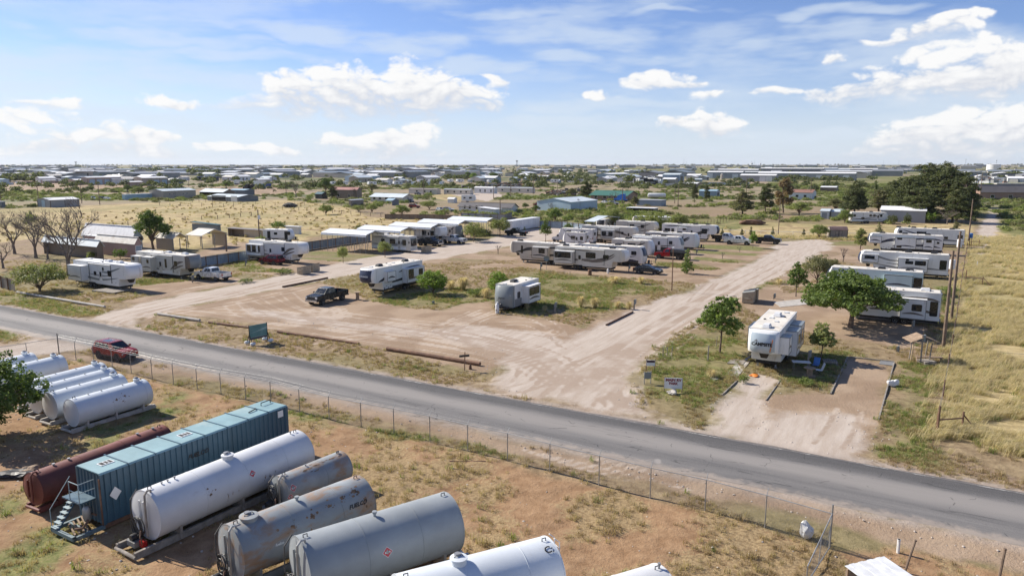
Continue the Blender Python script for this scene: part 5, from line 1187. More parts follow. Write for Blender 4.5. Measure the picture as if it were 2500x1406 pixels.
# right row, noses to the left
rv_span('farthest of the white campers along the right fence, its nose to the left', 2352, 606, 2172, HL, style=3, acc='rv_navy', body='rv_white', cap='rv_white', acs=(.18,.42,.72,.94), capwin=False, wins=[(SL,.06,2.2,.7,.8),(SL,.25,2.0,.5,.4),(SL,.9,2.9,.4,.5),(SL,.6,2.9,1.4,.3)], door=(SR,.5))
rv_span('white camper with dark outlined slide outs, second from the back along the right fence', 2299, 624, 2108, HL, style=2, acc='rv_navy', body='rv_white', cap='rv_white', vis='rv_navy', low='rv_dark', lowh=.35, acs=(.20,.50,.80), slides=[sl(SL,.11,.25,1.0,3.0,.6,[(.18,2.7,.75,.45)]), sl(SL,.34,.62,1.0,3.15,.6,[(.56,2.95,.7,.3),(.56,1.4,.7,.3)]), sl(SL,.80,.96,1.85,3.2,.4)], wins=[(SL,.06,2.4,.3,.3),(SR,.5,2.2,.9,.7)], door=(SR,.55), awn=False)
rv_span('large white camper with grey swooshes and long slide out behind the transformer poles', 2313, 683, 2090, HL, style=3, acc='rv_grey', body='rv_white', cap='rv_white', vis='rv_navy', acs=(.16,.44,.80), slides=[sl(SL,.22,.54,.95,3.0,.6,[(.42,2.35,.9,.35),(.30,2.35,1.25,.55),(.44,2.75,.3,.15)]), sl(SL,.76,.95,2.0,3.25,.35,[(.86,2.85,1.2,.35)])], wins=[(SL,.06,2.2,.7,1.15),(SR,.5,2.2,.9,.7)], door=(SR,.55), awn=False)
rv_span('pale teal travel trailer behind the big spreading tree', 2250, 722, 2012, HL, kind='trailer', style=4, acc='rv_navy', body='rv_teal', cap='rv_white', vis='rv_navy', low='rv_teal', acs=(.14,.42), slides=[sl(SL,.10,.38,.8,2.6,.6)], wins=[(SL,.05,1.75,.75,1.0),(SL,.6,2.0,.9,.6),(SR,.5,2.2,.9,.7)], door=(SR,.55), awn=False, top=3.1)
rv_span('older white camper with brown swoosh half behind the big spreading tree', 2291, 800, 2020, HL, style=2, acc='rv_bronze', body='rv_white', cap='rv_white', acs=(.14,), ac='white_plastic', slides=[sl(SL,.12,.34,.85,3.0,.75,[(.20,2.1,.8,.6)])], wins=[(SL,.055,2.0,.55,1.3),(SL,.6,2.2,.9,.6),(SR,.5,2.2,.9,.7)], door=(SR,.6), capwin=False)
rv_span('lone grey and white travel trailer parked before the shrubs at the far right', 2078, 545, 2170, HU+R(25), kind='trailer', style=3, acc='rv_dark', body='rv_white', cap='rv_white', acs=(.55,), capwin=False, wins=[(SR,.08,2.3,.5,.5),(SR,.5,2.3,.5,.5),(SR,.6,2.3,.5,.5),(SR,.78,2.3,.5,.6),(SR,.3,1.5,.7,.3)], door=(SR,.70))
# under the white covers
rv_span('motorhome with dark swooshes and teal windshield under the second white cover', 908, 611, 1002, HU, kind='motor', style=1, acc='rv_grey', body='rv_cream', cap='rv_cream', acs=(.3,.7), ac='white_plastic', wins=[(SR,.55,2.1,1.1,.8),(SR,.85,2.0,.7,.9),(SR,.3,2.2,.7,.5)], door=(SR,.72), awn=True, cat='motorhome')
rv_span('white fifth wheel camper under the third white cover', 1012, 592, 1082, HU, style=4, acc='rv_slate', body='rv_white', cap='rv_white', capwin=False, acs=(.3,), wins=[(SR,.35,2.3,.9,.8),(SR,.62,2.3,.9,.8)], door=(SR,.5))
rv_span('grey nosed travel trailer under the fourth white cover', 1066, 583, 1121, HU, kind='trailer', style=3, acc='rv_dark', body='rv_cream', cap='rv_slate', vis='rv_grey', acs=(.4,), wins=[(SR,.4,2.2,.6,.5)], door=(SR,.6))
old = rv_span('derelict white travel trailer with open dark doors beside the utility pole', 643, 590, 712, HU+R(20), kind='trailer', style=0, body='rv_white', cap='rv_white', acs=(), roof='roof_white', capwin=False, wins=[(SR,.45,1.9,.6,.4),(SR,.9,2.0,.7,.6)], low='rv_tan', lowh=.4, awn=False, top=2.75)
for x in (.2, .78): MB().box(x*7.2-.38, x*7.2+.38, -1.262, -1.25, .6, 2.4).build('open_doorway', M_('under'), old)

# ------------------------------------------------------------------ cars and pickups
WHT, BLK, NVY = (.72,.72,.71), (.018,.020,.023), (.022,.032,.050)
car_at('red compact sport utility vehicle parked on the shoulder beside the yard fence', 283, 873, HU+R(4), 'suv', (.30,.035,.030), 'red_orange', rim='rim_dark').scale = (.92,.92,.92)
car_at('dark grey crew cab pickup parked on the front lot before the dark nosed camper', 800, 737, HD+R(2), 'pickup', (.030,.036,.042), 'charcoal', rim='rim')
car_at('white dual rear wheel pickup with tailgate to the right, beside the brown nosed camper', 520, 683, HL+R(4), 'pickup', WHT, 'white', dually=True, trim=False)
car_at('maroon sport utility vehicle beside the cream camper on the left row', 664, 645, HL+R(4), 'suv', (.15,.012,.028), 'maroon')
car_at('dark navy pickup in front of the third white cover', 1049, 600, HU, 'pickup', NVY, 'navy')
car_at('white crew cab pickup in front of the fourth white cover', 1108, 594, HU, 'pickup', WHT, 'white', trim=True)
car_at('charcoal sedan parked beside the long beige camper', 1582, 668, HU+R(2), 'sedan', (.040,.047,.056), 'graphite')
car_at('red pickup with black bed box, nose to the left, in the centre block', 1637, 632, HL, 'pickup', (.34,.012,.022), 'red', crew=False, topper='black_plastic', bedc=('bed_black', (.02,.02,.022)))
car_at('white crew cab pickup nearest the right drive turn', 1802, 597, HU, 'pickup', WHT, 'white', trim=False)
car_at('white pickup with dark bed hitched behind the other white pickup', 1772, 590, HU, 'pickup', WHT, 'white', bedc=('bed_black', (.02,.02,.022)))
car_at('black crew cab pickup parked at the drive turn by the small tree', 1872, 595, HU, 'pickup', BLK, 'black')
car_at('black flatbed truck behind the weeping trees near the white storage box', 1262, 575, HL, 'pickup', BLK, 'black', crew=False, flatbed=True)
# ------------------------------------------------------------------ trees
def leaf_mat(n, a, b, dark=.5):
 m = bpy.data.materials.new(n); m.use_nodes = True; t = m.node_tree; h = N(t); bs = t.nodes['Principled BSDF']
 r = h.n('ShaderNodeNewGeometry').outputs['Random Per Island']; oi = h.n('ShaderNodeObjectInfo').outputs['Random']
 c = h.mix(r, c4(a), c4(b)); c = h.mix(h.m('MULTIPLY', oi, .35), c, c4([x*.62 for x in a]))
 h.put(bs.inputs['Base Color'], c); bs.inputs['Roughness'].default_value = .6; bs.inputs['Specular IOR Level'].default_value = .25
 tr = h.n('ShaderNodeBsdfTranslucent'); h.put(tr.inputs[0], h.mix(1.0, c, c4((1.1,1.15,.6)), 'MULTIPLY'))
 mx = h.n('ShaderNodeMixShader'); mx.inputs[0].default_value = .40; out = t.nodes['Material Output']
 h.put(mx.inputs[1], bs.outputs[0]); h.put(mx.inputs[2], tr.outputs[0]); h.put(out.inputs[0], mx.outputs[0]); return m
LEAF = {k: leaf_mat('leaf_'+k, a, b) for k, a, b in (('bright',(.16,.255,.045),(.30,.39,.09)),('maple',(.105,.165,.042),(.24,.30,.092)),('deep',(.080,.135,.036),(.19,.25,.075)),('mesq',(.22,.255,.085),(.38,.40,.17)),('pine',(.070,.090,.038),(.185,.20,.092)),('olive',(.16,.165,.08),(.29,.275,.15)),('scrub',(.20,.24,.075),(.37,.40,.16)),('weed',(.14,.20,.055),(.30,.33,.11)),('straw',(.48,.39,.215),(.74,.63,.40)),('hay',(.32,.25,.14),(.52,.42,.25)),('clump',(.60,.47,.24),(.86,.72,.42)),('brown',(.24,.17,.10),(.40,.29,.17)))}
BARK = mat('bark', (.16,.115,.085), rough=.95, var=.25, vscale=3); BARK_GREY = mat('bark_grey', (.20,.165,.14), rough=.95, var=.25, vscale=3)
def crown_mesh(seed, blobs, clumps, per, leaf, clump_r, m, up=.25, flat=1.0, hollow=.45):
 """leaf faces in clumps through the volume of a few ellipsoids (cx,cy,cz,rx,ry,rz)"""
 r = np.random.default_rng(seed); B = np.array(blobs, float); vol = np.cbrt(B[:,3]*B[:,4]*B[:,5])**2.3; k = r.choice(len(B), clumps, p=vol/vol.sum())
 d = r.normal(size=(clumps, 3)); d /= np.linalg.norm(d, axis=1)[:, None]; rad = (hollow+(1-hollow)*r.random(clumps)**.6)[:, None]
 C = B[k,:3]+d*rad*B[k,3:]; cr = clump_r*r.uniform(.6, 1.35, clumps)
 n = clumps*per; ci = np.repeat(np.arange(clumps), per)
 q = r.normal(size=(n, 3)); q /= np.linalg.norm(q, axis=1)[:, None]; q *= (r.random(n)**.5)[:, None]; q[:,2] *= .7*flat
 P = C[ci]+q*cr[ci][:, None]
 nrm = q*.6+d[ci]*.5+r.normal(size=(n, 3))*.55+np.array((0,0,up)); nrm /= np.linalg.norm(nrm, axis=1)[:, None]
 a = np.cross(nrm, r.normal(size=(n, 3))); a /= np.linalg.norm(a, axis=1)[:, None]+1e-9; b = np.cross(nrm, a); s = (leaf*r.uniform(.6, 1.35, n))[:, None]
 V = np.stack([P-a*s, P-b*s*.55, P+a*s, P+b*s*.55], 1).reshape(-1, 3)
 return np_mesh('crown', V, np.arange(n*4).reshape(n, 4), m)
def trunk_mesh(seed, height, r0, limbs, m=BARK, lean=.03, forks=2, base=.35):
 """tapered trunk, limbs running to each (x,y,z), and smaller twigs off them"""
 rs = random.Random(seed); mb = MB(); top = Vector((rs.uniform(-1,1)*lean*height, rs.uniform(-1,1)*lean*height, height))
 mid = top*.5+Vector((rs.uniform(-1,1)*.05*height, rs.uniform(-1,1)*.05*height, 0))
 mb.tube([(0,0,-.15),(0,0,.05*height),mid,top], [r0*1.35, r0*1.05, r0*.8, r0*.45], 8)
 for l in limbs:
  l = Vector(l); t = rs.uniform(base, .95); s = mid.lerp(top, (t-.5)*2) if t > .5 else Vector((0,0,0)).lerp(mid, t*2)
  m1 = s.lerp(l, .5)+Vector((rs.uniform(-1,1), rs.uniform(-1,1), rs.uniform(0,1)))*(l-s).length*.12; rr = r0*rs.uniform(.32,.5)
  mb.tube([s, m1, l], [rr, rr*.6, rr*.22], 5, caps=False)
  for _ in range(forks):
   u = rs.uniform(.35,.85); p = s.lerp(m1, u*2) if u < .5 else m1.lerp(l, (u-.5)*2); e = p+(l-s).length*.4*Vector((rs.uniform(-1,1), rs.uniform(-1,1), rs.uniform(-.1,.9))); mb.tube([p, p.lerp(e,.5)+Vector((0,0,.05*(l-s).length)), e], [rr*.42, rr*.28, rr*.08], 4, caps=False)
 return mb.mesh('trunk', m, smooth=True, fix=False)
PROTO = {}
def proto(kind, var=0):
 if (kind, var) in PROTO: return PROTO[(kind, var)]
 r = random.Random(hash((kind, var)) % 1000 if False else sum(map(ord, kind))*7+var*13); sd = sum(map(ord, kind))+var*31
 def ring(n, rad, z, rx, rz, jit=.25):
  o = []
  for i in range(n):
   a = 2*math.pi*(i+r.uniform(-.3,.3))/n; q = rad*(1+r.uniform(-jit,jit)); o.append((q*math.cos(a), q*math.sin(a), z*(1+r.uniform(-.1,.1)), rx*r.uniform(.75,1.25), rx*r.uniform(.75,1.25), rz*r.uniform(.8,1.2)))
  return o
 if kind == 'round':      # dense ball of small bright leaves; nominal 4.2 tall, 4.4 wide
  b = [(0,0,2.3,1.9,1.9,1.7)]+ring(7,1.25,2.2,.95,.9)+ring(5,.7,3.3,.8,.6); c = crown_mesh(sd, b, 420, 26, .085, .30, LEAF['bright'], hollow=.55); t = trunk_mesh(sd, 1.6, .12, [q[:3] for q in b[1:]], base=.2)
 elif kind == 'broad':    # big spreading shade tree; 7.0 tall, 10 wide
  b = ring(9,3.2,3.9,1.7,1.15)+ring(7,1.9,5.3,1.5,1.0)+[(0,0,4.8,2.2,2.2,1.5),(0,0,6.1,1.2,1.2,.7)]+ring(6,4.3,3.2,.9,.6); c = crown_mesh(sd, b, 820, 24, .14, .42, LEAF['deep'], hollow=.35); t = trunk_mesh(sd, 3.0, .26, [q[:3] for q in b], base=.55)
 elif kind == 'maple':    # young tree with big leaves; 6.6 tall, 5.2 wide
  b = ring(6,1.45,3.2,1.0,.8)+ring(5,1.1,4.6,.9,.8)+ring(3,.5,5.7,.65,.7)+[(0,0,4.0,1.2,1.2,1.4)]; c = crown_mesh(sd, b, 210, 18, .16, .34, LEAF['maple'], hollow=.35); t = trunk_mesh(sd, 3.6, .11, [q[:3] for q in b], base=.5)
 elif kind == 'mesquite': # airy wide multi-stem; 4.2 tall, 6.4 wide
  b = ring(9,1.9,2.1,1.0,.7)+ring(6,1.1,3.1,.9,.6)+[(0,0,2.6,1.3,1.3,.9)]; c = crown_mesh(sd, b, 320, 20, .10, .42, LEAF['mesq'], hollow=.3, up=.6); t = trunk_mesh(sd, .7, .13, [q[:3] for q in b], BARK, base=.1, forks=3)
 elif kind == 'willow':   # thin drooping crown; 4.5 tall, 4 wide
  b = ring(7,1.1,2.7,.75,1.1)+ring(4,.6,3.7,.6,.6)+[(0,0,3.1,.9,.9,.9)]; c = crown_mesh(sd, b, 240, 18, .10, .34, LEAF['mesq'], hollow=.25, flat=1.9); t = trunk_mesh(sd, 2.2, .08, [q[:3] for q in b], base=.4)
 elif kind == 'oak':      # open grown tree with gaps; 8.5 tall, 9 wide
  b = ring(8,2.7,4.6,1.3,1.0)+ring(6,1.5,6.4,1.2,.9)+[(0,0,7.6,.9,.9,.7),(0,0,5.6,1.4,1.4,1.2)]; c = crown_mesh(sd, b, 420, 18, .16, .55, LEAF['deep'], hollow=.3); t = trunk_mesh(sd, 3.2, .26, [q[:3] for q in b], base=.45, forks=3)
 elif kind == 'pine':     # tall clumpy afghan pine; 15 tall, 10 wide
  b = ring(9,3.0,4.2,1.7,1.3)+ring(8,2.7,7.0,1.6,1.3)+ring(7,2.2,9.8,1.5,1.2)+ring(5,1.3,12.2,1.2,1.0)+[(0,0,13.8,.9,.9,.9),(0,0,8,1.8,1.8,4.0)]; c = crown_mesh(sd, b, 800, 26, .20, .62, LEAF['pine'], hollow=.5); t = trunk_mesh(sd, 12.5, .34, [q[:3] for q in b], base=.2, forks=0)
 elif kind == 'thinpine': # ragged olive pine; 11 tall, 6.5 wide
  b = ring(6,1.8,3.4,1.1,.9)+ring(6,1.7,5.6,1.1,.9)+ring(5,1.3,7.6,1.0,.8)+ring(3,.7,9.4,.8,.7); c = crown_mesh(sd, b, 330, 22, .19, .50, LEAF['olive'], hollow=.4); t = trunk_mesh(sd, 9.4, .22, [q[:3] for q in b], base=.2, forks=1)
 elif kind == 'conifer':  # small cone; 2.6 tall, 1.7 wide
  b = [(0,0,.5,.75,.75,.4),(0,0,1.0,.6,.6,.4),(0,0,1.5,.45,.45,.4),(0,0,2.0,.28,.28,.4),(0,0,2.4,.14,.14,.25)]; c = crown_mesh(sd, b, 110, 16, .075, .18, LEAF['pine'], hollow=.4); t = trunk_mesh(sd, 2.0, .05, [], base=.3)
 elif kind == 'cypress':
  b = [(0,0,1.2+i*1.15,.62-.05*i,.62-.05*i,.9) for i in range(9)]; c = crown_mesh(sd, b, 260, 18, .10, .22, LEAF['deep'], hollow=.5); t = trunk_mesh(sd, 9, .12, [], base=.3)
 elif kind == 'shrub':    # 1.6 tall, 2.6 wide
  b = ring(6,.7,.75,.5,.45)+[(0,0,.9,.7,.7,.55)]; c = crown_mesh(sd, b, 90, 16, .075, .24, LEAF['scrub'], hollow=.25); t = trunk_mesh(sd, .3, .04, [q[:3] for q in b], base=.1, forks=1)
 elif kind == 'strawclump': # arching clump of dry grass; 1.3 tall
  n = 420; V = []; F = []
  for i in range(n):
   a = r.uniform(0, 6.283); o = r.uniform(0,.25); l = r.uniform(.7,1.35); out = r.uniform(.25,1.0); ca, sa = math.cos(a), math.sin(a); w_ = .016
   p = [(o*ca, o*sa, 0), ((o+out*.35)*ca, (o+out*.35)*sa, l*.75), ((o+out)*ca, (o+out)*sa, l*r.uniform(.15,.7))]
   k = len(V)
   for j, q in enumerate(p): ww = w_*(1.2-.45*j); V += [(q[0]-sa*ww, q[1]+ca*ww, q[2]), (q[0]+sa*ww, q[1]-ca*ww, q[2])]
   F += [(k,k+1,k+3,k+2),(k+2,k+3,k+5,k+4)]
  c = np_mesh('crown', np.array(V), np.array(F), LEAF['clump']); t = None
 PROTO[(kind, var)] = (c, t); return PROTO[(kind, var)]
NOM = dict(round=(4.2,4.4), broad=(7.0,10.2), maple=(6.6,5.2), mesquite=(4.0,6.2), willow=(4.7,4.2), oak=(8.6,8.8), pine=(15,10.5), thinpine=(10.4,6.4), conifer=(2.7,1.7), cypress=(11.2,1.5), shrub=(1.55,2.7), strawclump=(1.15,2.2))
def tree(kind, label, px, py, top, width, var=0, name=None, cat=None, group=None, leaf=None):
 """stand a tree at ground pixel (px, py), its top at picture row `top`, crown `width` picture columns wide"""
 g = G(px, py); h_ = max(.4, hgt(g, py, top)); wd = width/FPX*(g.y*CP+CAM_H*SP); nh, nw = NOM[kind]
 nm = name or {'pine':'pine_tree','thinpine':'pine_tree','conifer':'young_conifer','cypress':'cypress_tree','shrub':'shrub','strawclump':'grass_clump','mesquite':'mesquite_tree'}.get(kind, 'tree')
 T = thing(nm, label, cat or {'shrub':'shrub','strawclump':'grass clump'}.get(kind, 'tree'), (g.x, g.y, ground_z(g.x, g.y)), random.Random(int(px*3+py)).uniform(0, 6.28), group)
 T.scale = (wd/nw, wd/nw, h_/nh); c, t = proto(kind, var)
 if leaf:
  key = (kind, var, leaf)
  if key not in PROTO: q = c.copy(); q.materials.clear(); q.materials.append(LEAF[leaf]); PROTO[key] = q
  c = PROTO[key]
 obj('crown' if kind != 'strawclump' else 'blades', c, T)
 if t: obj('trunk', t, T)
 return T
def bare_tree(label, px, py, top, width, seed, m=BARK_GREY, depth=6, r0=None):
 g = G(px, py); H_ = hgt(g, py, top); Wd = width/FPX*(g.y*CP+CAM_H*SP); rs = random.Random(seed); mb = MB()
 T = thing('bare_tree', label, 'tree', g, 0); r0 = r0 or H_*.028
 tk_ = MB().tube([(0,0,-.2),(0,0,H_*.12),(rs.uniform(-.1,.1),rs.uniform(-.1,.1),H_*.24)], [r0*1.5,r0*1.05,r0*.95], 8).build('trunk', m, T, smooth=True)
 def grow(p, d, l, r, k):
  q = p+d*l; c = p.lerp(q,.5)+Vector((rs.uniform(-1,1), rs.uniform(-1,1), rs.uniform(-.3,.5)))*l*.10
  mb.tube([p, c, q], [r, r*.85, r*.66], 6 if k > 3 else 3, caps=False)
  if k == 0: return
  n = rs.choice((2,2,3)) if k > 1 else rs.choice((3,4))
  for i in range(n):
   nd = (d+Vector((rs.uniform(-1,1), rs.uniform(-1,1), rs.uniform(-.35,.65)))*.72).normalized(); grow(q, nd, l*rs.uniform(.62,.88), r*rs.uniform(.52,.70), k-1)
  if k > 1: grow(c, (d+Vector((rs.uniform(-1,1), rs.uniform(-1,1), rs.uniform(-.2,.5)))*.9).normalized(), l*.55, r*.35, k-2)
 for i in range(5):
  a = 6.283*(i+rs.uniform(-.3,.3))/5; grow(Vector((0,0,H_*.22)), Vector((math.cos(a)*Wd/H_*.75, math.sin(a)*Wd/H_*.75, rs.uniform(.7,1.3))).normalized(), H_*.26, r0*.62, depth-1)
 mb.build('branches', m, T, fix=False)
 return T
# near and prominent trees
tree('broad', 'big spreading shade tree with dark green crown over the older white camper', 2076, 800, 655, 250, leaf='maple')
tree('maple', 'leafy young tree standing left of the lettered white camper', 1757, 862, 712, 128)
tree('maple', 'bright green young tree between the drive and the big spreading tree', 1943, 724, 642, 62, 1)
tree('maple', 'thin brownish young tree beside the lettered white camper', 2003, 880, 783, 78, 2, leaf='mesq')
tree('round', 'round bright green tree at the rear of the dark nosed camper', 1058, 718, 657, 78)
tree('round', 'bright green round bush behind the grey nosed travel trailer', 1217, 724, 664, 62, 1)
tree('mesquite', 'wide pale green mesquite bush by the road at the far left', 98, 712, 640, 150)
tree('oak', 'tall dark open tree beside the tan carports', 375, 612, 508, 112)
tree('round', 'dark leafy tree reaching in at the left edge beside the white tanks', -8, 1062, 872, 240, 1, leaf='deep')
tree('willow', 'thin drooping tree before the first white cover', 838, 642, 596, 30)
tree('willow', 'drooping tree before the motorhome cover', 940, 628, 588, 46, 1)
tree('willow', 'drooping pale tree beside the white pickup and covers', 1156, 590, 542, 62, 2)
tree('willow', 'full weeping tree right of the last white cover', 1220, 578, 530, 62, 3)
tree('willow', 'weeping tree left of the black nosed camper carport', 1496, 568, 505, 60, 1)
tree('willow', 'wide weeping tree before the tall grey camper', 1590, 572, 515, 95, 2)
tree('willow', 'pale weeping tree right of the tall grey camper', 1655, 568, 518, 65, 3)
tree('maple', 'small round tree on the gravel turn above the centre block', 1332, 590, 540, 34, 1)
tree('round', 'small dense tree on the lawn behind the white motorhome', 1388, 575, 546, 34, 1, leaf='maple')
tree('oak', 'dark tree behind the white storage box', 1355, 545, 508, 44, 1)
tree('conifer', 'slim bright sapling behind the red pickup', 1677, 668, 603, 36, leaf='maple')
tree('maple', 'slim sapling before the black pickup', 1838, 606, 562, 24, 2, leaf='bright')
tree('thinpine', 'slim greyish tree beside the storage shed and campers', 2100, 610, 555, 34, leaf='mesq')
tree('mesquite', 'rounded shrub beside the tan storage shed', 2000, 582, 546, 52, 1, leaf='weed')
tree('mesquite', 'tan brushy tree behind the bright green young tree', 1995, 690, 618, 85, 2, leaf='olive')
tree('mesquite', 'loose grey green brush beside the teal trailer nose', 2025, 668, 628, 62, 1, leaf='olive')
tree('conifer', 'bushy young pine behind the right row campers, left one', 2145, 575, 540, 26, leaf='olive')
tree('conifer', 'bushy young pine behind the right row campers, right one by the poles', 2333, 572, 535, 30, 1, leaf='olive')
tree('conifer', 'small young pine just left of the farthest right row camper roof', 2218, 572, 548, 16, 2)
tree('conifer', 'smallest young pine above the farthest right row camper', 2258, 570, 550, 14)
for i, (x, tp) in enumerate(((1763,556),(1811,556),(1833,551),(1886,552),(1962,556))):
 tree('conifer', 'small dark conifer along the white pipe rail, number %s from the left' % ('one','two','three','four','five')[i] if False else ('leftmost','second','third','fourth','fifth')[i]+' small dark conifer along the white pipe rail', x, 575 if i else 574, tp, 12, i % 3, group='young conifers along the pipe rail')
# the pine grove and other right-hand trees
for i, (x, y, tp, wd, vr, lb) in enumerate(((2215,535,428,120,0,'left front pine of the big grove by the lane'), (2262,520,395,150,1,'tallest rounded pine in the middle of the big grove'), (2312,525,408,140,2,'pine at the right of the big grove above the lane'), (2350,530,425,85,1,'rightmost pine of the big grove beside the poles'), (2180,520,440,90,2,'pine at the left rear of the big grove'), (2300,505,392,120,0,'pine at the back of the big grove, peak right of centre'),(2245,540,455,95,1,'low pine filling the front middle of the big grove'),(2335,545,462,80,2,'low pine at the front right foot of the big grove'),(2200,512,430,110,0,'pine behind the left front one of the big grove'))):
 tree('pine', lb, x, y, tp, wd, vr, group='big pine grove')
tree('pine', 'dark dense pine left of the cypress', 2085, 528, 440, 72, 2)
tree('thinpine', 'pale feathery pine at the front right of the grove', 2325, 542, 460, 66, 1)
tree('thinpine', 'olive pine between the cypress and the grove', 2145, 520, 462, 60, 2)
tree('thinpine', 'brownish ragged pine before the grey storage buildings', 1912, 520, 430, 52, leaf='brown')
tree('thinpine', 'dark pine just left of the brownish ragged pine', 1868, 522, 445, 46, 1, leaf='pine')
tree('thinpine', 'olive pine leftmost of the group before the storage buildings', 1812, 528, 466, 60, 2)
tree('thinpine', 'narrow dark pine beyond the green scrub, left of a blue shed', 1695, 495, 446, 20, 1, leaf='pine')
tree('thinpine', 'smaller narrow pine before the blue shed', 1725, 493, 450, 18, 2, leaf='pine')
tree('cypress', 'single thin dark cypress left of the pine grove', 2134, 505, 424, 14)
tree('oak', 'leafy tree in front of the white house with the rust red roof', 1950, 530, 490, 70, 1, leaf='scrub')
tree('oak', 'grey bushy tree before the pine left of the cypress', 2040, 520, 482, 60, leaf='olive')
tree('shrub', 'dark shrub beside the lone far right trailer', 2180, 548, 520, 26, leaf='pine')
tree('shrub', 'dark shrub before the grey shed in the grove', 2215, 548, 518, 22, 1, leaf='pine')
tree('shrub', 'bright shrub at the foot of the pine grove', 2270, 545, 512, 30, 2, leaf='bright')
tree('mesquite', 'leafy shrub left of the lone far right trailer', 2062, 545, 508, 40, 1, leaf='weed')
# middle distance
tree('oak', 'dense dark tree behind the red roofed house, left', 795, 474, 432, 42, leaf='deep')
tree('thinpine', 'dark shrubby tree before the red roofed house', 812, 487, 452, 30, 2, leaf='pine')
tree('pine', 'dark tall pine beside the green roofed house', 1432, 486, 441, 40, 1)
tree('oak', 'round tree left of the tall pine by the green roofed house', 1396, 482, 458, 36, leaf='olive')
tree('oak', 'tree between the brick house and the blue roofed house', 908, 472, 447, 44, 1, leaf='olive')
tree('maple', 'small round tree left of the big blue metal building', 1282, 512, 494, 20)
tree('oak', 'dark bush at the left end of the big blue metal building', 1308, 518, 500, 26, 1)
tree('thinpine', 'grey green tree between the small blue buildings', 1550, 505, 478, 26, 1)
tree('oak', 'bushy green tree behind the tan steel shed, left one', 312, 470, 450, 30, 1)
tree('oak', 'bushy green tree behind the tan steel shed, right one', 338, 472, 455, 40, leaf='scrub')
tree('oak', 'dark tree right of the twin tan workshops', 428, 452, 434, 38, leaf='deep')
tree('oak', 'green bush beside the open sheds in the distance', 552, 458, 443, 32, 1, leaf='maple')
tree('round', 'bright round tree among darker ones in the distance', 1157, 442, 421, 20, leaf='bright')
tree('oak', 'dark tree right of the bright round tree in the distance', 1205, 443, 420, 40)
tree('oak', 'dark tree just behind the bright round tree in the distance', 1142, 440, 418, 26, 1)
tree('shrub', 'green bush behind the derelict trailer', 680, 560, 536, 50, leaf='maple')
tree('shrub', 'green bush at the foot of the pole by the derelict trailer', 637, 592, 573, 36, 1)
tree('shrub', 'yellow green bush behind the bare trees', 78, 552, 512, 38, 1)
tree('shrub', 'dark round bush against the pink house wall', 294, 632, 602, 40, 2, leaf='deep')
tree('shrub', 'pale leafy bush between the bare tree and pink house', 222, 632, 610, 28)
tree('mesquite', 'bush left of the grey plank shed in the pasture', 796, 524, 498, 44, 1, leaf='weed')
tree('mesquite', 'bush right of the grey plank shed', 876, 518, 500, 40, 2, leaf='scrub')
tree('mesquite', 'bush below the blue roofed house', 908, 520, 496, 36, leaf='scrub')
tree('mesquite', 'grey green bush behind the red trailer', 982, 528, 498, 50, 1, leaf='weed')
tree('mesquite', 'olive brush before the mobile homes', 1048, 512, 488, 48, 2, leaf='scrub')
tree('shrub', 'weedy bush behind the tall weeds of the front lot', 1165, 722, 700, 60, leaf='weed')
tree('shrub', 'leafy green bush along the right row fence, near', 2300, 740, 718, 44, 1, leaf='weed')
tree('shrub', 'leafy green bush along the right row fence, far', 2322, 716, 700, 50, 2, leaf='weed')
tree('shrub', 'weedy bush under the slide out of the lettered camper', 1968, 942, 918, 46, leaf='weed')
tree('shrub', 'weeds beside the concrete strip at the lettered camper', 1815, 935, 910, 30, 1, leaf='weed')
tree('shrub', 'low weeds by the paired bins', 690, 668, 654, 64, 2, leaf='weed')
tree('shrub', 'low weeds before the white dual wheel pickup', 600, 690, 678, 50, leaf='weed')
for i, (x, y, tp, wd, lb) in enumerate(((1260,752,727,36,'golden round grass clump by the grey nosed trailer'),(1287,756,735,22,'smaller golden clump by the white post'),(1418,750,718,32,'tall golden grass clump on the lawn edge'),(1452,752,722,38,'golden grass clump right of the tallest one'),(1508,752,734,28,'small golden clump left of the grey post'),(1536,755,733,24,'golden clump behind the grey post'),(1500,692,672,44,'golden grass mound below the long beige camper'),(1566,693,674,30,'golden grass mound below the charcoal sedan'),
 (1130,708,672,50,'tall tan grass clump behind the round green tree'),(1100,706,680,40,'tan grass clump touching the round green tree'),(1185,728,700,36,'tan grass clump left of the bright bush'),(1738,922,898,40,'golden clump beside the white stone'),(1330,760,742,20,'little golden clump beside the lawn post'),(1903,694,680,26,'golden mound beside the right drive'))):
 tree('strawclump', lb, x, y, tp, wd, i % 2, group='clumps of dry ornamental grass')
bare_tree('large bare tree before the pink house', 170, 672, 507, 108, 1)
bare_tree('bare tree at the left edge, second from the large one', 88, 630, 525, 70, 3)
bare_tree('bare tree farthest left', 36, 620, 522, 66, 4)
bare_tree('small bare tree just left of the large bare one', 117, 632, 560, 40, 5, depth=4)
bare_tree('spreading bare tree behind the pink house roof', 228, 590, 540, 56, 6, depth=4)
bare_tree('low bare tree reaching in at the left edge', 8, 655, 575, 60, 7, depth=4)
bare_tree('pale dead tree trunk beside the red roofed house', 864, 486, 454, 18, 8, depth=3)
bare_tree('pale forked bare tree in the far pasture', 723, 482, 440, 22, 9, depth=4)
bare_tree('small bare tree before the big blue metal building', 1346, 515, 492, 18, 10, depth=4)
bare_tree('bare tree before the blue semi truck', 1500, 492, 466, 22, 11, depth=4)
bare_tree('bare sapling beside the long tan camper nose', 1216, 620, 594, 12, 12, depth=3)
bare_tree('bare sapling on the grass strip left of the young sapling', 1806, 616, 598, 14, 13, depth=3)
bare_tree('bare sapling on the middle grass strip', 1764, 632, 612, 12, 14, depth=3)
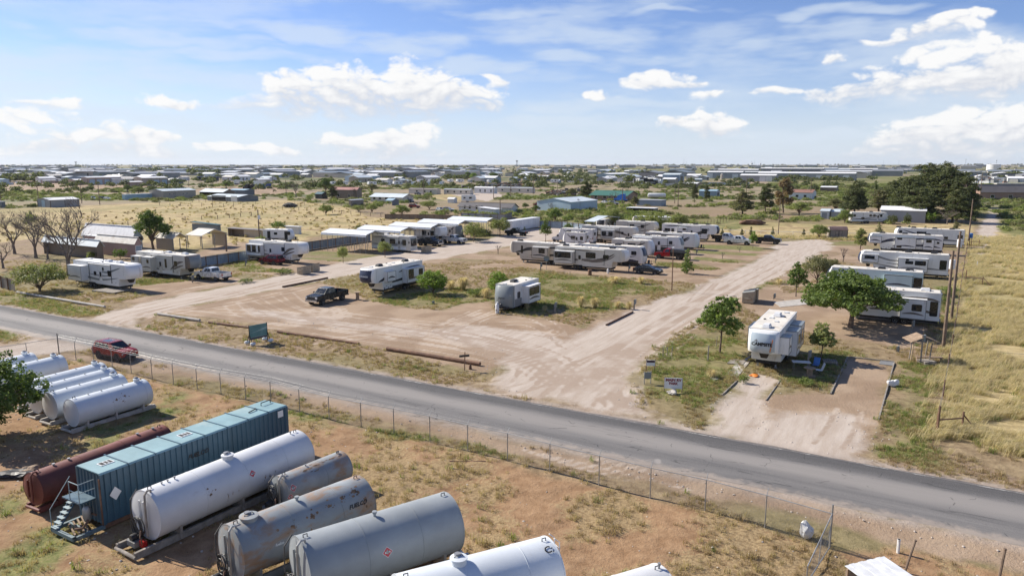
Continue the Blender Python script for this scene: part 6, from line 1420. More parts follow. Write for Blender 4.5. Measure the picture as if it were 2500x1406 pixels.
bare_tree('thin bare sapling between the right row sites', 2058, 640, 598, 12, 15, depth=3)
bare_tree('pale bare tree at the foot of the grove', 2312, 548, 508, 44, 16, depth=5)
# ------------------------------------------------------------------ buildings
def wall_mat(n, c, ribs=True, rough=.55):
 key = 'wall_'+n
 if key in MATS: return MATS[key]
 return mat(key, c, rough=rough, var=.07, vscale=.15, dirt=[x*.6+.03 for x in c], dirt_amt=.14, dscale=.25, streak=(1,1,.3))
WL = dict(tan=(.40,.345,.28), grey=(.30,.31,.32), bluegrey=(.27,.34,.40), blue=(.40,.51,.58), white=(.66,.66,.65), pink=(.40,.275,.25), brick=(.29,.185,.14), dark=(.06,.055,.05), cream=(.58,.54,.47), slate=(.15,.17,.19), plank=(.24,.21,.18), brown=(.21,.16,.12), darkteal=(.05,.09,.10), pinktan=(.42,.31,.25), mauve=(.30,.27,.32))
RF = dict(white=(.80,.81,.82), pale=(.58,.64,.66), grey=(.36,.37,.38), shingle=(.13,.12,.115), red=(.27,.085,.07), rust=(.30,.15,.095), green=(.055,.16,.115), tan=(.45,.40,.345), blue=(.32,.45,.53), dkteal=(.05,.13,.15), brownshingle=(.25,.215,.19))
def bldg(label, xn, yn, xl, xr, ye, ridge='w', rise=None, wall='tan', roof='white', trim=None, doors=(), wins=(), name='building', cat='building', rot=None, over=.25, open_sides=(), lean=False, flat=False, maxlen=60):
 """near bottom corner at pixel (xn, yn); the left flank runs to column xl, the right flank to column xr; ye is the eave row above the near corner.
 doors and wins: (flank 'A' right or 'B' left, share along it, width, height, z0, colour)"""
 g = G(xn, yn); hd = HW if rot is None else rot; X_ = Vector((math.cos(hd), math.sin(hd), 0)); Y_ = Vector((-X_.y, X_.x, 0))
 def ext(d, px):
  v = solve(g, d, px); return v if 0 < v < maxlen else maxlen*.7
 lx = ext(X_, xr) if xr > xn+.3 else 8.0; ly = ext(Y_, xl) if xl < xn-.3 else 8.0
 if ridge == 'u': lx = min(lx, 16)
 else: ly = min(ly, 24)
 H_ = max(1.8, hgt(g, yn, ye)); T = thing(name, label, cat, g, hd); wm = wall_mat(wall, WL[wall]); rm = mat('roof_'+roof, RF[roof], rough=.5, var=.06, vscale=.2, dirt=[x*.72 for x in RF[roof]], dirt_amt=.15, dscale=.3)
 span = ly if ridge == 'w' else lx; rs_ = rise if rise is not None else min(1.5, span*.08)
 # walls, one object a side
 def wall(nm, pts, n): return MB().add(pts+[tuple(Vector(p)+Vector(n)*.15) for p in pts], [tuple(range(len(pts))), tuple(reversed(range(len(pts), 2*len(pts))))]+[(i, (i+1) % len(pts), (i+1) % len(pts)+len(pts), i+len(pts)) for i in range(len(pts))]).build(nm, wm, T)
 gx = ridge == 'w' and not flat and not lean; gy = ridge == 'u' and not flat and not lean
 e = .0
 W4 = {'A': ([(0,0,0),(lx,0,0),(lx,0,H_)]+([(lx/2,0,H_+rs_)] if gy else [])+[(0,0,H_)], (0,1,0)), 'B': ([(0,.15,0),(0,ly-.15,0),(0,ly-.15,H_)]+([(0,ly/2,H_+rs_)] if gx else [])+[(0,.15,H_)], (1,0,0)),
   'C': ([(0,ly,0),(lx,ly,0),(lx,ly,H_)]+([(lx/2,ly,H_+rs_)] if gy else [])+[(0,ly,H_)], (0,-1,0)), 'D': ([(lx,.15,0),(lx,ly-.15,0),(lx,ly-.15,H_)]+([(lx,ly/2,H_+rs_)] if gx else [])+[(lx,.15,H_)], (-1,0,0))}
 for k, (p, n) in W4.items():
  if k not in open_sides: wall('wall', p, n)
 if open_sides:
  for x in (0.1, lx/2, lx-.1):
   for y in (.1, ly-.1): MB().box(x-.06, x+.06, y-.06, y+.06, 0, H_).build('post', M_('grey_wood') if wall in ('plank','brown','dark') else M_('steel'), T)
 o, t = over, .10
 if flat or lean:
  r2 = rs_ if lean else 0
  MB().hexa([(-o,-o,H_+.01),(lx+o,-o,H_+.01),(lx+o,ly+o,H_+r2+.01),(-o,ly+o,H_+r2+.01),(-o,-o,H_+.14),(lx+o,-o,H_+.14),(lx+o,ly+o,H_+r2+.14),(-o,ly+o,H_+r2+.14)]).build('roof', rm, T)
 elif ridge == 'w':
  dz = rs_/(ly/2)*o
  for s in (0, 1):
   y0, y1 = (-o, ly/2) if s == 0 else (ly+o, ly/2)
   MB().hexa([(-o,y0,H_-dz+.01),(lx+o,y0,H_-dz+.01),(lx+o,y1,H_+rs_+.01),(-o,y1,H_+rs_+.01),(-o,y0,H_-dz+t),(lx+o,y0,H_-dz+t),(lx+o,y1,H_+rs_+t),(-o,y1,H_+rs_+t)]).build('roof', rm, T)
  MB().box(-o, lx+o, ly/2-.18, ly/2+.18, H_+rs_+t-.02, H_+rs_+t+.04).build('ridge_cap', rm, T)
 else:
  dz = rs_/(lx/2)*o
  for s in (0, 1):
   x0, x1 = (-o, lx/2) if s == 0 else (lx+o, lx/2)
   MB().hexa([(x0,-o,H_-dz+.01),(x1,-o,H_+rs_+.01),(x1,ly+o,H_+rs_+.01),(x0,ly+o,H_-dz+.01),(x0,-o,H_-dz+t),(x1,-o,H_+rs_+t),(x1,ly+o,H_+rs_+t),(x0,ly+o,H_-dz+t)]).build('roof', rm, T)
  MB().box(lx/2-.18, lx/2+.18, -o, ly+o, H_+rs_+t-.02, H_+rs_+t+.04).build('ridge_cap', rm, T)
 if trim:
  tm = mat('trim_'+trim, WL.get(trim, (.05,.045,.05)), rough=.5)
  for x, y in ((0,0),(lx,0),(0,ly)): MB().box(x-.10, x+.10, y-.10, y+.10, 0, H_-.05).build('corner_trim', tm, T)
  for k in range(1, max(2, int(lx/7))): MB().box(lx*k/max(2,int(lx/7))-.08, lx*k/max(2,int(lx/7))+.08, -.04, .02, 0, H_-.1).build('downpipe', tm, T)
 def hole(nm, fl, u, w_, h_, z0, c, depth=.03, frame=None):
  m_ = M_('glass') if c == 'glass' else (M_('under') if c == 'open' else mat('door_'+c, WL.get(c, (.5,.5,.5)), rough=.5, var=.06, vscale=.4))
  def bx(a0, a1, z_0, z_1, d0, d1): return (a0, a1, d0, d1, z_0, z_1) if fl == 'A' else (d0, d1, a0, a1, z_0, z_1)
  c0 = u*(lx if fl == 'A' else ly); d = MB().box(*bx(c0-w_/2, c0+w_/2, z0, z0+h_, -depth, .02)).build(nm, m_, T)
  f = MB().box(*bx(c0-w_/2-.08, c0-w_/2, z0, z0+h_+.08, -depth-.03, .01)).box(*bx(c0+w_/2, c0+w_/2+.08, z0, z0+h_+.08, -depth-.03, .01)).box(*bx(c0-w_/2, c0+w_/2, z0+h_, z0+h_+.08, -depth-.03, .01)).build('frame', M_('rv_white') if frame is None else mat('trim_'+frame, WL[frame]), d)
  if nm == 'window': MB().box(*bx(c0-w_/2-.1, c0+w_/2+.1, z0-.07, z0, -depth-.08, .0)).build('sill', M_('rv_white'), d)
 for fl, u, w_, h_, z0, c in doors: hole('door', fl, u, w_, h_, z0, c, frame=trim)
 for fl, u, w_, h_, z0 in wins: hole('window', fl, u, w_, h_, z0, 'glass')
 return T
W2 = lambda fl, us, w_=1.1, h_=1.0, z=1.1: [(fl, u, w_, h_, z) for u in us]
D2 = lambda fl, us, w_=3.2, h_=3.4, c='white': [(fl, u, w_, h_, 0.02, c) for u in us]
# left middle distance
bldg('tan steel workshop with bright white roof and dark trim at the pasture edge', 124, 507, 93, 194, 489, 'w', wall='grey', trim='dark', doors=[('B',.55,2.6,2.9,.02,'blue')])
bldg('large tan metal shed with pale roof behind the blue shipping box', 399, 487, 366, 479, 467, 'w', wall='tan', roof='pale', wins=W2('A',(.2,.32,.6,.72),.7,.6,2.2))
bldg('grey steel barn with open dark front and pale roof', 581, 493, 507, 631, 482, 'u', wall='slate', roof='pale', doors=[('B',.62,10,2.6,.02,'open'),('B',.12,4,2.6,.02,'white')])
bldg('low open shed with patched pale roof behind the grey barn', 545, 480, 488, 575, 470, 'u', wall='brown', roof='pale', rise=1.6, open_sides=('B',))
bldg('grey lean building with bluish roof just behind the grey barn', 598, 478, 560, 622, 465, 'u', wall='slate', roof='blue')
bldg('tan workshop with four white roll doors and white roof', 214, 452, 200, 296, 434, 'w', wall='pinktan', trim='dark', doors=D2('A',(.14,.36,.58,.82),4.6,4.4,'blue'))
bldg('tan workshop with two pale roll doors right of the four door one', 349, 454, 328, 411, 435, 'w', wall='tan', trim='dark', doors=D2('A',(.55,.86),4.6,4.4,'blue'))
bldg('small tan annex with white roof left of the four door workshop', 184, 452, 167, 212, 440, 'w', wall='pinktan', trim='dark')
bldg('small tan annex before the two door workshop', 317, 456, 302, 350, 445, 'w', wall='pinktan', trim='dark')
bldg('small white roofed tan hut left of the workshops', 106, 448, 101, 136, 441, 'w', wall='pinktan', trim='dark')
bldg('pale blue roofed low shed behind the tan annex', 165, 444, 150, 196, 433, 'u', wall='bluegrey', roof='pale')
bldg('long white roofed building with mauve wall far left', 130, 420, 113, 232, 415, 'w', wall='mauve', maxlen=140)
bldg('white roofed mauve building right of the long one, far left', 236, 419, 228, 258, 413, 'w', wall='mauve', maxlen=90)
bldg('white roofed low building before the long mauve one', 130, 429, 115, 163, 421, 'w', wall='grey', maxlen=90)
bldg('dark fronted shed with white roof left of centre far left', 120, 436, 105, 165, 428, 'w', wall='brown', maxlen=90)
bldg('pale wall building with dark openings far left', 172, 432, 162, 228, 419, 'w', wall='tan', roof='grey', maxlen=90, doors=D2('A',(.2,.45,.7),6,5,'open'))
bldg('blue roofed shed at the left edge of the far yards', 8, 452, -30, 24, 438, 'u', wall='blue', roof='blue', maxlen=60)
bldg('far white warehouse at the left horizon', 40, 409, 26, 64, 404, 'w', wall='mauve', maxlen=200)
bldg('far white warehouse right of the first at the left horizon', 96, 408, 78, 124, 403, 'w', wall='mauve', maxlen=200)
bldg('far long pale warehouse on the left horizon', 220, 410, 195, 262, 404, 'w', wall='white', maxlen=260)
bldg('far pale warehouse with wide roof left of centre horizon', 330, 409, 285, 372, 404, 'w', wall='bluegrey', maxlen=260)
bldg('white long low trailer office with curved roof', 566, 434, 542, 637, 426, 'w', wall='white', roof='white', maxlen=90, wins=W2('A',(.2,.5,.8),3,2,2))
bldg('grey warehouse with bright roof left of centre', 580, 424, 558, 625, 414, 'w', wall='grey', maxlen=110)
bldg('bluish warehouse with bright roof right of the first', 660, 425, 643, 722, 414, 'w', wall='bluegrey', maxlen=130)
bldg('low open fronted shop with white roof before the bluish warehouse', 700, 428, 680, 752, 421, 'w', wall='slate', maxlen=90, doors=D2('A',(.6,.8),5,4,'white'))
bldg('wide bluish warehouse with bright roof at centre left', 803, 425, 785, 866, 413, 'w', wall='bluegrey', maxlen=140)
bldg('small white roofed annex before the wide bluish warehouse', 858, 425, 838, 886, 418, 'w', wall='mauve', maxlen=70)
bldg('blue metal building with white front gable in the middle distance', 867, 445, 842, 928, 431, 'w', wall='blue', maxlen=90)
bldg('tan flat warehouse with large doors', 960, 433, 888, 973, 419, 'u', wall='tan', roof='grey', maxlen=120, doors=[('B',.22,9,8,.02,'brown'),('B',.5,8,7,.02,'cream')])
bldg('large mauve warehouse with bright roof near the centre', 1012, 424, 978, 1068, 413, 'w', wall='mauve', maxlen=170, doors=D2('A',(.75,),18,8,'dark'))
bldg('small white shed before the large mauve warehouse', 1022, 425, 1012, 1043, 418, 'w', wall='mauve', maxlen=70)
bldg('pale building with white roof right of the mauve warehouse', 1072, 425, 1068, 1090, 419, 'w', wall='white', maxlen=70)
bldg('grey building with white roof right of centre left', 1110, 426, 1092, 1135, 419, 'w', wall='grey', maxlen=90)
bldg('white roofed grey warehouse above the bright round tree', 1180, 422, 1158, 1225, 414, 'w', wall='grey', maxlen=140, doors=D2('A',(.5,.7,.9),6,6,'white'))
bldg('small white roofed building before the grey warehouse', 1182, 427, 1165, 1200, 420, 'w', wall='bluegrey', maxlen=80)
bldg('low pale building far right of centre', 1275, 416, 1262, 1290, 411, 'w', wall='white', maxlen=110)
bldg('grey warehouse with pale roof behind the dark trees', 1310, 425, 1288, 1342, 416, 'w', wall='grey', maxlen=120)
bldg('low grey building right of the tree belt', 1372, 422, 1348, 1385, 415, 'w', wall='grey', maxlen=100)
bldg('grey gabled warehouse with dark openings', 1472, 421, 1440, 1503, 416, 'w', wall='bluegrey', roof='pale', maxlen=140, doors=D2('A',(.7,),9,6,'dark'))
bldg('bluish metal building with white roof and ribbed front', 1487, 438, 1455, 1537, 426, 'w', wall='bluegrey', maxlen=120)
bldg('small pale shop right of the ribbed building', 1548, 424, 1536, 1578, 417, 'w', wall='grey', roof='pale', maxlen=100)
bldg('bluish workshop with wing and dark doorway', 1658, 446, 1617, 1687, 427, 'u', wall='bluegrey', roof='pale', maxlen=80, doors=[('A',.5,9,6,.02,'dark')])
bldg('grey long storage building, nearest of the row', 1893, 444, 1806, 1908, 429, 'u', wall='grey', roof='white', trim='dark', maxlen=120, doors=[('B',.18,6,5,.02,'white'),('B',.36,6,5,.02,'white')])
bldg('long grey storage building running behind the ragged pine', 2088, 441, 1850, 2096, 424, 'u', wall='grey', roof='white', trim='dark', maxlen=190, doors=[('B',u,6,5.5,.02,'white') for u in (.09,.2,.36,.52)])
bldg('grey building with white roll doors behind the nearest storage row', 1812, 436, 1726, 1822, 421, 'u', wall='grey', roof='white', trim='dark', maxlen=130, doors=[('B',.2,7,5,.02,'white'),('B',.92,7,6,.02,'white')])
bldg('long dark grey warehouse on the storage row, rear left', 1850, 427, 1752, 1858, 415, 'u', wall='slate', roof='white', maxlen=220)
bldg('stepped grey warehouse on the storage row, rear right', 2010, 424, 1856, 2016, 412, 'u', wall='slate', roof='white', maxlen=300)
bldg('pale roofed long warehouse left of the pine grove', 2142, 424, 2074, 2210, 413, 'u', wall='grey', roof='white', maxlen=190, doors=[('A',.5,8,6,.02,'white')])
bldg('dark low shed with pale roof before the storage row', 1700, 459, 1660, 1752, 449, 'u', wall='brown', roof='white', rise=.8, maxlen=60)
bldg('blue shed with open dark door in the scrub', 1748, 483, 1706, 1757, 467, 'u', wall='bluegrey', roof='blue', rise=.6, doors=[('A',.5,3.0,2.6,.02,'open')])
bldg('white house with rust red roof behind the ragged pine', 1982, 487, 1926, 1994, 471, 'u', wall='white', roof='rust', wins=[('B',.3,1.3,1.1,1.0),('B',.65,1.3,1.1,1.0)])
bldg('low mobile home with white roof beyond the white house', 2040, 470, 2002, 2058, 458, 'u', wall='brown', roof='white', rise=.5, maxlen=60)
bldg('brick house with long grey hipped roof at the right edge', 2393, 488, 2380, 2640, 466, 'w', wall='brick', roof='brownshingle', rise=3.0, rot=HU+R(24), maxlen=60, wins=[('A',.12,1.8,1.4,1.0),('A',.3,1.8,1.4,1.0)], doors=[('A',.55,3.4,2.6,.02,'dark')], over=.7)
bldg('white flat roofed addition behind the brick house', 2432, 470, 2424, 2530, 448, 'w', wall='cream', roof='white', rot=HU+R(24), flat=True)
bldg('long grey steel shed among the pines', 2258, 545, 2148, 2268, 516, 'u', wall='grey', roof='white', rise=.8)
bldg('small white shed beside the lone far right trailer', 2022, 535, 2002, 2030, 516, 'u', wall='white', roof='pale', rise=.4, doors=[('B',.5,1.6,2.0,.02,'grey')])
bldg('low cream shed right of the small white shed', 2052, 534, 2028, 2066, 518, 'u', wall='cream', roof='pale', rise=.3)
# centre middle distance
bldg('dark brick house with red metal roof and bare trunk beside it', 872, 486, 808, 884, 464, 'u', wall='brown', roof='red', rise=1.2, doors=[('B',.3,1.2,2.1,.02,'dark')], wins=[('B',.7,1.5,1.2,1.0)])
bldg('small dark shed with teal roof left of the red roofed house', 786, 486, 770, 800, 474, 'u', wall='dark', roof='dkteal', rise=.9)
bldg('cream house with pale blue roof in the pasture', 983, 495, 905, 1009, 482, 'u', wall='cream', roof='pale', rise=1.4, wins=[('B',u,1.5,1.2,1.1) for u in (.3,.5,.7,.88)]+[('A',.5,.7,1.3,1.0)], over=.6)
bldg('grey plank shed in the pasture', 858, 505, 852, 888, 490, 'u', wall='plank', roof='grey', lean=True, rise=.3)
bldg('tan mobile home left of the other mobile homes', 1066, 475, 998, 1076, 463, 'u', wall='cream', roof='brownshingle', rise=.5, wins=[('B',u,1.3,1.0,1.1) for u in (.2,.42,.7)])
bldg('white mobile home in the middle of the row', 1148, 476, 1084, 1156, 464, 'u', wall='cream', roof='grey', rise=.5, wins=[('B',u,1.1,1.0,1.1) for u in (.15,.35,.6,.85)])
bldg('white mobile home with tall windows right of the middle one', 1206, 473, 1158, 1214, 459, 'u', wall='white', roof='white', rise=.5, wins=[('B',u,.8,1.6,.8) for u in (.15,.45,.7)])
bldg('long grey mobile home right of the white one', 1298, 472, 1214, 1306, 460, 'u', wall='cream', roof='grey', rise=.5, wins=[('B',u,1.2,1.0,1.1) for u in (.1,.35,.6,.85)])
bldg('small white garden shed among the mobile homes', 1108, 496, 1093, 1116, 486, 'u', wall='white', roof='white', rise=.6)
bldg('long pale house with dark shingle roof behind the covers', 1248, 520, 1120, 1264, 507, 'u', wall='white', roof='shingle', rise=1.3, wins=[('B',u,.9,1.2,1.0) for u in (.55,.65,.78,.88)], over=.5)
bldg('white roofed lean-to on the long pale house', 1208, 525, 1168, 1224, 512, 'u', wall='white', roof='white', lean=True, rise=.5)
bldg('big pale blue metal building with ribbed wall', 1393, 517, 1311, 1458, 494, 'w', wall='blue', roof='pale', rise=1.2, rot=HW-R(8))
bldg('brick ranch house with dark green metal roof', 1528, 491, 1442, 1562, 478, 'u', wall='brick', roof='green', rise=1.9, over=.9, wins=[('B',u,1.6,1.2,1.0) for u in (.3,.6,.85)], doors=[('B',.45,1.2,2.1,.02,'dark')])
bldg('low pale blue flat building behind the scrub', 1612, 504, 1554, 1626, 490, 'u', wall='bluegrey', roof='grey', flat=True)
bldg('low shed with patched white roof in the scrub', 1596, 522, 1530, 1606, 512, 'u', wall='plank', roof='white', flat=True, open_sides=('B',))
bldg('green edged plank hut behind the scrub', 1400, 478, 1372, 1408, 470, 'u', wall='dark', roof='grey', flat=True)
# left near: pink house and the open carports
bldg('long pink stucco house wing with peeling pale roof', 332, 630, 236, 347, 593, 'u', wall='pink', roof='tan', rise=.9, doors=[('A',.55,1.1,2.2,.02,'bluegrey')], maxlen=20)
bldg('dark open porch wing of the pink house under a white roof', 240, 634, 108, 254, 599, 'u', wall='brown', roof='pale', rise=.8, open_sides=('B',), maxlen=24)
bldg('pale blue gabled barn roof behind the pink house', 325, 607, 203, 349, 581, 'u', wall='blue', roof='white', rise=2.2, wins=[('A',.5,2.4,.8,1.6)], maxlen=26)
bldg('white flat roofed part between the pink house and the barn', 300, 617, 208, 314, 583, 'u', wall='pink', roof='white', flat=True, maxlen=22)
bldg('dark grey board shed behind the tan carports', 532, 572, 470, 540, 550, 'u', wall='slate', roof='dkteal', lean=True, rise=.4)
bldg('low brown open roof beside the derelict trailer', 636, 582, 557, 650, 563, 'u', wall='brown', roof='brownshingle', flat=True, open_sides=('A','B'))
bldg('tan shed with cream roof behind the utility pole', 642, 582, 596, 656, 566, 'u', wall='tan', roof='tan', flat=True)
bldg('small white box building right of the derelict trailer', 730, 572, 698, 736, 557, 'u', wall='white', roof='white', flat=True)
bldg('dark shed at the left edge of the pasture', 6, 508, -20, 14, 493, 'u', wall='slate', roof='grey', flat=True)
def carport(label, xn, yn, xl, xr, ye, rise, roof='tan', wall='tan', closed=('D',)):
 return bldg(label, xn, yn, xl, xr, ye, 'u', rise=rise, wall=wall, roof=roof, open_sides=tuple(k for k in 'ABCD' if k not in closed), name='carport', cat='carport', over=.2)
carport('tan metal carport nearest the dark open tree, left of the pair', 424, 612, 382, 458, 583, 1.0, closed=('B',))
carport('tan metal carport right of the pair, with a closed end', 494, 608, 458, 556, 576, 1.1, closed=('D',))
carport('grey half round carport before the pale blue roofed house', 958, 502, 942, 974, 490, .8, roof='blue', wall='slate', closed=('A',))
carport('grey metal carport over the black nosed camper', 1450, 585, 1428, 1520, 542, .8, roof='pale', wall='grey', closed=())

# ------------------------------------------------------------------ white covers over the left row
def cover(label, px, py, L=11.6, wd=5.6):
 g = G(px, py); o = g-U*0; T = thing('camper_cover', label, 'carport', g, HL, 'white covers over the left row'); wm = mat('roof_cover_white', (.74,.76,.77), rough=.4, var=.04, vscale=.3); st = M_('galv')
 # local x runs back from the front end, local y runs towards the viewer's far side is negative
 he, hr = 3.75, 4.35; w2 = wd
 prof = [(0,he-.42),(.06,he-.12),(.30,he+.04),(w2/2,hr),(w2-.30,he+.04),(w2-.06,he-.12),(w2,he-.42)]
 mb = MB(); n = len(prof)
 for x in (-.15, L+.15):
  for y, z in prof: mb.v.append((x,-y,z))
  for y, z in prof: mb.v.append((x,-y,z-.05))
 for i in range(n-1): mb.f += [(i,i+1,2*n+i+1,2*n+i), (n+i,3*n+i,3*n+i+1,n+i+1)]
 for a in (0, 2*n): mb.f += [tuple(range(a,a+n))+tuple(reversed(range(a+n,a+2*n)))]
 mb.f += [(0,2*n,3*n,n), (n-1,2*n-1,4*n-1,3*n-1)]
 mb.build('roof', wm, T, smooth=False)
 gb = MB(); gx = -.05
 for x in (-.05,):
  gb.add([(x,-.35,he-.02),(x,-w2/2,hr-.06),(x,-w2+.35,he-.02),(x,-w2+.35,he-.14),(x,-w2/2,hr-.24),(x,-.35,he-.14)], [(0,1,2,3,4,5)])
 gb.build('gable_trim', M_('rv_grey'), T, fix=False)
 for i in range(9):
  x = .05+i*(L-.1)/8
  for y in (-.06, -w2+.06): MB().box(x-.035, x+.035, y-.035, y+.035, 0, he-.1).build('post', st, T)
  MB().tube([(x,-.06,he-.12),(x,-w2/2,hr-.10),(x,-w2+.06,he-.12)], .03, 4).build('rafter', st, T)
 for y in (-.06, -w2+.06): MB().box(0, L, y-.03, y+.03, he-.16, he-.09).build('eave_rail', st, T)
 return T
for (px, py), lb in zip(((893,620),(977,608),(1051,597),(1118,586),(1188,577)), ('white metal cover standing empty, nearest of the five','white metal cover over the motorhome, second of the five','white metal cover over the white camper, third of the five','white metal cover over the grey nosed trailer, fourth of the five','white metal cover behind the weeping trees, farthest of the five')): cover(lb, px, py)

# ------------------------------------------------------------------ metal panel fences
def panel_fence(label, pts, h=1.7, step=2.3, wall='bluegrey', name='metal_panel_fence', ribs=False):
 T = thing(name, label, 'fence'); wm = wall_mat('fence_'+wall, WL.get(wall, (.4,.45,.48)))
 if not ribs: wm = mat('wall_fence_corr_'+wall, WL[wall], rough=.5, var=.12, vscale=.8, dirt=[x*.55 for x in WL[wall]], dirt_amt=.25, dscale=.6, streak=(2,2,.2), rnd=.25)
 P = [Vector((p.x,p.y,0)) for p in pts]; pm = M_('rusty' if wall != 'white' else 'galv')
 for a, b in zip(P[:-1], P[1:]):
  L = (b-a).length; n = max(1, int(L/step)); d = (b-a)/n
  for i in range(n):
   p, q = a+d*i, a+d*(i+1); dd = (q-p).normalized(); e = dd*.03; nn = Vector((-dd.y, dd.x, 0))*.02; mb = MB(); k = 8
   pts2 = []
   for j in range(k+1): t = j/k; off = nn*(2.2 if j % 2 else .6); pts2.append(p+e+(q-p-e*2)*t+off)
   for x in pts2: mb.v += [(x.x,x.y,.02),(x.x,x.y,h)]
   for j in range(k): mb.f.append((2*j,2*j+2,2*j+3,2*j+1))
   mb.build('panel', wm, T, fix=False)
   MB().box(-.05,.05,-.05,.05,0,h+.05).build('post', pm, T).location = (p.x-nn.x*3, p.y-nn.y*3, 0)
  MB().bar(a+Vector((0,0,h-.15)), b+Vector((0,0,h-.15)), .06).build('rail', pm, T)
 return T
panel_fence('weathered metal panel fence behind the left row of campers', [G(300,668), G(330,664), G(475,654), G(608,634), G(742,612), G(905,588)], wall='bluegrey')
panel_fence('pale corrugated fence behind the white storage box', [G(1318,556), G(1372,558), G(1440,566)], wall='bluegrey', h=1.9)
panel_fence('grey panel fence before the long pale house', [G(1126,533), G(1180,536), G(1232,538), G(1250,530)], wall='grey', h=1.8)
panel_fence('brown panel fence behind the white covers', [G(940,535), G(1040,536), G(1120,538)], wall='brown', h=1.6)
panel_fence('short plank fence beside the mesquite at the left edge', [G(-40,690), G(38,712)], wall='plank', h=1.7)
panel_fence('long pale yard fence before the distant workshops at right', [G(1615,455), G(1720,452), G(1830,452)], wall='white', h=2.2, step=6)

# wire and pipe fences
def post_line(label, pts, n, h=1.2, m='rusty', wires=3, r=.06, name='wire_fence', rail=False, wire_r=.006):
 T = thing(name, label, 'fence'); P = [Vector((p.x,p.y,0)) for p in pts]; Ls = [(b-a).length for a, b in zip(P[:-1], P[1:])]; tot = sum(Ls)
 rs = random.Random(int(tot*10))
 def at_(s):
  for (a, b), L in zip(zip(P[:-1], P[1:]), Ls):
   if s <= L or b is P[-1]: return a.lerp(b, min(1, s/L))
   s -= L
 Q = [at_(tot*i/(n-1)) for i in range(n)]
 for q in Q:
  hh = h*rs.uniform(.92,1.08); z = ground_z(q.x, q.y); MB().tube([(q.x,q.y,z-.1),(q.x+rs.uniform(-.04,.04),q.y,z+hh)], r, 6).build('post', M_(m), T)
 for k in range(wires):
  z = h*(.95-.28*k); mb = MB()
  for a, b in zip(Q[:-1], Q[1:]): mb.tube([a+Vector((0,0,z)), b+Vector((0,0,z))], .045 if rail and k == 0 else wire_r, 5 if rail and k == 0 else 3, caps=False)
  mb.build('rail' if rail and k == 0 else 'wire', M_('white_plastic' if rail and m == 'white_plastic' else 'galv'), T)
 return T
post_line('wire fence of dark posts along the golden field at the right', [G(2285,1055), G(2310,930), G(2335,780), G(2352,660), G(2362,600)], 16, 1.35, 'rusty', 4, .05)
post_line('white pipe rail fence along the back of the park', [G(1745,570), G(1850,574), G(1965,578), G(2100,580), G(2360,592)], 16, 1.1, 'white_plastic', 1, .04, rail=True, name='pipe_rail_fence')
post_line('dark post fence running to the scrub behind the centre block', [G(1640,566), G(1720,552), G(1800,536)], 20, 1.5, 'rusty', 3, .06)
post_line('row of dark posts across the pasture, nearest line', [G(240,558), G(300,552), G(430,540), G(530,535), G(640,525)], 13, 1.3, 'pole', 1, .10)
post_line('row of posts across the far pasture below the grey barn', [G(390,502), G(560,506), G(700,512), G(800,520), G(930,530)], 24, 1.4, 'pole', 2, .09)
post_line('far thin post row above the pasture posts', [G(470,494), G(620,500), G(770,502), G(900,506)], 22, 1.4, 'pole', 2, .07)
def hbrace(label, px, py, px2, py2):
 a, b = G(px, py), G(px2, py2); T = thing('fence_brace', label, 'fence', a, math.atan2(b.y-a.y, b.x-a.x)); L = (b-a).length
 MB().tube([(0,0,-.1),(0,0,1.9)], .07, 8).build('post', M_('rusty'), T); MB().tube([(L,0,-.1),(L,0,1.3)], .06, 8).build('post', M_('rusty'), T)
 MB().tube([(0,0,.95),(L,0,.85)], .05, 8).build('rail', M_('rusty'), T); MB().tube([(L,0,1.1),(L+1.1,0,.0)], .045, 8).build('stay', M_('rusty'), T)
hbrace('rusty pipe corner brace at the near end of the field fence', 2288, 1058, 2348, 1050)
hbrace('rusty pipe brace in the field fence beside the right row', 2357, 690, 2398, 695)
hbrace('rusty pipe brace by the blue barrel', 2366, 602, 2390, 600)

# ------------------------------------------------------------------ poles
def pole(label, px, py, top, r=.14, arm=False, can=0, lamp=False, m='pole', box=None, lean=0):
 g = G(px, py); h_ = hgt(g, py, top); T = thing('utility_pole' if not lamp else 'light_pole', label, 'pole', g, HW)
 MB().tube([(0,0,-.2),(lean*.5,0,h_*.5),(lean,0,h_)], [r*1.15, r, r*.75], 10).build('shaft', M_(m), T, smooth=True)
 if arm:
  a = MB().box(-1.1,1.1,-.16,-.06,h_-.55,h_-.43).build('crossarm', M_('pole'), T)
  for y in (-1, -.35, .35, 1): MB().lathe([(.03,h_-.43),(.05,h_-.36),(.03,h_-.26)], 8, 'z', (y,-.11,0)).build('insulator', M_('white_plastic'), a)
 for k in range(can):
  c = MB().lathe([(.08,-.10),(.24,-.06),(.26,0),(.26,.75),(.24,.82),(.10,.88)], 16, 'z', (.38 if k == 0 else -.38,-.05,h_-1.75)).build('transformer', M_('white_plastic'), T, smooth=True)
  MB().lathe([(.04,.86),(.055,.95),(.04,1.1)], 8, 'z', (.42 if k == 0 else -.42,-.05,h_-1.75)).build('bushing', M_('galv'), c); MB().box(.0,.20,-.10,.0,h_-1.4,h_-1.3).build('bracket', M_('galv'), c)
 if lamp: MB().box(-.28,.28,-.13,.13,h_-.05,h_+.14).build('lamp_head', M_('white_plastic'), T, bevel=.03)
 if box:
  z, cname = box; MB().box(-.25,.25,-r-.26,-r+.02,z,z+.9).build('meter_box', M_(cname), T, bevel=.02)
 return T
pole('tall pole with white transformer left of its twin by the right row', 2303, 845, 612, can=1, m='pole')
pole('taller wooden pole with transformer right of its twin by the right row', 2322, 782, 565, can=1, m='pole')
pole('single wooden pole with white cap beside the long swooshed camper', 2327, 720, 600, r=.11, m='pole')
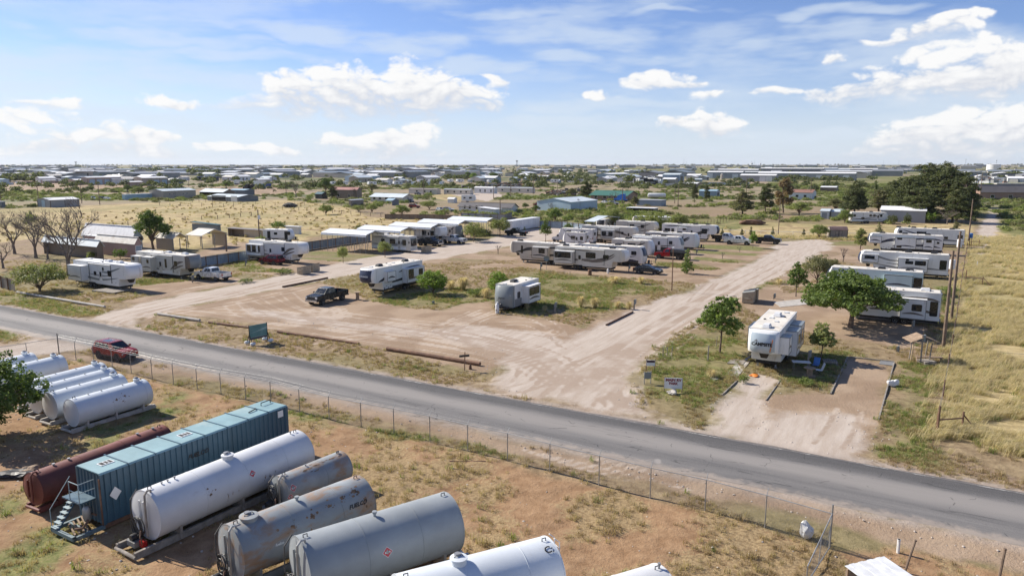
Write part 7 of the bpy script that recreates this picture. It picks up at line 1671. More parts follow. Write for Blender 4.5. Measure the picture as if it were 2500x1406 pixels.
pole('tall wooden pole beside the blue barrel', 2364, 592, 486, arm=False)
pole('far wooden pole in the lane beside the pine grove', 2377, 508, 424, arm=True)
pole('far pair pole right of the lane by the brick house', 2391, 497, 422, arm=False)
pole('thin brown pole behind the pipe rail fence', 1900, 572, 484, r=.10)
pole('dark light pole on the lawn corner by the right drive', 1640, 710, 606, r=.07, lamp=True, m='rusty')
pole('utility pole with a satellite style panel beside the derelict trailer', 634, 592, 512, can=0, box=(5.2,'white_plastic'))
pole('short thick stub pole behind the panel fence', 553, 614, 572, r=.16)
for i, (x, y, t_, lb) in enumerate(((96,505,450,'pole left of the tan steel workshop'),(200,496,450,'pole right of the tan steel workshop'),(244,500,450,'leaning pole before the scrub, right of the workshop'),(3,500,450,'pole at the left edge of the far pasture'),(667,470,428,'pole beside the far semi trailers'),(699,478,440,'pole before the forked bare tree'),(1035,481,433,'pole before the tan mobile home'),(1205,486,452,'pole right of the mobile homes'),(1221,536,486,'pole behind the covers by the long pale house'),(1247,487,444,'pole before the long grey mobile home'),(1302,474,438,'pole behind the small bushes'),(1361,470,442,'pole left of the tall pine'),(1411,514,485,'pole against the big blue building'),(1519,504,460,'pole before the blue semi truck'),(1655,506,452,'pole in the bare scrub, left one'),(1647,497,460,'pole in the bare scrub, right one'),(1822,474,430,'pole beside the nearest storage building'),(1978,486,432,'pole before the white house'),(461,455,420,'pole beside the dark tanks, left'),(540,450,420,'pole beside the dark tanks, right'))):
 pole(lb, x, y, t_, r=.15, arm=i % 3 == 0)
# ------------------------------------------------------------------ bins, sheds, decks and small things in the park
def dumpster(label, px, py, rz, L=1.9, wd=1.25, h=1.35):
 g = G(px, py); T = thing('dumpster', label, 'dumpster', g, rz, 'tan bins'); m = M_('dumpster')
 MB().prism([(-wd/2,.08),(wd/2,.08),(wd/2,h-.28),(-wd/2,h)], -L/2, L/2).build('bin', m, T, bevel=.02)
 for s in (-1, 1): MB().hexa([(-wd/2-.03,s*L/4-L/4+.02,h+.004),(wd/2+.05,s*L/4-L/4+.02,h-.29),(wd/2+.05,s*L/4+L/4-.02,h-.29),(-wd/2-.03,s*L/4+L/4-.02,h+.004),(-wd/2-.03,s*L/4-L/4+.02,h+.05),(wd/2+.05,s*L/4-L/4+.02,h-.24),(wd/2+.05,s*L/4+L/4-.02,h-.24),(-wd/2-.03,s*L/4+L/4-.02,h+.05)]).build('lid', M_('black_plastic') if s < 0 else mat('lid_grey', (.30,.30,.27), rough=.6), T)
 for s in (-1, 1): MB().box(-.4,.4,s*(L/2)-.08+.07*s,s*(L/2)+.08+.07*s,.55,.72).build('lift_pocket', m, T); MB().box(-wd/2-.02,-wd/2+.04,s*L/4-.04,s*L/4+.04,.1,h).build('rib', m, T)
 return T
dumpster('tan bin with pale lid, left of the pair on the left row', 743, 669, HL); dumpster('tan bin right of the pair, lid partly open', 765, 663, HL+R(8)); dumpster('tan bin beside the dark navy pickup', 1041, 616, HL); dumpster('tan bin with open lid beside the right drive', 1828, 738, HL+R(4), 2.2, 1.4, 1.6); dumpster('second tan bin just behind the open one by the right drive', 1838, 733, HL+R(4), 1.4, 1.2, 1.55)
def garden_shed():
 g = G(2047, 583); T = thing('storage_shed', 'tan storage shed with brown gambrel roof and double door', 'shed', g, R(-8)); L, wd, h = 3.9, 2.6, 2.15
 wm = mat('shed_wall', (.30,.255,.215), rough=.7, var=.1); rm = mat('shed_roof', (.17,.115,.105), rough=.6, var=.12); tm = mat('shed_trim', (.075,.055,.048), rough=.6)
 for x in range(13):
  MB().box(-L/2+x*L/13+.005, -L/2+(x+1)*L/13-.005, 0, .04, .05, h).build('siding_board', wm, T)
 MB().box(-L/2,L/2,wd-.04,wd,.05,h).build('rear_wall', wm, T)
 for s in (-1, 1): MB().prism([(.04,.05),(wd-.04,.05),(wd-.04,h),(wd*.75,h+.45),(wd/2,h+.62),(wd*.25,h+.45),(.04,h)], s*L/2-.02, s*L/2+.02).build('end_wall', wm, T)
 for e in T.children:
  if e.name.startswith('end_wall'): e.data.transform(Matrix(((0,1,0,0),(1,0,0,0),(0,0,1,0),(0,0,0,1)))); e.data.flip_normals()
 rp = [(-.15,h-.12),(wd*.25,h+.47),(wd/2,h+.66),(wd*.75,h+.47),(wd+.15,h-.12)]
 for a, b in zip(rp[:-1], rp[1:]): MB().hexa([(-L/2-.1,a[0],a[1]),(L/2+.1,a[0],a[1]),(L/2+.1,b[0],b[1]),(-L/2-.1,b[0],b[1]),(-L/2-.1,a[0],a[1]+.05),(L/2+.1,a[0],a[1]+.05),(L/2+.1,b[0],b[1]+.05),(-L/2-.1,b[0],b[1]+.05)]).build('roof_panel', rm, T)
 for k in range(9): MB().hexa([(-L/2+k*L/8-.02,-.16,h-.06),(-L/2+k*L/8+.02,-.16,h-.06),(-L/2+k*L/8+.02,wd*.25,h+.53),(-L/2+k*L/8-.02,wd*.25,h+.53),(-L/2+k*L/8-.02,-.16,h-.03),(-L/2+k*L/8+.02,-.16,h-.03),(-L/2+k*L/8+.02,wd*.25,h+.56),(-L/2+k*L/8-.02,wd*.25,h+.56)]).build('roof_batten', rm, T)
 for x0 in (-.75, .02):
  d = MB().box(x0,x0+.73,-.03,-.005,.08,1.95).build('door', wm, T)
  f = MB()
  for q in ((x0,x0+.07,.08,1.95),(x0+.66,x0+.73,.08,1.95),(x0+.07,x0+.66,.08,.15),(x0+.07,x0+.66,1.88,1.95),(x0+.07,x0+.66,.98,1.05)): f.box(q[0],q[1],-.05,-.031,q[2],q[3])
  f.build('door_trim', tm, d)
 for s in (-1, 1): MB().box(s*L/2-.06,s*L/2+.06,-.045,.05,.0,h).build('corner_trim', tm, T)
garden_shed()
def deck(label, px, py, rz, L, wd, h, n):
 g = G(px, py); T = thing('wooden_deck', label, 'deck', g, rz)
 for i in range(n): MB().box(i*L/n+.006,(i+1)*L/n-.006,0,wd,h-.04,h).build('plank', M_('grey_wood'), T)
 for y in (.05, wd-.05): MB().box(0,L,y-.05,y+.05,.0,h-.045).build('joist', M_('grey_wood'), T)
deck('low grey wooden deck beside the leftmost white camper', 224, 712, HU+R(2), 4.6, 2.6, .22, 16)
deck('wooden pallet walkway at the lettered camper step', 1812, 893, HD+R(180), 1.8, 1.3, .10, 8)
def slab(label, pts, h, m, name='concrete_pad'):
 P = [G(*p) for p in pts]; T = MB().add([(p.x,p.y,.012) for p in P]+[(p.x,p.y,h) for p in P], [tuple(range(len(P),2*len(P)))]+[(i,(i+1) % len(P),(i+1) % len(P)+len(P),i+len(P)) for i in range(len(P))]).build(name, M_(m), None)
 return tag(T, label, 'pad')
slab('concrete strip leading to the lettered camper', [(1772,915),(1800,922),(1832,882),(1806,880)], .06, 'concrete')
slab('white stone slab beside the golden clump', [(1734,925),(1745,930),(1755,927),(1750,921),(1738,920)], .10, 'concrete', 'stone_slab')
slab('dark mat at the head of the empty right site', [(2150,880),(2182,884),(2180,893),(2146,889)], .04, 'rv_grey', 'ground_mat')
slab('concrete pad beside the bin on the right drive', [(1888,738),(1960,730),(1985,742),(1905,750)], .04, 'concrete')
def timber(label, p, q, m='grey_wood', w_=.11, n=3):
 a, b = G(*p), G(*q); T = thing('timber_edging', label, 'edging', a, math.atan2(b.y-a.y, b.x-a.x)); L = (b-a).length
 for i in range(n): MB().box(L*i/n+.01,L*(i+1)/n-.01,-w_/2,w_/2,0,w_*.9).build('sleeper', M_(m), T, bevel=.01)
timber('timber edging on the left of the empty right site', (2028,962), (2070,872)); timber('timber edging across the head of the empty right site', (2072,872), (2183,884)); timber('timber edging on the right of the empty right site', (2183,886), (2145,1025), n=5); timber('timber edging left of the lettered camper pad', (1800,930), (1762,966)); timber('thin plank edging right of the lettered camper pad', (1908,925), (1870,978), w_=.09)
def canopy():
 g = G(2222, 886); T = thing('wooden_canopy', 'small pitched wooden canopy on leaning posts by the power pedestals', 'canopy', g, R(-5)); T.scale = (.85,.85,.85); wd = mat('new_wood', (.50,.38,.24), rough=.85, var=.12)
 for p in ((0,0,2.5),(.45,1.3,2.5),(1.9,.1,2.2),(2.1,1.4,2.3)): MB().tube([(p[0],p[1],-.1),(p[0]+.18,p[1],p[2])], .06, 6).build('post', wd if p[0] < .1 else M_('grey_wood'), T)
 for s in (0, 1):
  y0 = -.3 if s == 0 else 1.75;
  MB().hexa([(-.2,y0,2.3),(1.15,y0,2.85),(1.15,y0+.02,2.85),(-.2,y0+.02,2.3),(-.2,y0,2.36),(1.15,y0,2.91),(1.15,y0+.02,2.91),(-.2,y0+.02,2.36)]).build('fascia', wd, T)
 for i in range(6):
  MB().hexa([(-.25,-.35+i*.36,2.28),(1.15,-.35+i*.36,2.88),(1.15,-.01+i*.36,2.88),(-.25,-.01+i*.36,2.28),(-.25,-.35+i*.36,2.32),(1.15,-.35+i*.36,2.92),(1.15,-.01+i*.36,2.92),(-.25,-.01+i*.36,2.32)]).build('roof_board', M_('wood'), T)
  MB().hexa([(1.15,-.35+i*.36,2.88),(2.75,-.35+i*.36,2.25),(2.75,-.01+i*.36,2.25),(1.15,-.01+i*.36,2.88),(1.15,-.35+i*.36,2.92),(2.75,-.35+i*.36,2.29),(2.75,-.01+i*.36,2.29),(1.15,-.01+i*.36,2.92)]).build('roof_board', M_('wood'), T)
 MB().box(.9,3.6,.6,1.1,.42,.50).build('bench_board', M_('wood'), T); MB().box(1.0,1.1,.65,1.05,0,.42).box(3.4,3.5,.65,1.05,0,.42).build('bench_leg', M_('wood'), T)
canopy()
def pedestal(label, px, py, h=1.2, m='rv_slate', post=True):
 g = G(px, py); T = thing('power_pedestal', label, 'pedestal', g, HW); MB().box(-.06,.06,-.06,.06,-.1,h).build('post', M_('grey_wood'), T); MB().box(-.18,.18,-.22,-.05,h-.55,h+.06).build('meter_box', M_(m), T, bevel=.02); MB().lathe([(.08,h-.30),(.08,h-.26)], 10, 'z', (0,-.2,0)).build('meter', M_('glass'), T)
for x, y, h, lb in ((2247,888,2.6,'tall grey meter post under the wooden canopy'),(2225,818,1.5,'pale power pedestal behind the older white camper'),(1972,900,1.6,'white power pedestal beside the lettered camper slide'),(1355,764,1.25,'grey power pedestal on the lawn among the straw clumps'),(1353,757,.7,'short white post on the lawn among the straw clumps'),(1548,755,1.2,'grey power pedestal at the lawn end by the right drive'),(1320,662,1.3,'white power pedestal beside the round dish'),(2189,858,.5,'short white pipe stub in the grass by the empty site'),(1056,742,.35,'tiny white pipe stub before the dark nosed camper'),(1889,730,.7,'short rusty stub post by the concrete pad')): pedestal(lb, x, y, h)
for x, y, h, lb in ((470,690,1.1,'pedestal beside the brown nosed camper'),(600,650,1.1,'pedestal behind the cream camper on the left row'),(1535,664,1.1,'pedestal by the charcoal sedan'),(1600,642,1.1,'pedestal left of the red pickup'),(1700,622,1.1,'pedestal right of the outlined trailer'),(2110,690,1.1,'pedestal before the large swooshed camper'),(2120,632,1.1,'pedestal before the outlined slide camper')): pedestal(lb, x, y, h)
def dish():
 g = G(1334, 660); T = thing('satellite_dish', 'round blue grey dish on a thin stand left of the long beige camper', 'dish', g, R(-100)); MB().tube([(0,0,-.1),(0,0,1.75)], .03, 6).build('stand', M_('galv'), T); MB().lathe([(.02,-.10),(.25,-.06),(.45,.03),(.48,.05),(.45,.06),(.2,-.03),(.02,-.05)], 20, 'x', (.05,0,2.0)).build('dish', M_('rv_slate'), T, smooth=True)
dish()
def barrel(label, px, py, m, h=.9, r=.30, z=0.0, name='barrel'):
 g = G(px, py); T = thing(name, label, 'barrel', g, 0); MB().lathe([(r*.96,z),(r,z+.02),(r,z+h*.32),(r*1.04,z+h*.34),(r,z+h*.36),(r,z+h*.65),(r*1.04,z+h*.67),(r,z+h*.69),(r,z+h-.02),(r*.96,z+h)], 20).build('drum', M_(m), T, smooth=True)
 if z > .2:
  for a in (-.2,.2): MB().box(a-.05,a+.05,-.05,.05,0,z).build('stand_leg', M_('rusty'), T)
 return T
barrel('rusty burn barrel beside the long beige camper', 1440, 672, 'rusty'); barrel('bright blue plastic barrel raised on a post by the far right poles', 2368, 604, 'blue_plastic', 1.0, .33, 2.0)
def cylinder(label, px, py, h=1.1, r=.17):
 g = G(px, py); T = thing('propane_cylinder', label, 'gas cylinder', g, 0); MB().lathe([(r*.9,0),(r,.05),(r,h*.82),(r*.6,h*.92),(r*.25,h*.95)], 16).build('bottle', M_('white_plastic'), T, smooth=True); MB().lathe([(r*.6,h*.90),(r*.6,h*1.04),(r*.5,h*1.04)], 12).build('collar', M_('white_plastic'), T)
cylinder('tall white propane cylinder at the grey nosed trailer', 1214, 766, 1.35, .22); cylinder('white propane cylinder before the long beige camper', 1484, 668, .8, .17)
def spool(label, px, py, h=.8, r=.5):
 g = G(px, py); T = thing('cable_spool', label, 'spool', g, 0); MB().lathe([(r,0),(r,.06)], 20).build('bottom_disc', M_('wood'), T); MB().lathe([(r,h-.06),(r,h)], 20).build('top_disc', M_('wood'), T); MB().lathe([(r*.5,.06),(r*.5,h-.06)], 16).build('core', M_('wood'), T, smooth=True)
spool('wooden cable spool table beside the blue chair', 1976, 918, .75, .48); spool('wooden spool stand before the dark nosed camper', 873, 732, 1.05, .45)
def chair(label, px, py, rz, m='blue_plastic'):
 g = G(px, py); T = thing('folding_chair', label, 'chair', g, rz)
 MB().hexa([(-.26,-.25,.42),(.26,-.25,.42),(.26,.25,.38),(-.26,.25,.38),(-.26,-.25,.44),(.26,-.25,.44),(.26,.25,.40),(-.26,.25,.40)]).build('seat', M_(m), T)
 MB().hexa([(-.26,.24,.42),(.26,.24,.42),(.26,.26,.42),(-.26,.26,.42),(-.26,.44,1.0),(.26,.44,1.0),(.26,.46,1.0),(-.26,.46,1.0)]).build('backrest', M_(m), T)
 for x in (-.28,.28):
  for a, b in (((x,-.25,.43),(x,.25,0)),((x,.25,.41),(x,-.25,0))): MB().tube([a,b],.014,5).build('leg', M_('frame_black'), T)
chair('blue folding chair beside the spool table', 1990, 902, R(-40)); chair('white and blue folding chair nearer the lettered camper pad', 1998, 914, R(-100), 'white_plastic')
def table(label, px, py, rz, L=1.5, wd=.75, h=.72, m='white_plastic'):
 g = G(px, py); T = thing('folding_table', label, 'table', g, rz); MB().box(-L/2,L/2,-wd/2,wd/2,h-.04,h).build('table_top', M_(m), T, bevel=.01)
 for x in (-L/2+.15,L/2-.15):
  for y in (-wd/2+.1,wd/2-.1): MB().tube([(x,y,0),(x,y,h-.04)],.02,5).build('leg', M_('galv'), T)
 return T
tb = table('white folding table with dark clutter beside the lettered camper', 1955, 902, R(-12))
table('small rusty table before the long beige camper', 1385, 672, HU, 1.3, .6, .7, 'wood')
def pallet(label, px, py, rz, n=7):
 g = G(px, py); T = thing('wooden_pallet', label, 'pallet', g, rz)
 for k in range(2):
  for i in range(n): MB().box(-.6+i*1.2/n,-.6+i*1.2/n+.11,-.5,.5,.12+k*.18,.14+k*.18).build('slat', M_('grey_wood'), T)
  for y in (-.46,0,.46): MB().box(-.6,.6,y-.04,y+.04,.02+k*.18,.118+k*.18).build('bearer', M_('grey_wood'), T)
pallet('stack of grey pallets behind the brownish young tree', 2026, 888, R(-15)); pallet('pallet with bricks beside the wooden canopy', 2262, 888, R(10));
def lumpy(label, px, py, r, h, m, name, cat, seed=1, flat=1.0):
 g = G(px, py); rs = random.Random(seed); bm = bmesh.new(); bmesh.ops.create_icosphere(bm, subdivisions=3, radius=1)
 for v in bm.verts:
  k = 1+.22*math.sin(v.co.x*3.1+seed)+.18*math.sin(v.co.y*4.3+seed*2)+rs.uniform(-.07,.07); v.co = Vector((v.co.x*r*k, v.co.y*r*k*flat, max(-.02, (v.co.z*.5+.42)*h*k)))
 me = bpy.data.meshes.new(name); bm.to_mesh(me); bm.free(); me.materials.append(M_(m)); o = obj(name, me); o.location = (g.x, g.y, ground_z(g.x, g.y)); return tag(o, label, cat)
lumpy('white plastic sack against the fence near its right end', 1971, 1312, .32, .75, 'white_plastic', 'plastic_sack', 'bag', 3, .7); lumpy('white rounded block at the edge of the empty right site', 2178, 942, .38, .6, 'white_plastic', 'white_block', 'block', 5, .8)
lumpy('pale rock before the park board sign', 1640, 962, .35, .35, 'concrete', 'rock', 'rock', 6); lumpy('orange hose heap under the lettered camper nose', 1840, 918, .4, .14, 'orange', 'hose_heap', 'hose', 7)
lumpy('brush pile behind the pipe rail fence', 1835, 548, 4.6, 1.3, 'rusty', 'brush_pile', 'brush pile', 8, .5); lumpy('dark earth mound in the far pasture', 710, 506, 3.0, 1.6, 'under', 'earth_mound', 'mound', 9)
lumpy('black hose tangle beside the red oxide tank', 40, 1160, .9, .35, 'black_plastic', 'hose_tangle', 'hose', 11, .7); lumpy('cardboard scrap beside the hose tangle', 68, 1150, .45, .3, 'wood', 'cardboard_scrap', 'scrap', 12)
# street name post at the drive mouth
def street_post():
 g = G(1134, 903); T = thing('street_name_post', 'short leaning street name post behind the thick dark pipe end', 'sign', g, R(20)); MB().tube([(0,0,-.1),(.06,0,1.6)], .04, 8).build('post', M_('rusty'), T); MB().box(-.45,.45,-.015,.015,1.15,1.35).build('name_blade', M_('rv_dark'), T); MB().lathe([(.15,0),(.12,.3),(.05,.42)], 10, 'z', (.55,.1,0)).build('stump', M_('rusty'), T)
street_post()
# lower right corner: roofing sheet hut, stakes
def tin_hut():
 T = thing('tin_sheet_hut', 'crooked white sheet metal roof at the bottom right corner', 'roof', G(2122,1475), R(20)); T.scale = (.8,.8,.8); m = mat('tin_white', (.70,.71,.71), rough=.4, var=.08, vscale=2)
 for i in range(9): MB().hexa([(i*.30,-.8,1.0),(i*.30+.31,-.8,1.0),(i*.30+.34,1.75,1.12+.03*(i % 2)),(i*.30+.03,1.75,1.12+.03*(i % 2)),(i*.30,-.8,1.02),(i*.30+.31,-.8,1.02),(i*.30+.34,1.75,1.14+.03*(i % 2)),(i*.30+.03,1.75,1.14+.03*(i % 2))]).build('roof_sheet', m, T)
 for x, y in ((.1,1.6),(2.7,1.6),(.1,-.6),(2.6,-.6)): MB().box(x-.05,x+.05,y-.05,y+.05,-.1,1.02).build('post', M_('wood'), T)
 MB().box(.05,2.6,1.62,1.66,.05,1.0).build('wall', M_('grey_wood'), T)
tin_hut()
for lb, x, y, h, m, r, ln in (('leaning dark stake by the sheet metal roof', 2208, 1395, 1.5, 'pole', .05, .35), ('white pipe stub by the sheet metal roof', 2192, 1348, .65, 'white_plastic', .07, 0), ('dark stake at the bottom right edge', 2440, 1406, 1.3, 'pole', .06, .1), ('thin white stake beside the field fence brace', 2385, 652, 1.0, 'white_plastic', .04, 0)):
 g = G(x, y); T = thing('stake', lb, 'stake', g, 0); MB().tube([(0,0,-.1),(ln,0,h)], r, 7).build('shaft', M_(m), T); MB().lathe([(r*1.15,h-.06),(r*1.15,h)], 8, 'z', (ln,0,0)).build('cap', M_(m), T)
for k, (x, y) in enumerate(((1728,880),(1749,845),(1618,872),(1628,872),(1640,870))):
 g = G(x, y); T = thing('stake', ('thick stake under the leafy young tree','thin stake behind the leafy young tree','leftmost of three stakes at the drive bend','middle of three stakes at the drive bend','rightmost of three stakes at the drive bend')[k], 'stake', g, 0); MB().tube([(0,0,-.1),(.03,0,.95 if k else 1.4)], .035 if k else .06, 6).build('shaft', M_('grey_wood'), T); MB().lathe([(.04,.9),(.04,.93)], 6).build('cap', M_('grey_wood'), T)
# ------------------------------------------------------------------ boxes, trucks and far parked things
def box_container(label, xn, yn, xl, xr, ytop, c, name='shipping_container', rot=None, n=16):
 g = G(xn, yn); hd = HW if rot is None else rot; X_ = Vector((math.cos(hd), math.sin(hd), 0)); Y_ = Vector((-X_.y, X_.x, 0)); lx = min(16, max(2.4, solve(g, X_, xr) if xr > xn+.5 else 2.5)); ly = min(16, max(2.4, solve(g, Y_, xl) if xl < xn-.5 else 2.5)); h = hgt(g, yn, ytop)
 T = thing(name, label, 'container', g, hd); m = mat('box_'+'%d_%d_%d' % tuple(int(v*99) for v in c), c, rough=.5, var=.06, vscale=.3, dirt=[v*.6 for v in c], dirt_amt=.12)
 MB().box(0,lx,0,ly,.12,h).build('body', m, T, bevel=.03); MB().box(-.04,lx+.04,-.04,ly+.04,h-.10,h+.03).build('roof', mat('box_roof', (.72,.73,.73), rough=.5, var=.06), T)
 k = n
 for i in range(k): MB().box((i+.25)*lx/k,(i+.6)*lx/k,-.03,.0,.25,h-.12).build('rib', m, T) if lx > ly else MB().box(-.03,.0,(i+.25)*ly/k,(i+.6)*ly/k,.25,h-.12).build('rib', m, T)
 return T
box_container('white storage box trailer beside the weeping tree', 1318-68, 566, 1246, 1318, 540, (.70,.71,.72)); box_container('pale blue shipping box before the large tan shed', 306, 489, 300, 374, 475, (.33,.48,.55), rot=HW)
def semi(label, px, py, c, heading, tractor=True, trailer=None, L=13):
 g = G(px, py); T = thing('semi_truck' if tractor else 'semi_trailer', label, 'truck', g, heading); m = paint('semi%d' % int(c[2]*999+c[0]*77), c)
 if tractor:
  MB().prism([(0,.6),(5.8,.6),(5.9,1.5),(4.6,1.75),(4.1,2.7),(3.6,3.1),(2.0,3.6),(.9,3.6),(.9,1.2),(0,1.1)], -1.2, 1.2).build('cab', m, T, bevel=.08); MB().box(4.16,4.45,-1.0,1.0,1.85,2.6).build('windshield', M_('glass'), T)
  for s in (-1, 1):
   for x in (.6, 1.7, 4.9): wheel(T, x, s*1.05, .5, .32, 'rim', s)
   MB().tube([(1.9,s*1.1,.8),(1.9,s*1.1,4.0)], .08, 8).build('exhaust_stack', M_('chrome'), T)
 if trailer == 'tank':
  MB().lathe([(.3,-L),(.95,-L+.2),(1.1,-L+.6),(1.1,-.8),(.95,-.4),(.3,-.2)], 24, 'x', (0,0,2.2)).build('tank', M_('rv_white'), T, smooth=True); MB().box(-L,-.3,-.5,.5,.9,1.2).build('chassis', M_('under'), T)
 elif trailer == 'box':
  MB().box(-L,-.2,-1.25,1.25,1.15,3.95).build('box', M_('rv_white'), T, bevel=.04); MB().box(-L,-.3,-.5,.5,.8,1.14).build('chassis', M_('under'), T)
 if trailer:
  for s in (-1, 1):
   for x in (-L+1.2,-L+2.4): wheel(T, x, s*1.0, .5, .4, 'rim', s)
 return T
semi('blue semi tractor beside the green roofed house', 1530, 493, (.03,.17,.60), HL, True); semi('white tanker trailer right of the blue semi tractor', 1580, 488, (.7,.7,.7), HL+R(20), False, 'tank', 9)
semi('dark green semi tractor in the far yard', 646, 462, (.02,.09,.08), HL, True); semi('blue semi tractor right of the dark green one', 662, 461, (.03,.07,.25), HL, True); semi('black semi tractor at the left end of the far truck yard', 610, 463, (.02,.02,.03), HL, True); semi('white box trailer behind the dark semi tractors', 650, 455, (.7,.7,.7), HU, False, 'box', 14); semi('shorter white box trailer left of the dark semi tractors', 592, 452, (.7,.7,.7), HU, False, 'box', 9); semi('black tractor with bright wheels second in the truck yard', 624, 463, (.02,.025,.04), HL, True)
def black_tank(label, px, py, ytop, wpx):
 g = G(px, py); h = hgt(g, py, ytop); r = wpx/2/FPX*(g.y*CP); T = thing('upright_tank', label, 'tank', g, 0, 'upright tanks in a row'); MB().lathe([(r,0),(r,h*.94),(r*.5,h),(.1,h*1.02)], 18).build('shell', M_('rv_navy'), T, smooth=True); MB().lathe([(r*1.02,h*.5),(r*1.02,h*.52)], 18).build('band', M_('rv_dark'), T)
for i in range(5): black_tank(('leftmost','second','third','fourth','rightmost')[i]+' upright black tank in the distant row', 485+i*9, 442, 431, 9)
black_tank('lone upright black tank right of the distant row', 530, 442, 431, 9)
def white_tank(label, px, py, ytop, wpx, m='rv_white'):
 g = G(px, py); h = hgt(g, py, ytop); r = wpx/2/FPX*(g.y*CP); T = thing('water_tank', label, 'tank', g, 0); MB().lathe([(r,0),(r,h*.90),(r*.5,h*.97),(.1,h)], 28).build('shell', M_(m), T, smooth=True); MB().lathe([(r*1.01,h*.88),(r*1.01,h*.90)], 28).build('rim_band', M_('rv_grey'), T)
white_tank('big pale water tank on the right horizon', 2425, 416, 400, 30); white_tank('small white silo in the distance near the tree belt', 1388, 428, 419, 8); white_tank('white upright silo on the right horizon, left of the storage rows', 1835, 408, 397, 5); white_tank('white silo on the right horizon, farther right', 1856, 407, 398, 4); white_tank('pale upright tank beside the grey roll door building', 1762, 438, 424, 6, 'rv_tan'); white_tank('pink tan box silo left of the grey roll door building', 1716, 437, 428, 9, 'rv_tan')
def mast(label, px, py, ytop, r=.5, head=False):
 py = max(py, 405); g = G(px, py); h = hgt(g, py, ytop); T = thing('far_tower', label, 'tower', g, 0); MB().tube([(0,0,0),(0,0,h)], [r*1.4, r], 6).build('shaft', M_('rv_slate'), T)
 if head: MB().lathe([(r*2,h*.78),(r*3.2,h*.85),(r*3.2,h*.97),(r*1,h)], 10).build('head', M_('rv_slate'), T)
 else: MB().box(-r*2.5,r*2.5,-r*.6,r*.6,h*.9,h*.93).build('platform', M_('rv_slate'), T)
for x, y, t_, r, hd, lb in ((186,406,395,2.6,True,'dark water tower on the left horizon'),(1262,407,392,2.2,True,'derrick like tower on the centre horizon'),(1669,404,388,.7,False,'thin mast on the right horizon'),(1676,404,394,.7,False,'shorter mast beside the thin one on the right horizon'),(2357,402,388,.7,True,'pale ball tower on the right horizon above the grove'),(2432,402,391,1.0,True,'dark tower behind the big pale water tank'),(1834,402,394,.8,False,'stack behind the white upright silo'),(1842,403,391,.5,False,'thin stack beside the white upright silo'),(938,410,399,.8,False,'thin mast left of the centre horizon'),(2008,404,391,.6,False,'thin mast above the storage rows'),(2194,404,392,.6,False,'thin mast left of the pine grove peak'),(2156,405,392,.6,False,'mast over the long warehouse left of the grove')): mast(lb, x, y, t_, r, hd)
# far parked campers and vehicles
def far_camper(label, px, py, L, heading, c='rv_white', grp='campers stored in the far yard'):
 g = G(px, py); T = thing('parked_camper', label, 'trailer', g, heading, grp); MB().prism([(0,.6),(L-.7,.6),(L,1.2),(L-.5,3.3),(0,3.3)], -1.2, 1.2).build('body', M_(c), T, bevel=.08)
 for s in (-1, 1):
  MB().box(L*.55,L*.75,min(s*1.2,s*1.215),max(s*1.2,s*1.215),1.7,2.5).build('window', M_('glass'), T); MB().box(L*.15,L*.3,min(s*1.2,s*1.215),max(s*1.2,s*1.215),1.8,2.4).build('window', M_('glass'), T)
  wheel(T, L*.4, s*1.05, .38, .25, 'rim', s)
 return T
rs = random.Random(21)
RANK = ('first','second','third','fourth','fifth','sixth','seventh','eighth','ninth','tenth','eleventh','twelfth')
for i in range(12): far_camper('%s camper from the left in the back line of the far storage yard' % RANK[i], 930+i*25+rs.uniform(-3,3), 446+rs.uniform(-1,1), rs.uniform(6,9), HD+rs.uniform(-.3,.3), rs.choice(('rv_white','rv_white','rv_cream')))
for i in range(9): far_camper('%s camper from the left in the front line of the far storage yard' % RANK[i], 818+i*33+rs.uniform(-4,4), 453+rs.uniform(-1,1), rs.uniform(6,9), HD+rs.uniform(-.4,.4), rs.choice(('rv_white','rv_white','rv_teal')))
far_camper('old white camper beside the small white garden shed', 1128, 494, 6.5, HU+R(20)); far_camper('white camper before the long grey mobile home', 1385, 446, 8, HU); far_camper('white camper right of the one before the tree belt', 1405, 446, 8, HU, 'rv_cream'); far_camper('white box camper before the tree belt', 1345, 447, 8, HU)
far_cars = [(150,450,WHT,'white car left in the dirt lot before the workshops'),(160,451,WHT,'second white car in the dirt lot before the workshops'),(200,451,BLK,'dark car by the annex of the four door workshop'),(228,488,WHT,'white car in the scrub below the workshops'),(250,487,(.1,.1,.12),'dark car in the scrub beside a white one'),(262,488,WHT,'right white car in the scrub'),(76,452,(.03,.06,.18),'blue car in the far left lot'),(300,452,BLK,'dark car before the two door workshop'),(1012,508,(.25,.02,.02),'red wreck behind the covers'),(1075,516,(.35,.38,.40),'grey wreck behind the covers'),(1095,517,WHT,'pale wreck right of the grey one'),(1478,498,(.45,.46,.46),'silver wreck beside the big blue building'),(1498,500,WHT,'white wreck beside the big blue building'),(1668,447,(.35,.02,.03),'red vehicle before the bluish workshop'),(1630,446,WHT,'white vehicle before the bluish workshop'),(1970,440,WHT,'white vehicle before the long storage building'),(2040,437,(.45,.45,.45),'silver vehicle before the long storage building'),(1020,476,BLK,'black car before the tan mobile home'),(1000,494,(.25,.28,.3),'grey car behind the pale blue roofed house'),(1315,503,(.30,.05,.04),'reddish car left of the big blue building')]
for x, y, c, lb in far_cars: car_at(lb, x, y, HU+rs.uniform(-.5,.5), rs.choice(('sedan','suv')), c, 'far%d' % int(c[0]*500+c[2]*37))
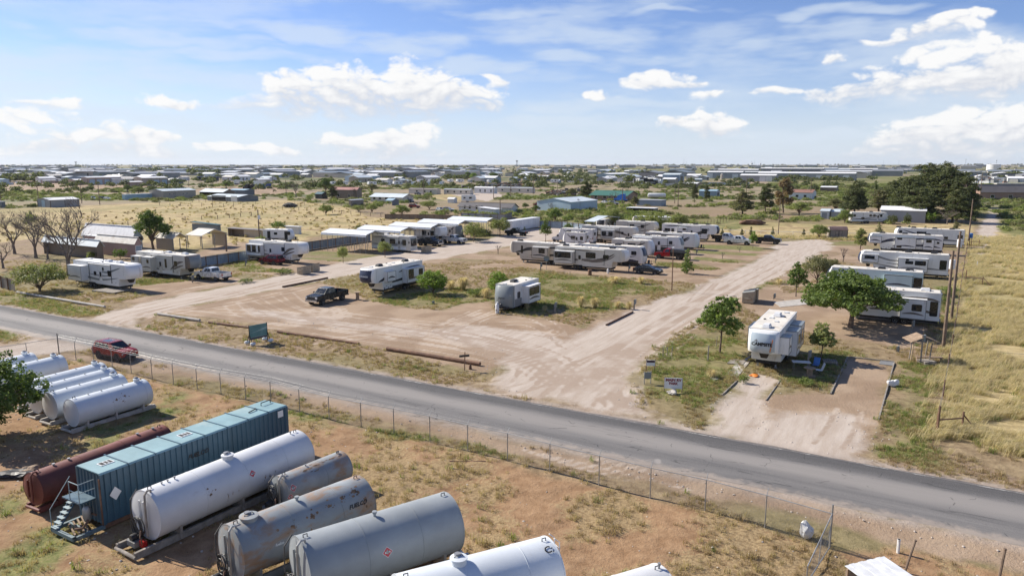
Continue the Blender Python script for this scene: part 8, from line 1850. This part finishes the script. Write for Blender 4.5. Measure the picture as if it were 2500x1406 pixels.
# pipes stacked and scrap seen as one mass
def scrap(label, pts, n, smin, smax, cols, name, seed=4):
 r = np.random.default_rng(seed); P = [(q.x,q.y) for q in (G(*p) for p in pts)]; x0, x1 = min(p[0] for p in P), max(p[0] for p in P); y0, y1 = min(p[1] for p in P), max(p[1] for p in P); mb = {c: MB() for c in cols}; k = 0
 while k < n:
  x, y = r.uniform(x0,x1), r.uniform(y0,y1); _, ins = seg_dist(np.array([x]), np.array([y]), P, True)
  if not ins[0]: continue
  a = r.uniform(0,3.14); s = r.uniform(smin,smax); t = r.uniform(.15,.6)*s; h = r.uniform(.3,1.0)*smax*.5; c = cols[r.integers(len(cols))]; ca, sa = math.cos(a)*s/2, math.sin(a)*s/2; da, db = -math.sin(a)*t/2, math.cos(a)*t/2
  q = [(x-ca-da,y-sa-db),(x+ca-da,y+sa-db),(x+ca+da,y+sa+db),(x-ca+da,y-sa+db)]; mb[c].hexa([(u,v,0) for u, v in q]+[(u*.96+x*.04,v*.96+y*.04,h) for u, v in q]); k += 1
 root = None
 for c, b in mb.items():
  o = b.build(name, M_(c), None, fix=False); tag(o, label, None, kind='stuff')
scrap('heaps of scrap metal and junk in the far yard', [(1120,458),(1290,446),(1300,462),(1180,466)], 420, 1.5, 4, ['under','rusty','rv_grey'], 'scrap_heap')
scrap('rows of pipe and equipment in the distant yard', [(1540,446),(1640,432),(1650,446),(1600,452)], 260, 2, 10, ['under','rv_grey','rv_white'], 'pipe_stacks', 5)
scrap('clutter of equipment beyond the pine grove', [(2330,440),(2460,428),(2480,446),(2380,452)], 260, 2, 9, ['rv_grey','rv_white','rusty'], 'yard_clutter', 6)
scrap('junk in the scrub behind the centre block', [(1330,470),(1420,462),(1440,478),(1350,482)], 160, 1, 3, ['under','rusty','grey_wood'], 'junk_pile', 7)
scrap('scattered vehicles and equipment in far yards', [(0,452),(300,448),(330,440),(0,436)], 160, 2, 6, ['under','rv_white','rv_grey','rusty'], 'far_lot_clutter', 8)
# the far town as one mass
def far_town():
 r = np.random.default_rng(12); B = {'rv_white': MB(), 'rv_slate': MB(), 'rv_tan': MB(), 'rv_grey': MB()}
 for i in range(460):
  d = 900*math.exp(r.uniform(0, 1.95)); a = R(r.uniform(-46, 46)); x, y = d*math.sin(a), d*math.cos(a)
  if -.05 < a < .25 and d < 1500 and r.random() < .7: continue
  s = r.uniform(8, 34); t = r.uniform(7, 16); h = r.uniform(3, 7.5)*(1 if d < 2500 else 1.5); th = TH+(math.pi/2 if r.random() < .5 else 0); ca, sa = math.cos(th), math.sin(th)
  q = [(x+ca*u*s-sa*v*t, y+sa*u*s+ca*v*t) for u, v in ((-1,-1),(1,-1),(1,1),(-1,1))]; k = ('rv_slate','rv_tan','rv_grey','rv_slate')[r.integers(4)]
  B[k].hexa([(u,v,0) for u, v in q]+[(u,v,h) for u, v in q])
  r1 = [(x+ca*u*s*1.02-sa*v*t*1.05, y+sa*u*s*1.02+ca*v*t*1.05) for u, v in ((-1,-1),(1,-1),(1,0),(-1,0))]; r2 = [(x+ca*u*s*1.02-sa*v*t*1.05, y+sa*u*s*1.02+ca*v*t*1.05) for u, v in ((-1,0),(1,0),(1,1),(-1,1))]
  B[('rv_white','rv_grey','rv_slate')[r.integers(3)]].add([(*r1[0],h),(*r1[1],h),(*r1[2],h+t*.12),(*r1[3],h+t*.12)], [(0,1,2,3)]).add([(*r2[0],h+t*.12),(*r2[1],h+t*.12),(*r2[2],h),(*r2[3],h)], [(0,1,2,3)])
 for k, b in B.items(): tag(b.build('far_town', M_(k), None, fix=False), 'far town of low buildings along the horizon', kind='stuff')
far_town()
def small_houses():
 """little houses and sheds crowding the middle distance, each its own thing; walls and roof shared between alike ones"""
 r = random.Random(77); P = []
 for k in range(6):
  a, b, h = 3.2+k*.9, 2.4+k*.45, 2.5+.15*k; wl = MB().add([(-a,-b,0),(a,-b,0),(a,b,0),(-a,b,0),(-a,-b,h),(a,-b,h),(a,b,h),(-a,b,h),(-a,0,h+b*.3),(a,0,h+b*.3)], [(0,1,5,4),(2,3,7,6),(1,2,6,9,5),(3,0,4,8,7)]).mesh('wall', None)
  rf = MB().hexa([(-a-.3,-b-.3,h-.05),(a+.3,-b-.3,h-.05),(a+.3,0,h+b*.3+.05),(-a-.3,0,h+b*.3+.05),(-a-.3,-b-.3,h+.1),(a+.3,-b-.3,h+.1),(a+.3,0,h+b*.3+.2),(-a-.3,0,h+b*.3+.2)]).hexa([(-a-.3,b+.3,h-.05),(a+.3,b+.3,h-.05),(a+.3,0,h+b*.3+.05),(-a-.3,0,h+b*.3+.05),(-a-.3,b+.3,h+.1),(a+.3,b+.3,h+.1),(a+.3,0,h+b*.3+.2),(-a-.3,0,h+b*.3+.2)]).mesh('roof', None)
  dr = MB().box(-.5,.5,-b-.04,-b+.02,0,2.1).mesh('door', M_('rv_bronze')); wn = MB().box(a*.4,a*.4+1.2,-b-.03,-b+.02,1,2).mesh('window', M_('glass')); P.append((wl, rf, dr, wn))
 C = {}; H = []
 def col_(me, n, m):
  if (me.name, n) not in C: q = me.copy(); q.materials.append(m); C[(me.name, n)] = q
  return C[(me.name, n)]
 n = 0
 while n < 190:
  px, py = r.uniform(-20, 2500), 412+38*r.random()**1.3
  if 1750 < px < 2250 and py > 432 or 1900 < px < 2250: continue
  g = G(px, py); w_ = r.choice(('white','cream','tan','bluegrey','grey','white')); f_ = r.choice(('white','white','white','pale','grey','tan')); wl, rf, dr, wn = P[r.randrange(6)]; s = r.uniform(.8, 1.5)
  T = thing('small_house', 'small %s house with %s roof %s the %s' % ({'bluegrey':'blue grey'}.get(w_, w_), f_, 'far beyond' if py < 418 else 'beyond' if py < 430 else 'just behind', ('blue roofed sheds','twin tan workshops','grey barn','red roofed house','mobile homes','long pale house','green roofed house','bare scrub','storage rows','brick house')[int(max(0, min(9, px/250)))]), 'house', (g.x, g.y, 0), r.choice((HU, HW, HL, HD))+r.uniform(-.1,.1), 'small buildings in the far yards'); T.scale = (s, s, s)
  obj('wall', col_(wl, w_, wall_mat(w_, WL[w_])), T); obj('roof', col_(rf, f_, mat('roof_'+f_, RF[f_], rough=.5, var=.06, vscale=.2)), T); obj('door', dr, T); obj('window', wn, T); n += 1; H.append((px, T))
 by = {}
 for px, T in sorted(H, key=lambda q: q[0]): by.setdefault(T['label'], []).append(T)
 for lb, ts in by.items():
  if len(ts) > 1:
   for k, T in enumerate(ts): T['label'] = lb+', %s from left' % RANK[k]
small_houses()
def far_trees():
 r = np.random.default_rng(33); Q = [];
 for i in range(3000):
  d = 430*math.exp(r.uniform(.1, 2.6)); a = R(r.uniform(-46, 46)+r.normal()*2); x, y = d*math.sin(a), d*math.cos(a)
  n1 = float(np.sin(x*.006+1.3)+np.sin(y*.0043+x*.002)+.6*np.sin(x*.017))
  if n1 < .05 and r.random() < .72: continue
  s = r.uniform(1.2, 4.2)*(1 if d < 900 else 1.25); Q.append((x, y, s*r.uniform(.45,.7), s, s*r.uniform(.5,.85)))
 # denser belts that read as hedgerows and woods
 for (x0,y0,x1,y1,n,s0,s1) in ((1255,441,1455,443,46,2.6,5.0),(0,445,105,444,40,3,6.5),(455,428,540,427,30,3.5,7),(330,419,560,416,60,4,8),(690,412,1000,409,70,4,8),(1055,412,1160,412,34,4,9),(1900,440,2080,446,36,2.6,4.5),(2240,440,2500,432,40,3,6),(1530,447,1545,446,6,3,5),(1460,435,1540,440,14,3,5),(560,411,690,410,40,4,8),(1500,402,2100,401,90,6,12),(2280,402,2500,401,40,6,14),(0,408,400,404,80,5,10),(1085,440,1140,440,16,2.5,4.5)):
  for i in range(n):
   t = r.random(); g = G(x0+(x1-x0)*t, max(404.5, y0+(y1-y0)*t+r.normal()*.8)); s = r.uniform(s0, s1); Q.append((g.x, g.y, s*.55, s, s*.75))
 V = []; F = [];
 tot = []
 for (x, y, cz, rx, rz) in Q:
  d = math.hypot(x, y); n = 150 if d < 600 else (80 if d < 1200 else 34); u = r.normal(size=(n,3)); u /= np.linalg.norm(u, axis=1)[:,None]; u[:,2] = np.abs(u[:,2])*1.2-.35
  P = np.array((x,y,cz+rz*.25))+u*np.array((rx,rx,rz*1.1))*(r.random(n)**.4)[:,None]*np.array((1,1,1)); P[:,2] = np.maximum(P[:,2], .1)
  ls = rx*(.16 if d < 600 else .22 if d < 1200 else .34); nr = u+r.normal(size=(n,3))*.5; nr /= np.linalg.norm(nr, axis=1)[:,None]; a_ = np.cross(nr, r.normal(size=(n,3))); a_ /= np.linalg.norm(a_, axis=1)[:,None]+1e-9; b_ = np.cross(nr, a_)
  tot.append(np.stack([P-a_*ls, P-b_*ls*.7, P+a_*ls, P+b_*ls*.7], 1).reshape(-1,3))
 V = np.concatenate(tot); k = len(tot); cut = [0, int(k*.45), k]
 h_ = len(V)//4
 o = obj('far_trees', np_mesh('far_trees', V, np.arange(len(V)).reshape(-1,4), LEAF['pine'])); tag(o, 'far belts of trees and brush that merge into one mass', kind='stuff')
far_trees()
# ------------------------------------------------------------------ ground cover: grasses, weeds, stones (uncountable, instanced)
def tuft_mesh(name, n, h0, h1, spread, lean, width, m, seed, bend=.5, wind=(0,0)):
 rs = random.Random(seed); V = []; F = []
 for i in range(n):
  a = rs.uniform(0,6.283); o = spread*math.sqrt(rs.random()); bx, by = o*math.cos(a), o*math.sin(a); l = rs.uniform(h0,h1); aa = rs.uniform(0,6.283); le = rs.uniform(.2,1)*lean; dx, dy = math.cos(aa)*le+wind[0], math.sin(aa)*le+wind[1]; w_ = width*rs.uniform(.6,1.3); px_, py_ = -math.sin(aa+.6)*w_, math.cos(aa+.6)*w_
  k = len(V); V += [(bx-px_,by-py_,-.03),(bx+px_,by+py_,-.03),(bx+dx*l*.45+px_*.8,by+dy*l*.45+py_*.8,l*.7),(bx+dx*l*.45-px_*.8,by+dy*l*.45-py_*.8,l*.7),(bx+dx*l*(1+bend),by+dy*l*(1+bend),l*(1-bend*.25))]
  F += [(k,k+1,k+2,k+3),(k+3,k+2,k+4,k+4)]
 mb = MB(); mb.v = V; mb.f = [f[:3] if f[2] == f[3] else f for f in F]; return mb.mesh(name, m, fix=False)
def scatter(name, label, pts, protos, smin, smax, seed, zs=1.0):
 """one object whose points carry instanced tufts"""
 r = np.random.default_rng(seed); n = len(pts); me = bpy.data.meshes.new(name); me.vertices.add(n); me.vertices.foreach_set('co', np.asarray(pts, np.float32).ravel())
 a = me.attributes.new('rot', 'FLOAT_VECTOR', 'POINT'); rot = np.zeros((n,3), np.float32); rot[:,2] = r.uniform(-.6,.6,n) if zs == 2 else r.uniform(0,6.283,n); a.data.foreach_set('vector', rot.ravel())
 a = me.attributes.new('scl', 'FLOAT', 'POINT'); a.data.foreach_set('value', r.uniform(smin,smax,n).astype(np.float32))
 a = me.attributes.new('pick', 'INT', 'POINT'); a.data.foreach_set('value', r.integers(0,len(protos),n).astype(np.int32))
 o = tag(obj(name, me), label, kind='stuff')
 cl = bpy.data.collections.new(name+'_parts')
 for i, p in enumerate(protos): cl.objects.link(bpy.data.objects.new('%s_tuft_%d' % (name, i), p))
 gt = bpy.data.node_groups.new(name, 'GeometryNodeTree'); gt.interface.new_socket('Geometry', in_out='INPUT', socket_type='NodeSocketGeometry'); gt.interface.new_socket('Geometry', in_out='OUTPUT', socket_type='NodeSocketGeometry')
 nd = gt.nodes; L = gt.links; gi, go = nd.new('NodeGroupInput'), nd.new('NodeGroupOutput'); ci = nd.new('GeometryNodeCollectionInfo'); ci.inputs[0].default_value = cl; ci.inputs['Separate Children'].default_value = True
 ip = nd.new('GeometryNodeInstanceOnPoints'); ip.inputs['Pick Instance'].default_value = True; mp = nd.new('GeometryNodeMeshToPoints')
 def at_(n_, t):
  q = nd.new('GeometryNodeInputNamedAttribute'); q.data_type = t; q.inputs[0].default_value = n_; return q.outputs[0]
 L.new(gi.outputs[0], mp.inputs[0]); L.new(mp.outputs[0], ip.inputs['Points']); L.new(ci.outputs[0], ip.inputs['Instance']); L.new(at_('pick','INT'), ip.inputs['Instance Index']); L.new(at_('rot','FLOAT_VECTOR'), ip.inputs['Rotation'])
 cx = nd.new('ShaderNodeCombineXYZ'); s = at_('scl','FLOAT')
 for k in range(3): L.new(s, cx.inputs[k])
 L.new(cx.outputs[0], ip.inputs['Scale']); L.new(ip.outputs[0], go.inputs[0])
 md = o.modifiers.new('scatter', 'NODES'); md.node_group = gt
 return o
ZG = Z.reshape(XX.shape)
def field_at(name, x, y):
 A = S[name].reshape(XX.shape); i = np.clip(np.searchsorted(xs, x), 1, len(xs)-1); j = np.clip(np.searchsorted(ys, y), 1, len(ys)-1); return A[j, i]
def zat(x, y):
 i = np.clip(np.searchsorted(xs, x), 1, len(xs)-1); j = np.clip(np.searchsorted(ys, y), 1, len(ys)-1); return ZG[j, i]
def spread_pts(n, x0, x1, y0, y1, keep, seed, power=1.6):
 """random points, thinning with distance, kept where keep(x, y) says so"""
 r = np.random.default_rng(seed); y = y0+(y1-y0)*r.random(n)**power; x = r.uniform(-1,1,n); x = (x0+x1)/2+x*(x1-x0)/2
 vis = np.abs(x) < .80*y+14; k = vis & keep(x, y, r); x, y = x[k], y[k]; return np.stack([x, y, zat(x, y)], -1)
noroad = lambda x, y: field_at('sd_road', x, y) > .5
bare = lambda x, y: np.maximum(field_at('sd_cal', x, y), field_at('sd_pad', x, y))
nm_ = lambda x, y: field_at('n_mid', x, y)
GOLD_T = [tuft_mesh('gold_tuft', 30, .40, .95, .26, .40, .010, LEAF['straw'], k, .7, (.60,-.16)) for k in range(3)]+[tuft_mesh('gold_tuft', 26, .30, .60, .26, .5, .010, LEAF['hay'], 5, .6, (.4,-.1)), tuft_mesh('gold_tuft', 22, .25, .50, .24, .5, .011, LEAF['weed'], 6, .5, (.3,-.1))]
DRY_T = [tuft_mesh('dry_tuft', 22, .08, .22, .14, .8, .007, LEAF['hay'], 20+k) for k in range(3)] + [tuft_mesh('brown_tuft', 20, .06, .16, .14, .9, .008, LEAF['brown'], 30+k) for k in range(3)]
GRN_T = [tuft_mesh('green_tuft', 22, .06, .20, .15, .8, .008, LEAF['weed'], 40+k) for k in range(3)] + [tuft_mesh('lush_tuft', 18, .06, .16, .14, .8, .008, LEAF['scrub'], 46)]
p = spread_pts(190000, 20, 150, 30, 175, lambda x, y, r: (field_at('sd_gold', x, y) > -.4+r.normal(size=len(x))*.6) & noroad(x, y) & (nm_(x, y)*.6+field_at('n_far2', x, y)*.2+field_at('n_small', x, y)*.3 > .44+r.random(len(x))*.10), 1, 1.5)
scatter('tall_golden_grass', 'tall windblown golden grass filling the field on the right', p, GOLD_T, .5, 1.05, 1, 2)
p = spread_pts(300000, -110, 60, 17, 130, lambda x, y, r: noroad(x, y) & (bare(x, y) < -.15) & (field_at('sd_gold', x, y) < .3) & (nm_(x, y) > .30+r.random(len(x))*.36) & (r.random(len(x)) < np.where(field_at('sd_yard', x, y) > -.3, .28, .8)), 2, 1.8)
scatter('dry_grass', 'short dry tan grass over the open ground', p, DRY_T, .7, 1.6, 2)
p = spread_pts(260000, -110, 80, 17, 130, lambda x, y, r: noroad(x, y) & (bare(x, y) < -.1) & (field_at('sd_green', x, y) > r.random(len(x))*.8-.3) & (nm_(x, y) > .22+r.random(len(x))*.34) & (r.random(len(x)) < np.where(field_at('sd_yard', x, y) > 0, .07, .75)), 3, 1.5)
scatter('green_grass', 'green turf and weeds in patches between the sites', p, GRN_T, .7, 1.7, 3)
p = spread_pts(40000, -100, 90, 17, 120, lambda x, y, r: noroad(x, y) & (bare(x, y) < .2) & (field_at('sd_gold', x, y) < 0) & (nm_(x, y) > .45) & (r.random(len(x)) < np.where(field_at('sd_yard', x, y) > 0, .08, .22)), 4, 1.4)
WEED_T = [tuft_mesh('weed_tuft', 30, .12, .36, .22, .8, .014, LEAF['weed'], 60), tuft_mesh('weed_tuft', 30, .14, .42, .24, .7, .012, LEAF['mesq'], 61), tuft_mesh('weed_tuft', 34, .15, .45, .24, .7, .010, LEAF['hay'], 62), tuft_mesh('weed_tuft', 26, .10, .30, .2, .9, .012, LEAF['brown'], 63)]
scatter('weeds', 'scattered taller weeds and seed heads', p, WEED_T, .6, 1.3, 4)
# stones on the caliche and in the yard
def stone(seed):
 rs = random.Random(seed); bm = bmesh.new(); bmesh.ops.create_icosphere(bm, subdivisions=1, radius=.05)
 for v in bm.verts: v.co = Vector((v.co.x*rs.uniform(.7,1.4), v.co.y*rs.uniform(.7,1.3), v.co.z*rs.uniform(.5,.9)))
 me = bpy.data.meshes.new('stone'); bm.to_mesh(me); bm.free(); me.materials.append(mat('stone', (.52,.46,.40), rough=.9, var=.2, vscale=4)); return me
p = spread_pts(60000, -70, 60, 17, 100, lambda x, y, r: noroad(x, y) & ((np.abs(field_at('sd_cal', x, y)) < 1.2) | (field_at('sd_yard', x, y) > 0) | (field_at('sd_road', x, y) < 1.6)) & (r.random(len(x)) < np.where(field_at('sd_yard', x, y) > 0, .07, .3)), 6, 1.5)
scatter('loose_stones', 'loose pale stones along the drives and in the yard', p, [stone(k) for k in range(4)], .35, 1.5, 6)
# far scrub: low bushes over the open plain
c1 = [crown_mesh(70+k, [(0,0,.35,.8,.6,.38),(.6,.2,.3,.5,.6,.28),(-.6,-.3,.3,.6,.5,.28),(.1,.7,.25,.5,.5,.22)], 34, 11, .11, .28, LEAF[l], hollow=.2) for k, l in enumerate(('scrub','mesq','olive','weed'))]
def scrub_ok(x, y, r):
 g = field_at('sd_green', x, y); n1 = field_at('n_far', x, y); n2 = field_at('n_far2', x, y)
 return (bare(x, y) < -1) & ((g > 0) & (n2 > .40) | (y > 190) & (n1+.5*(n2-.5) > .50) & (r.random(len(x)) < .6)) & (field_at('sd_gold', x, y) < 0)
p = spread_pts(26000, -420, 470, 172, 620, scrub_ok, 7, 1.25)
scatter('scrub', 'low scrub bushes over the open plain', p, c1, .7, 2.1, 7)
p = spread_pts(4200, -150, 60, 112, 330, lambda x, y, r: (field_at('sd_gold', x, y) > .5) & (nm_(x, y) > .52), 8, 1.2)
scatter('pasture_brush', 'small brown brush dotted over the pasture', p, [crown_mesh(90+k, [(0,0,.3,.5,.5,.3)], 16, 9, .10, .22, LEAF[l], hollow=.2) for k, l in enumerate(('brown','straw','straw'))], .5, 1.2, 8)
# ------------------------------------------------------------------ air
def haze():
 o = MB().box(-9100, 9100, -120, 12100, -1.2, 90).build('haze', None); tag(o, 'thin pale haze in the air over the whole plain', kind='stuff')
 m = bpy.data.materials.new('haze'); m.use_nodes = True; t = m.node_tree; t.nodes.clear(); v = t.nodes.new('ShaderNodeVolumePrincipled'); out = t.nodes.new('ShaderNodeOutputMaterial')
 v.inputs['Color'].default_value = (.88,.93,1.0,1); v.inputs['Density'].default_value = .000035; v.inputs['Anisotropy'].default_value = .2; t.links.new(v.outputs[0], out.inputs['Volume']); o.data.materials.append(m)
haze()
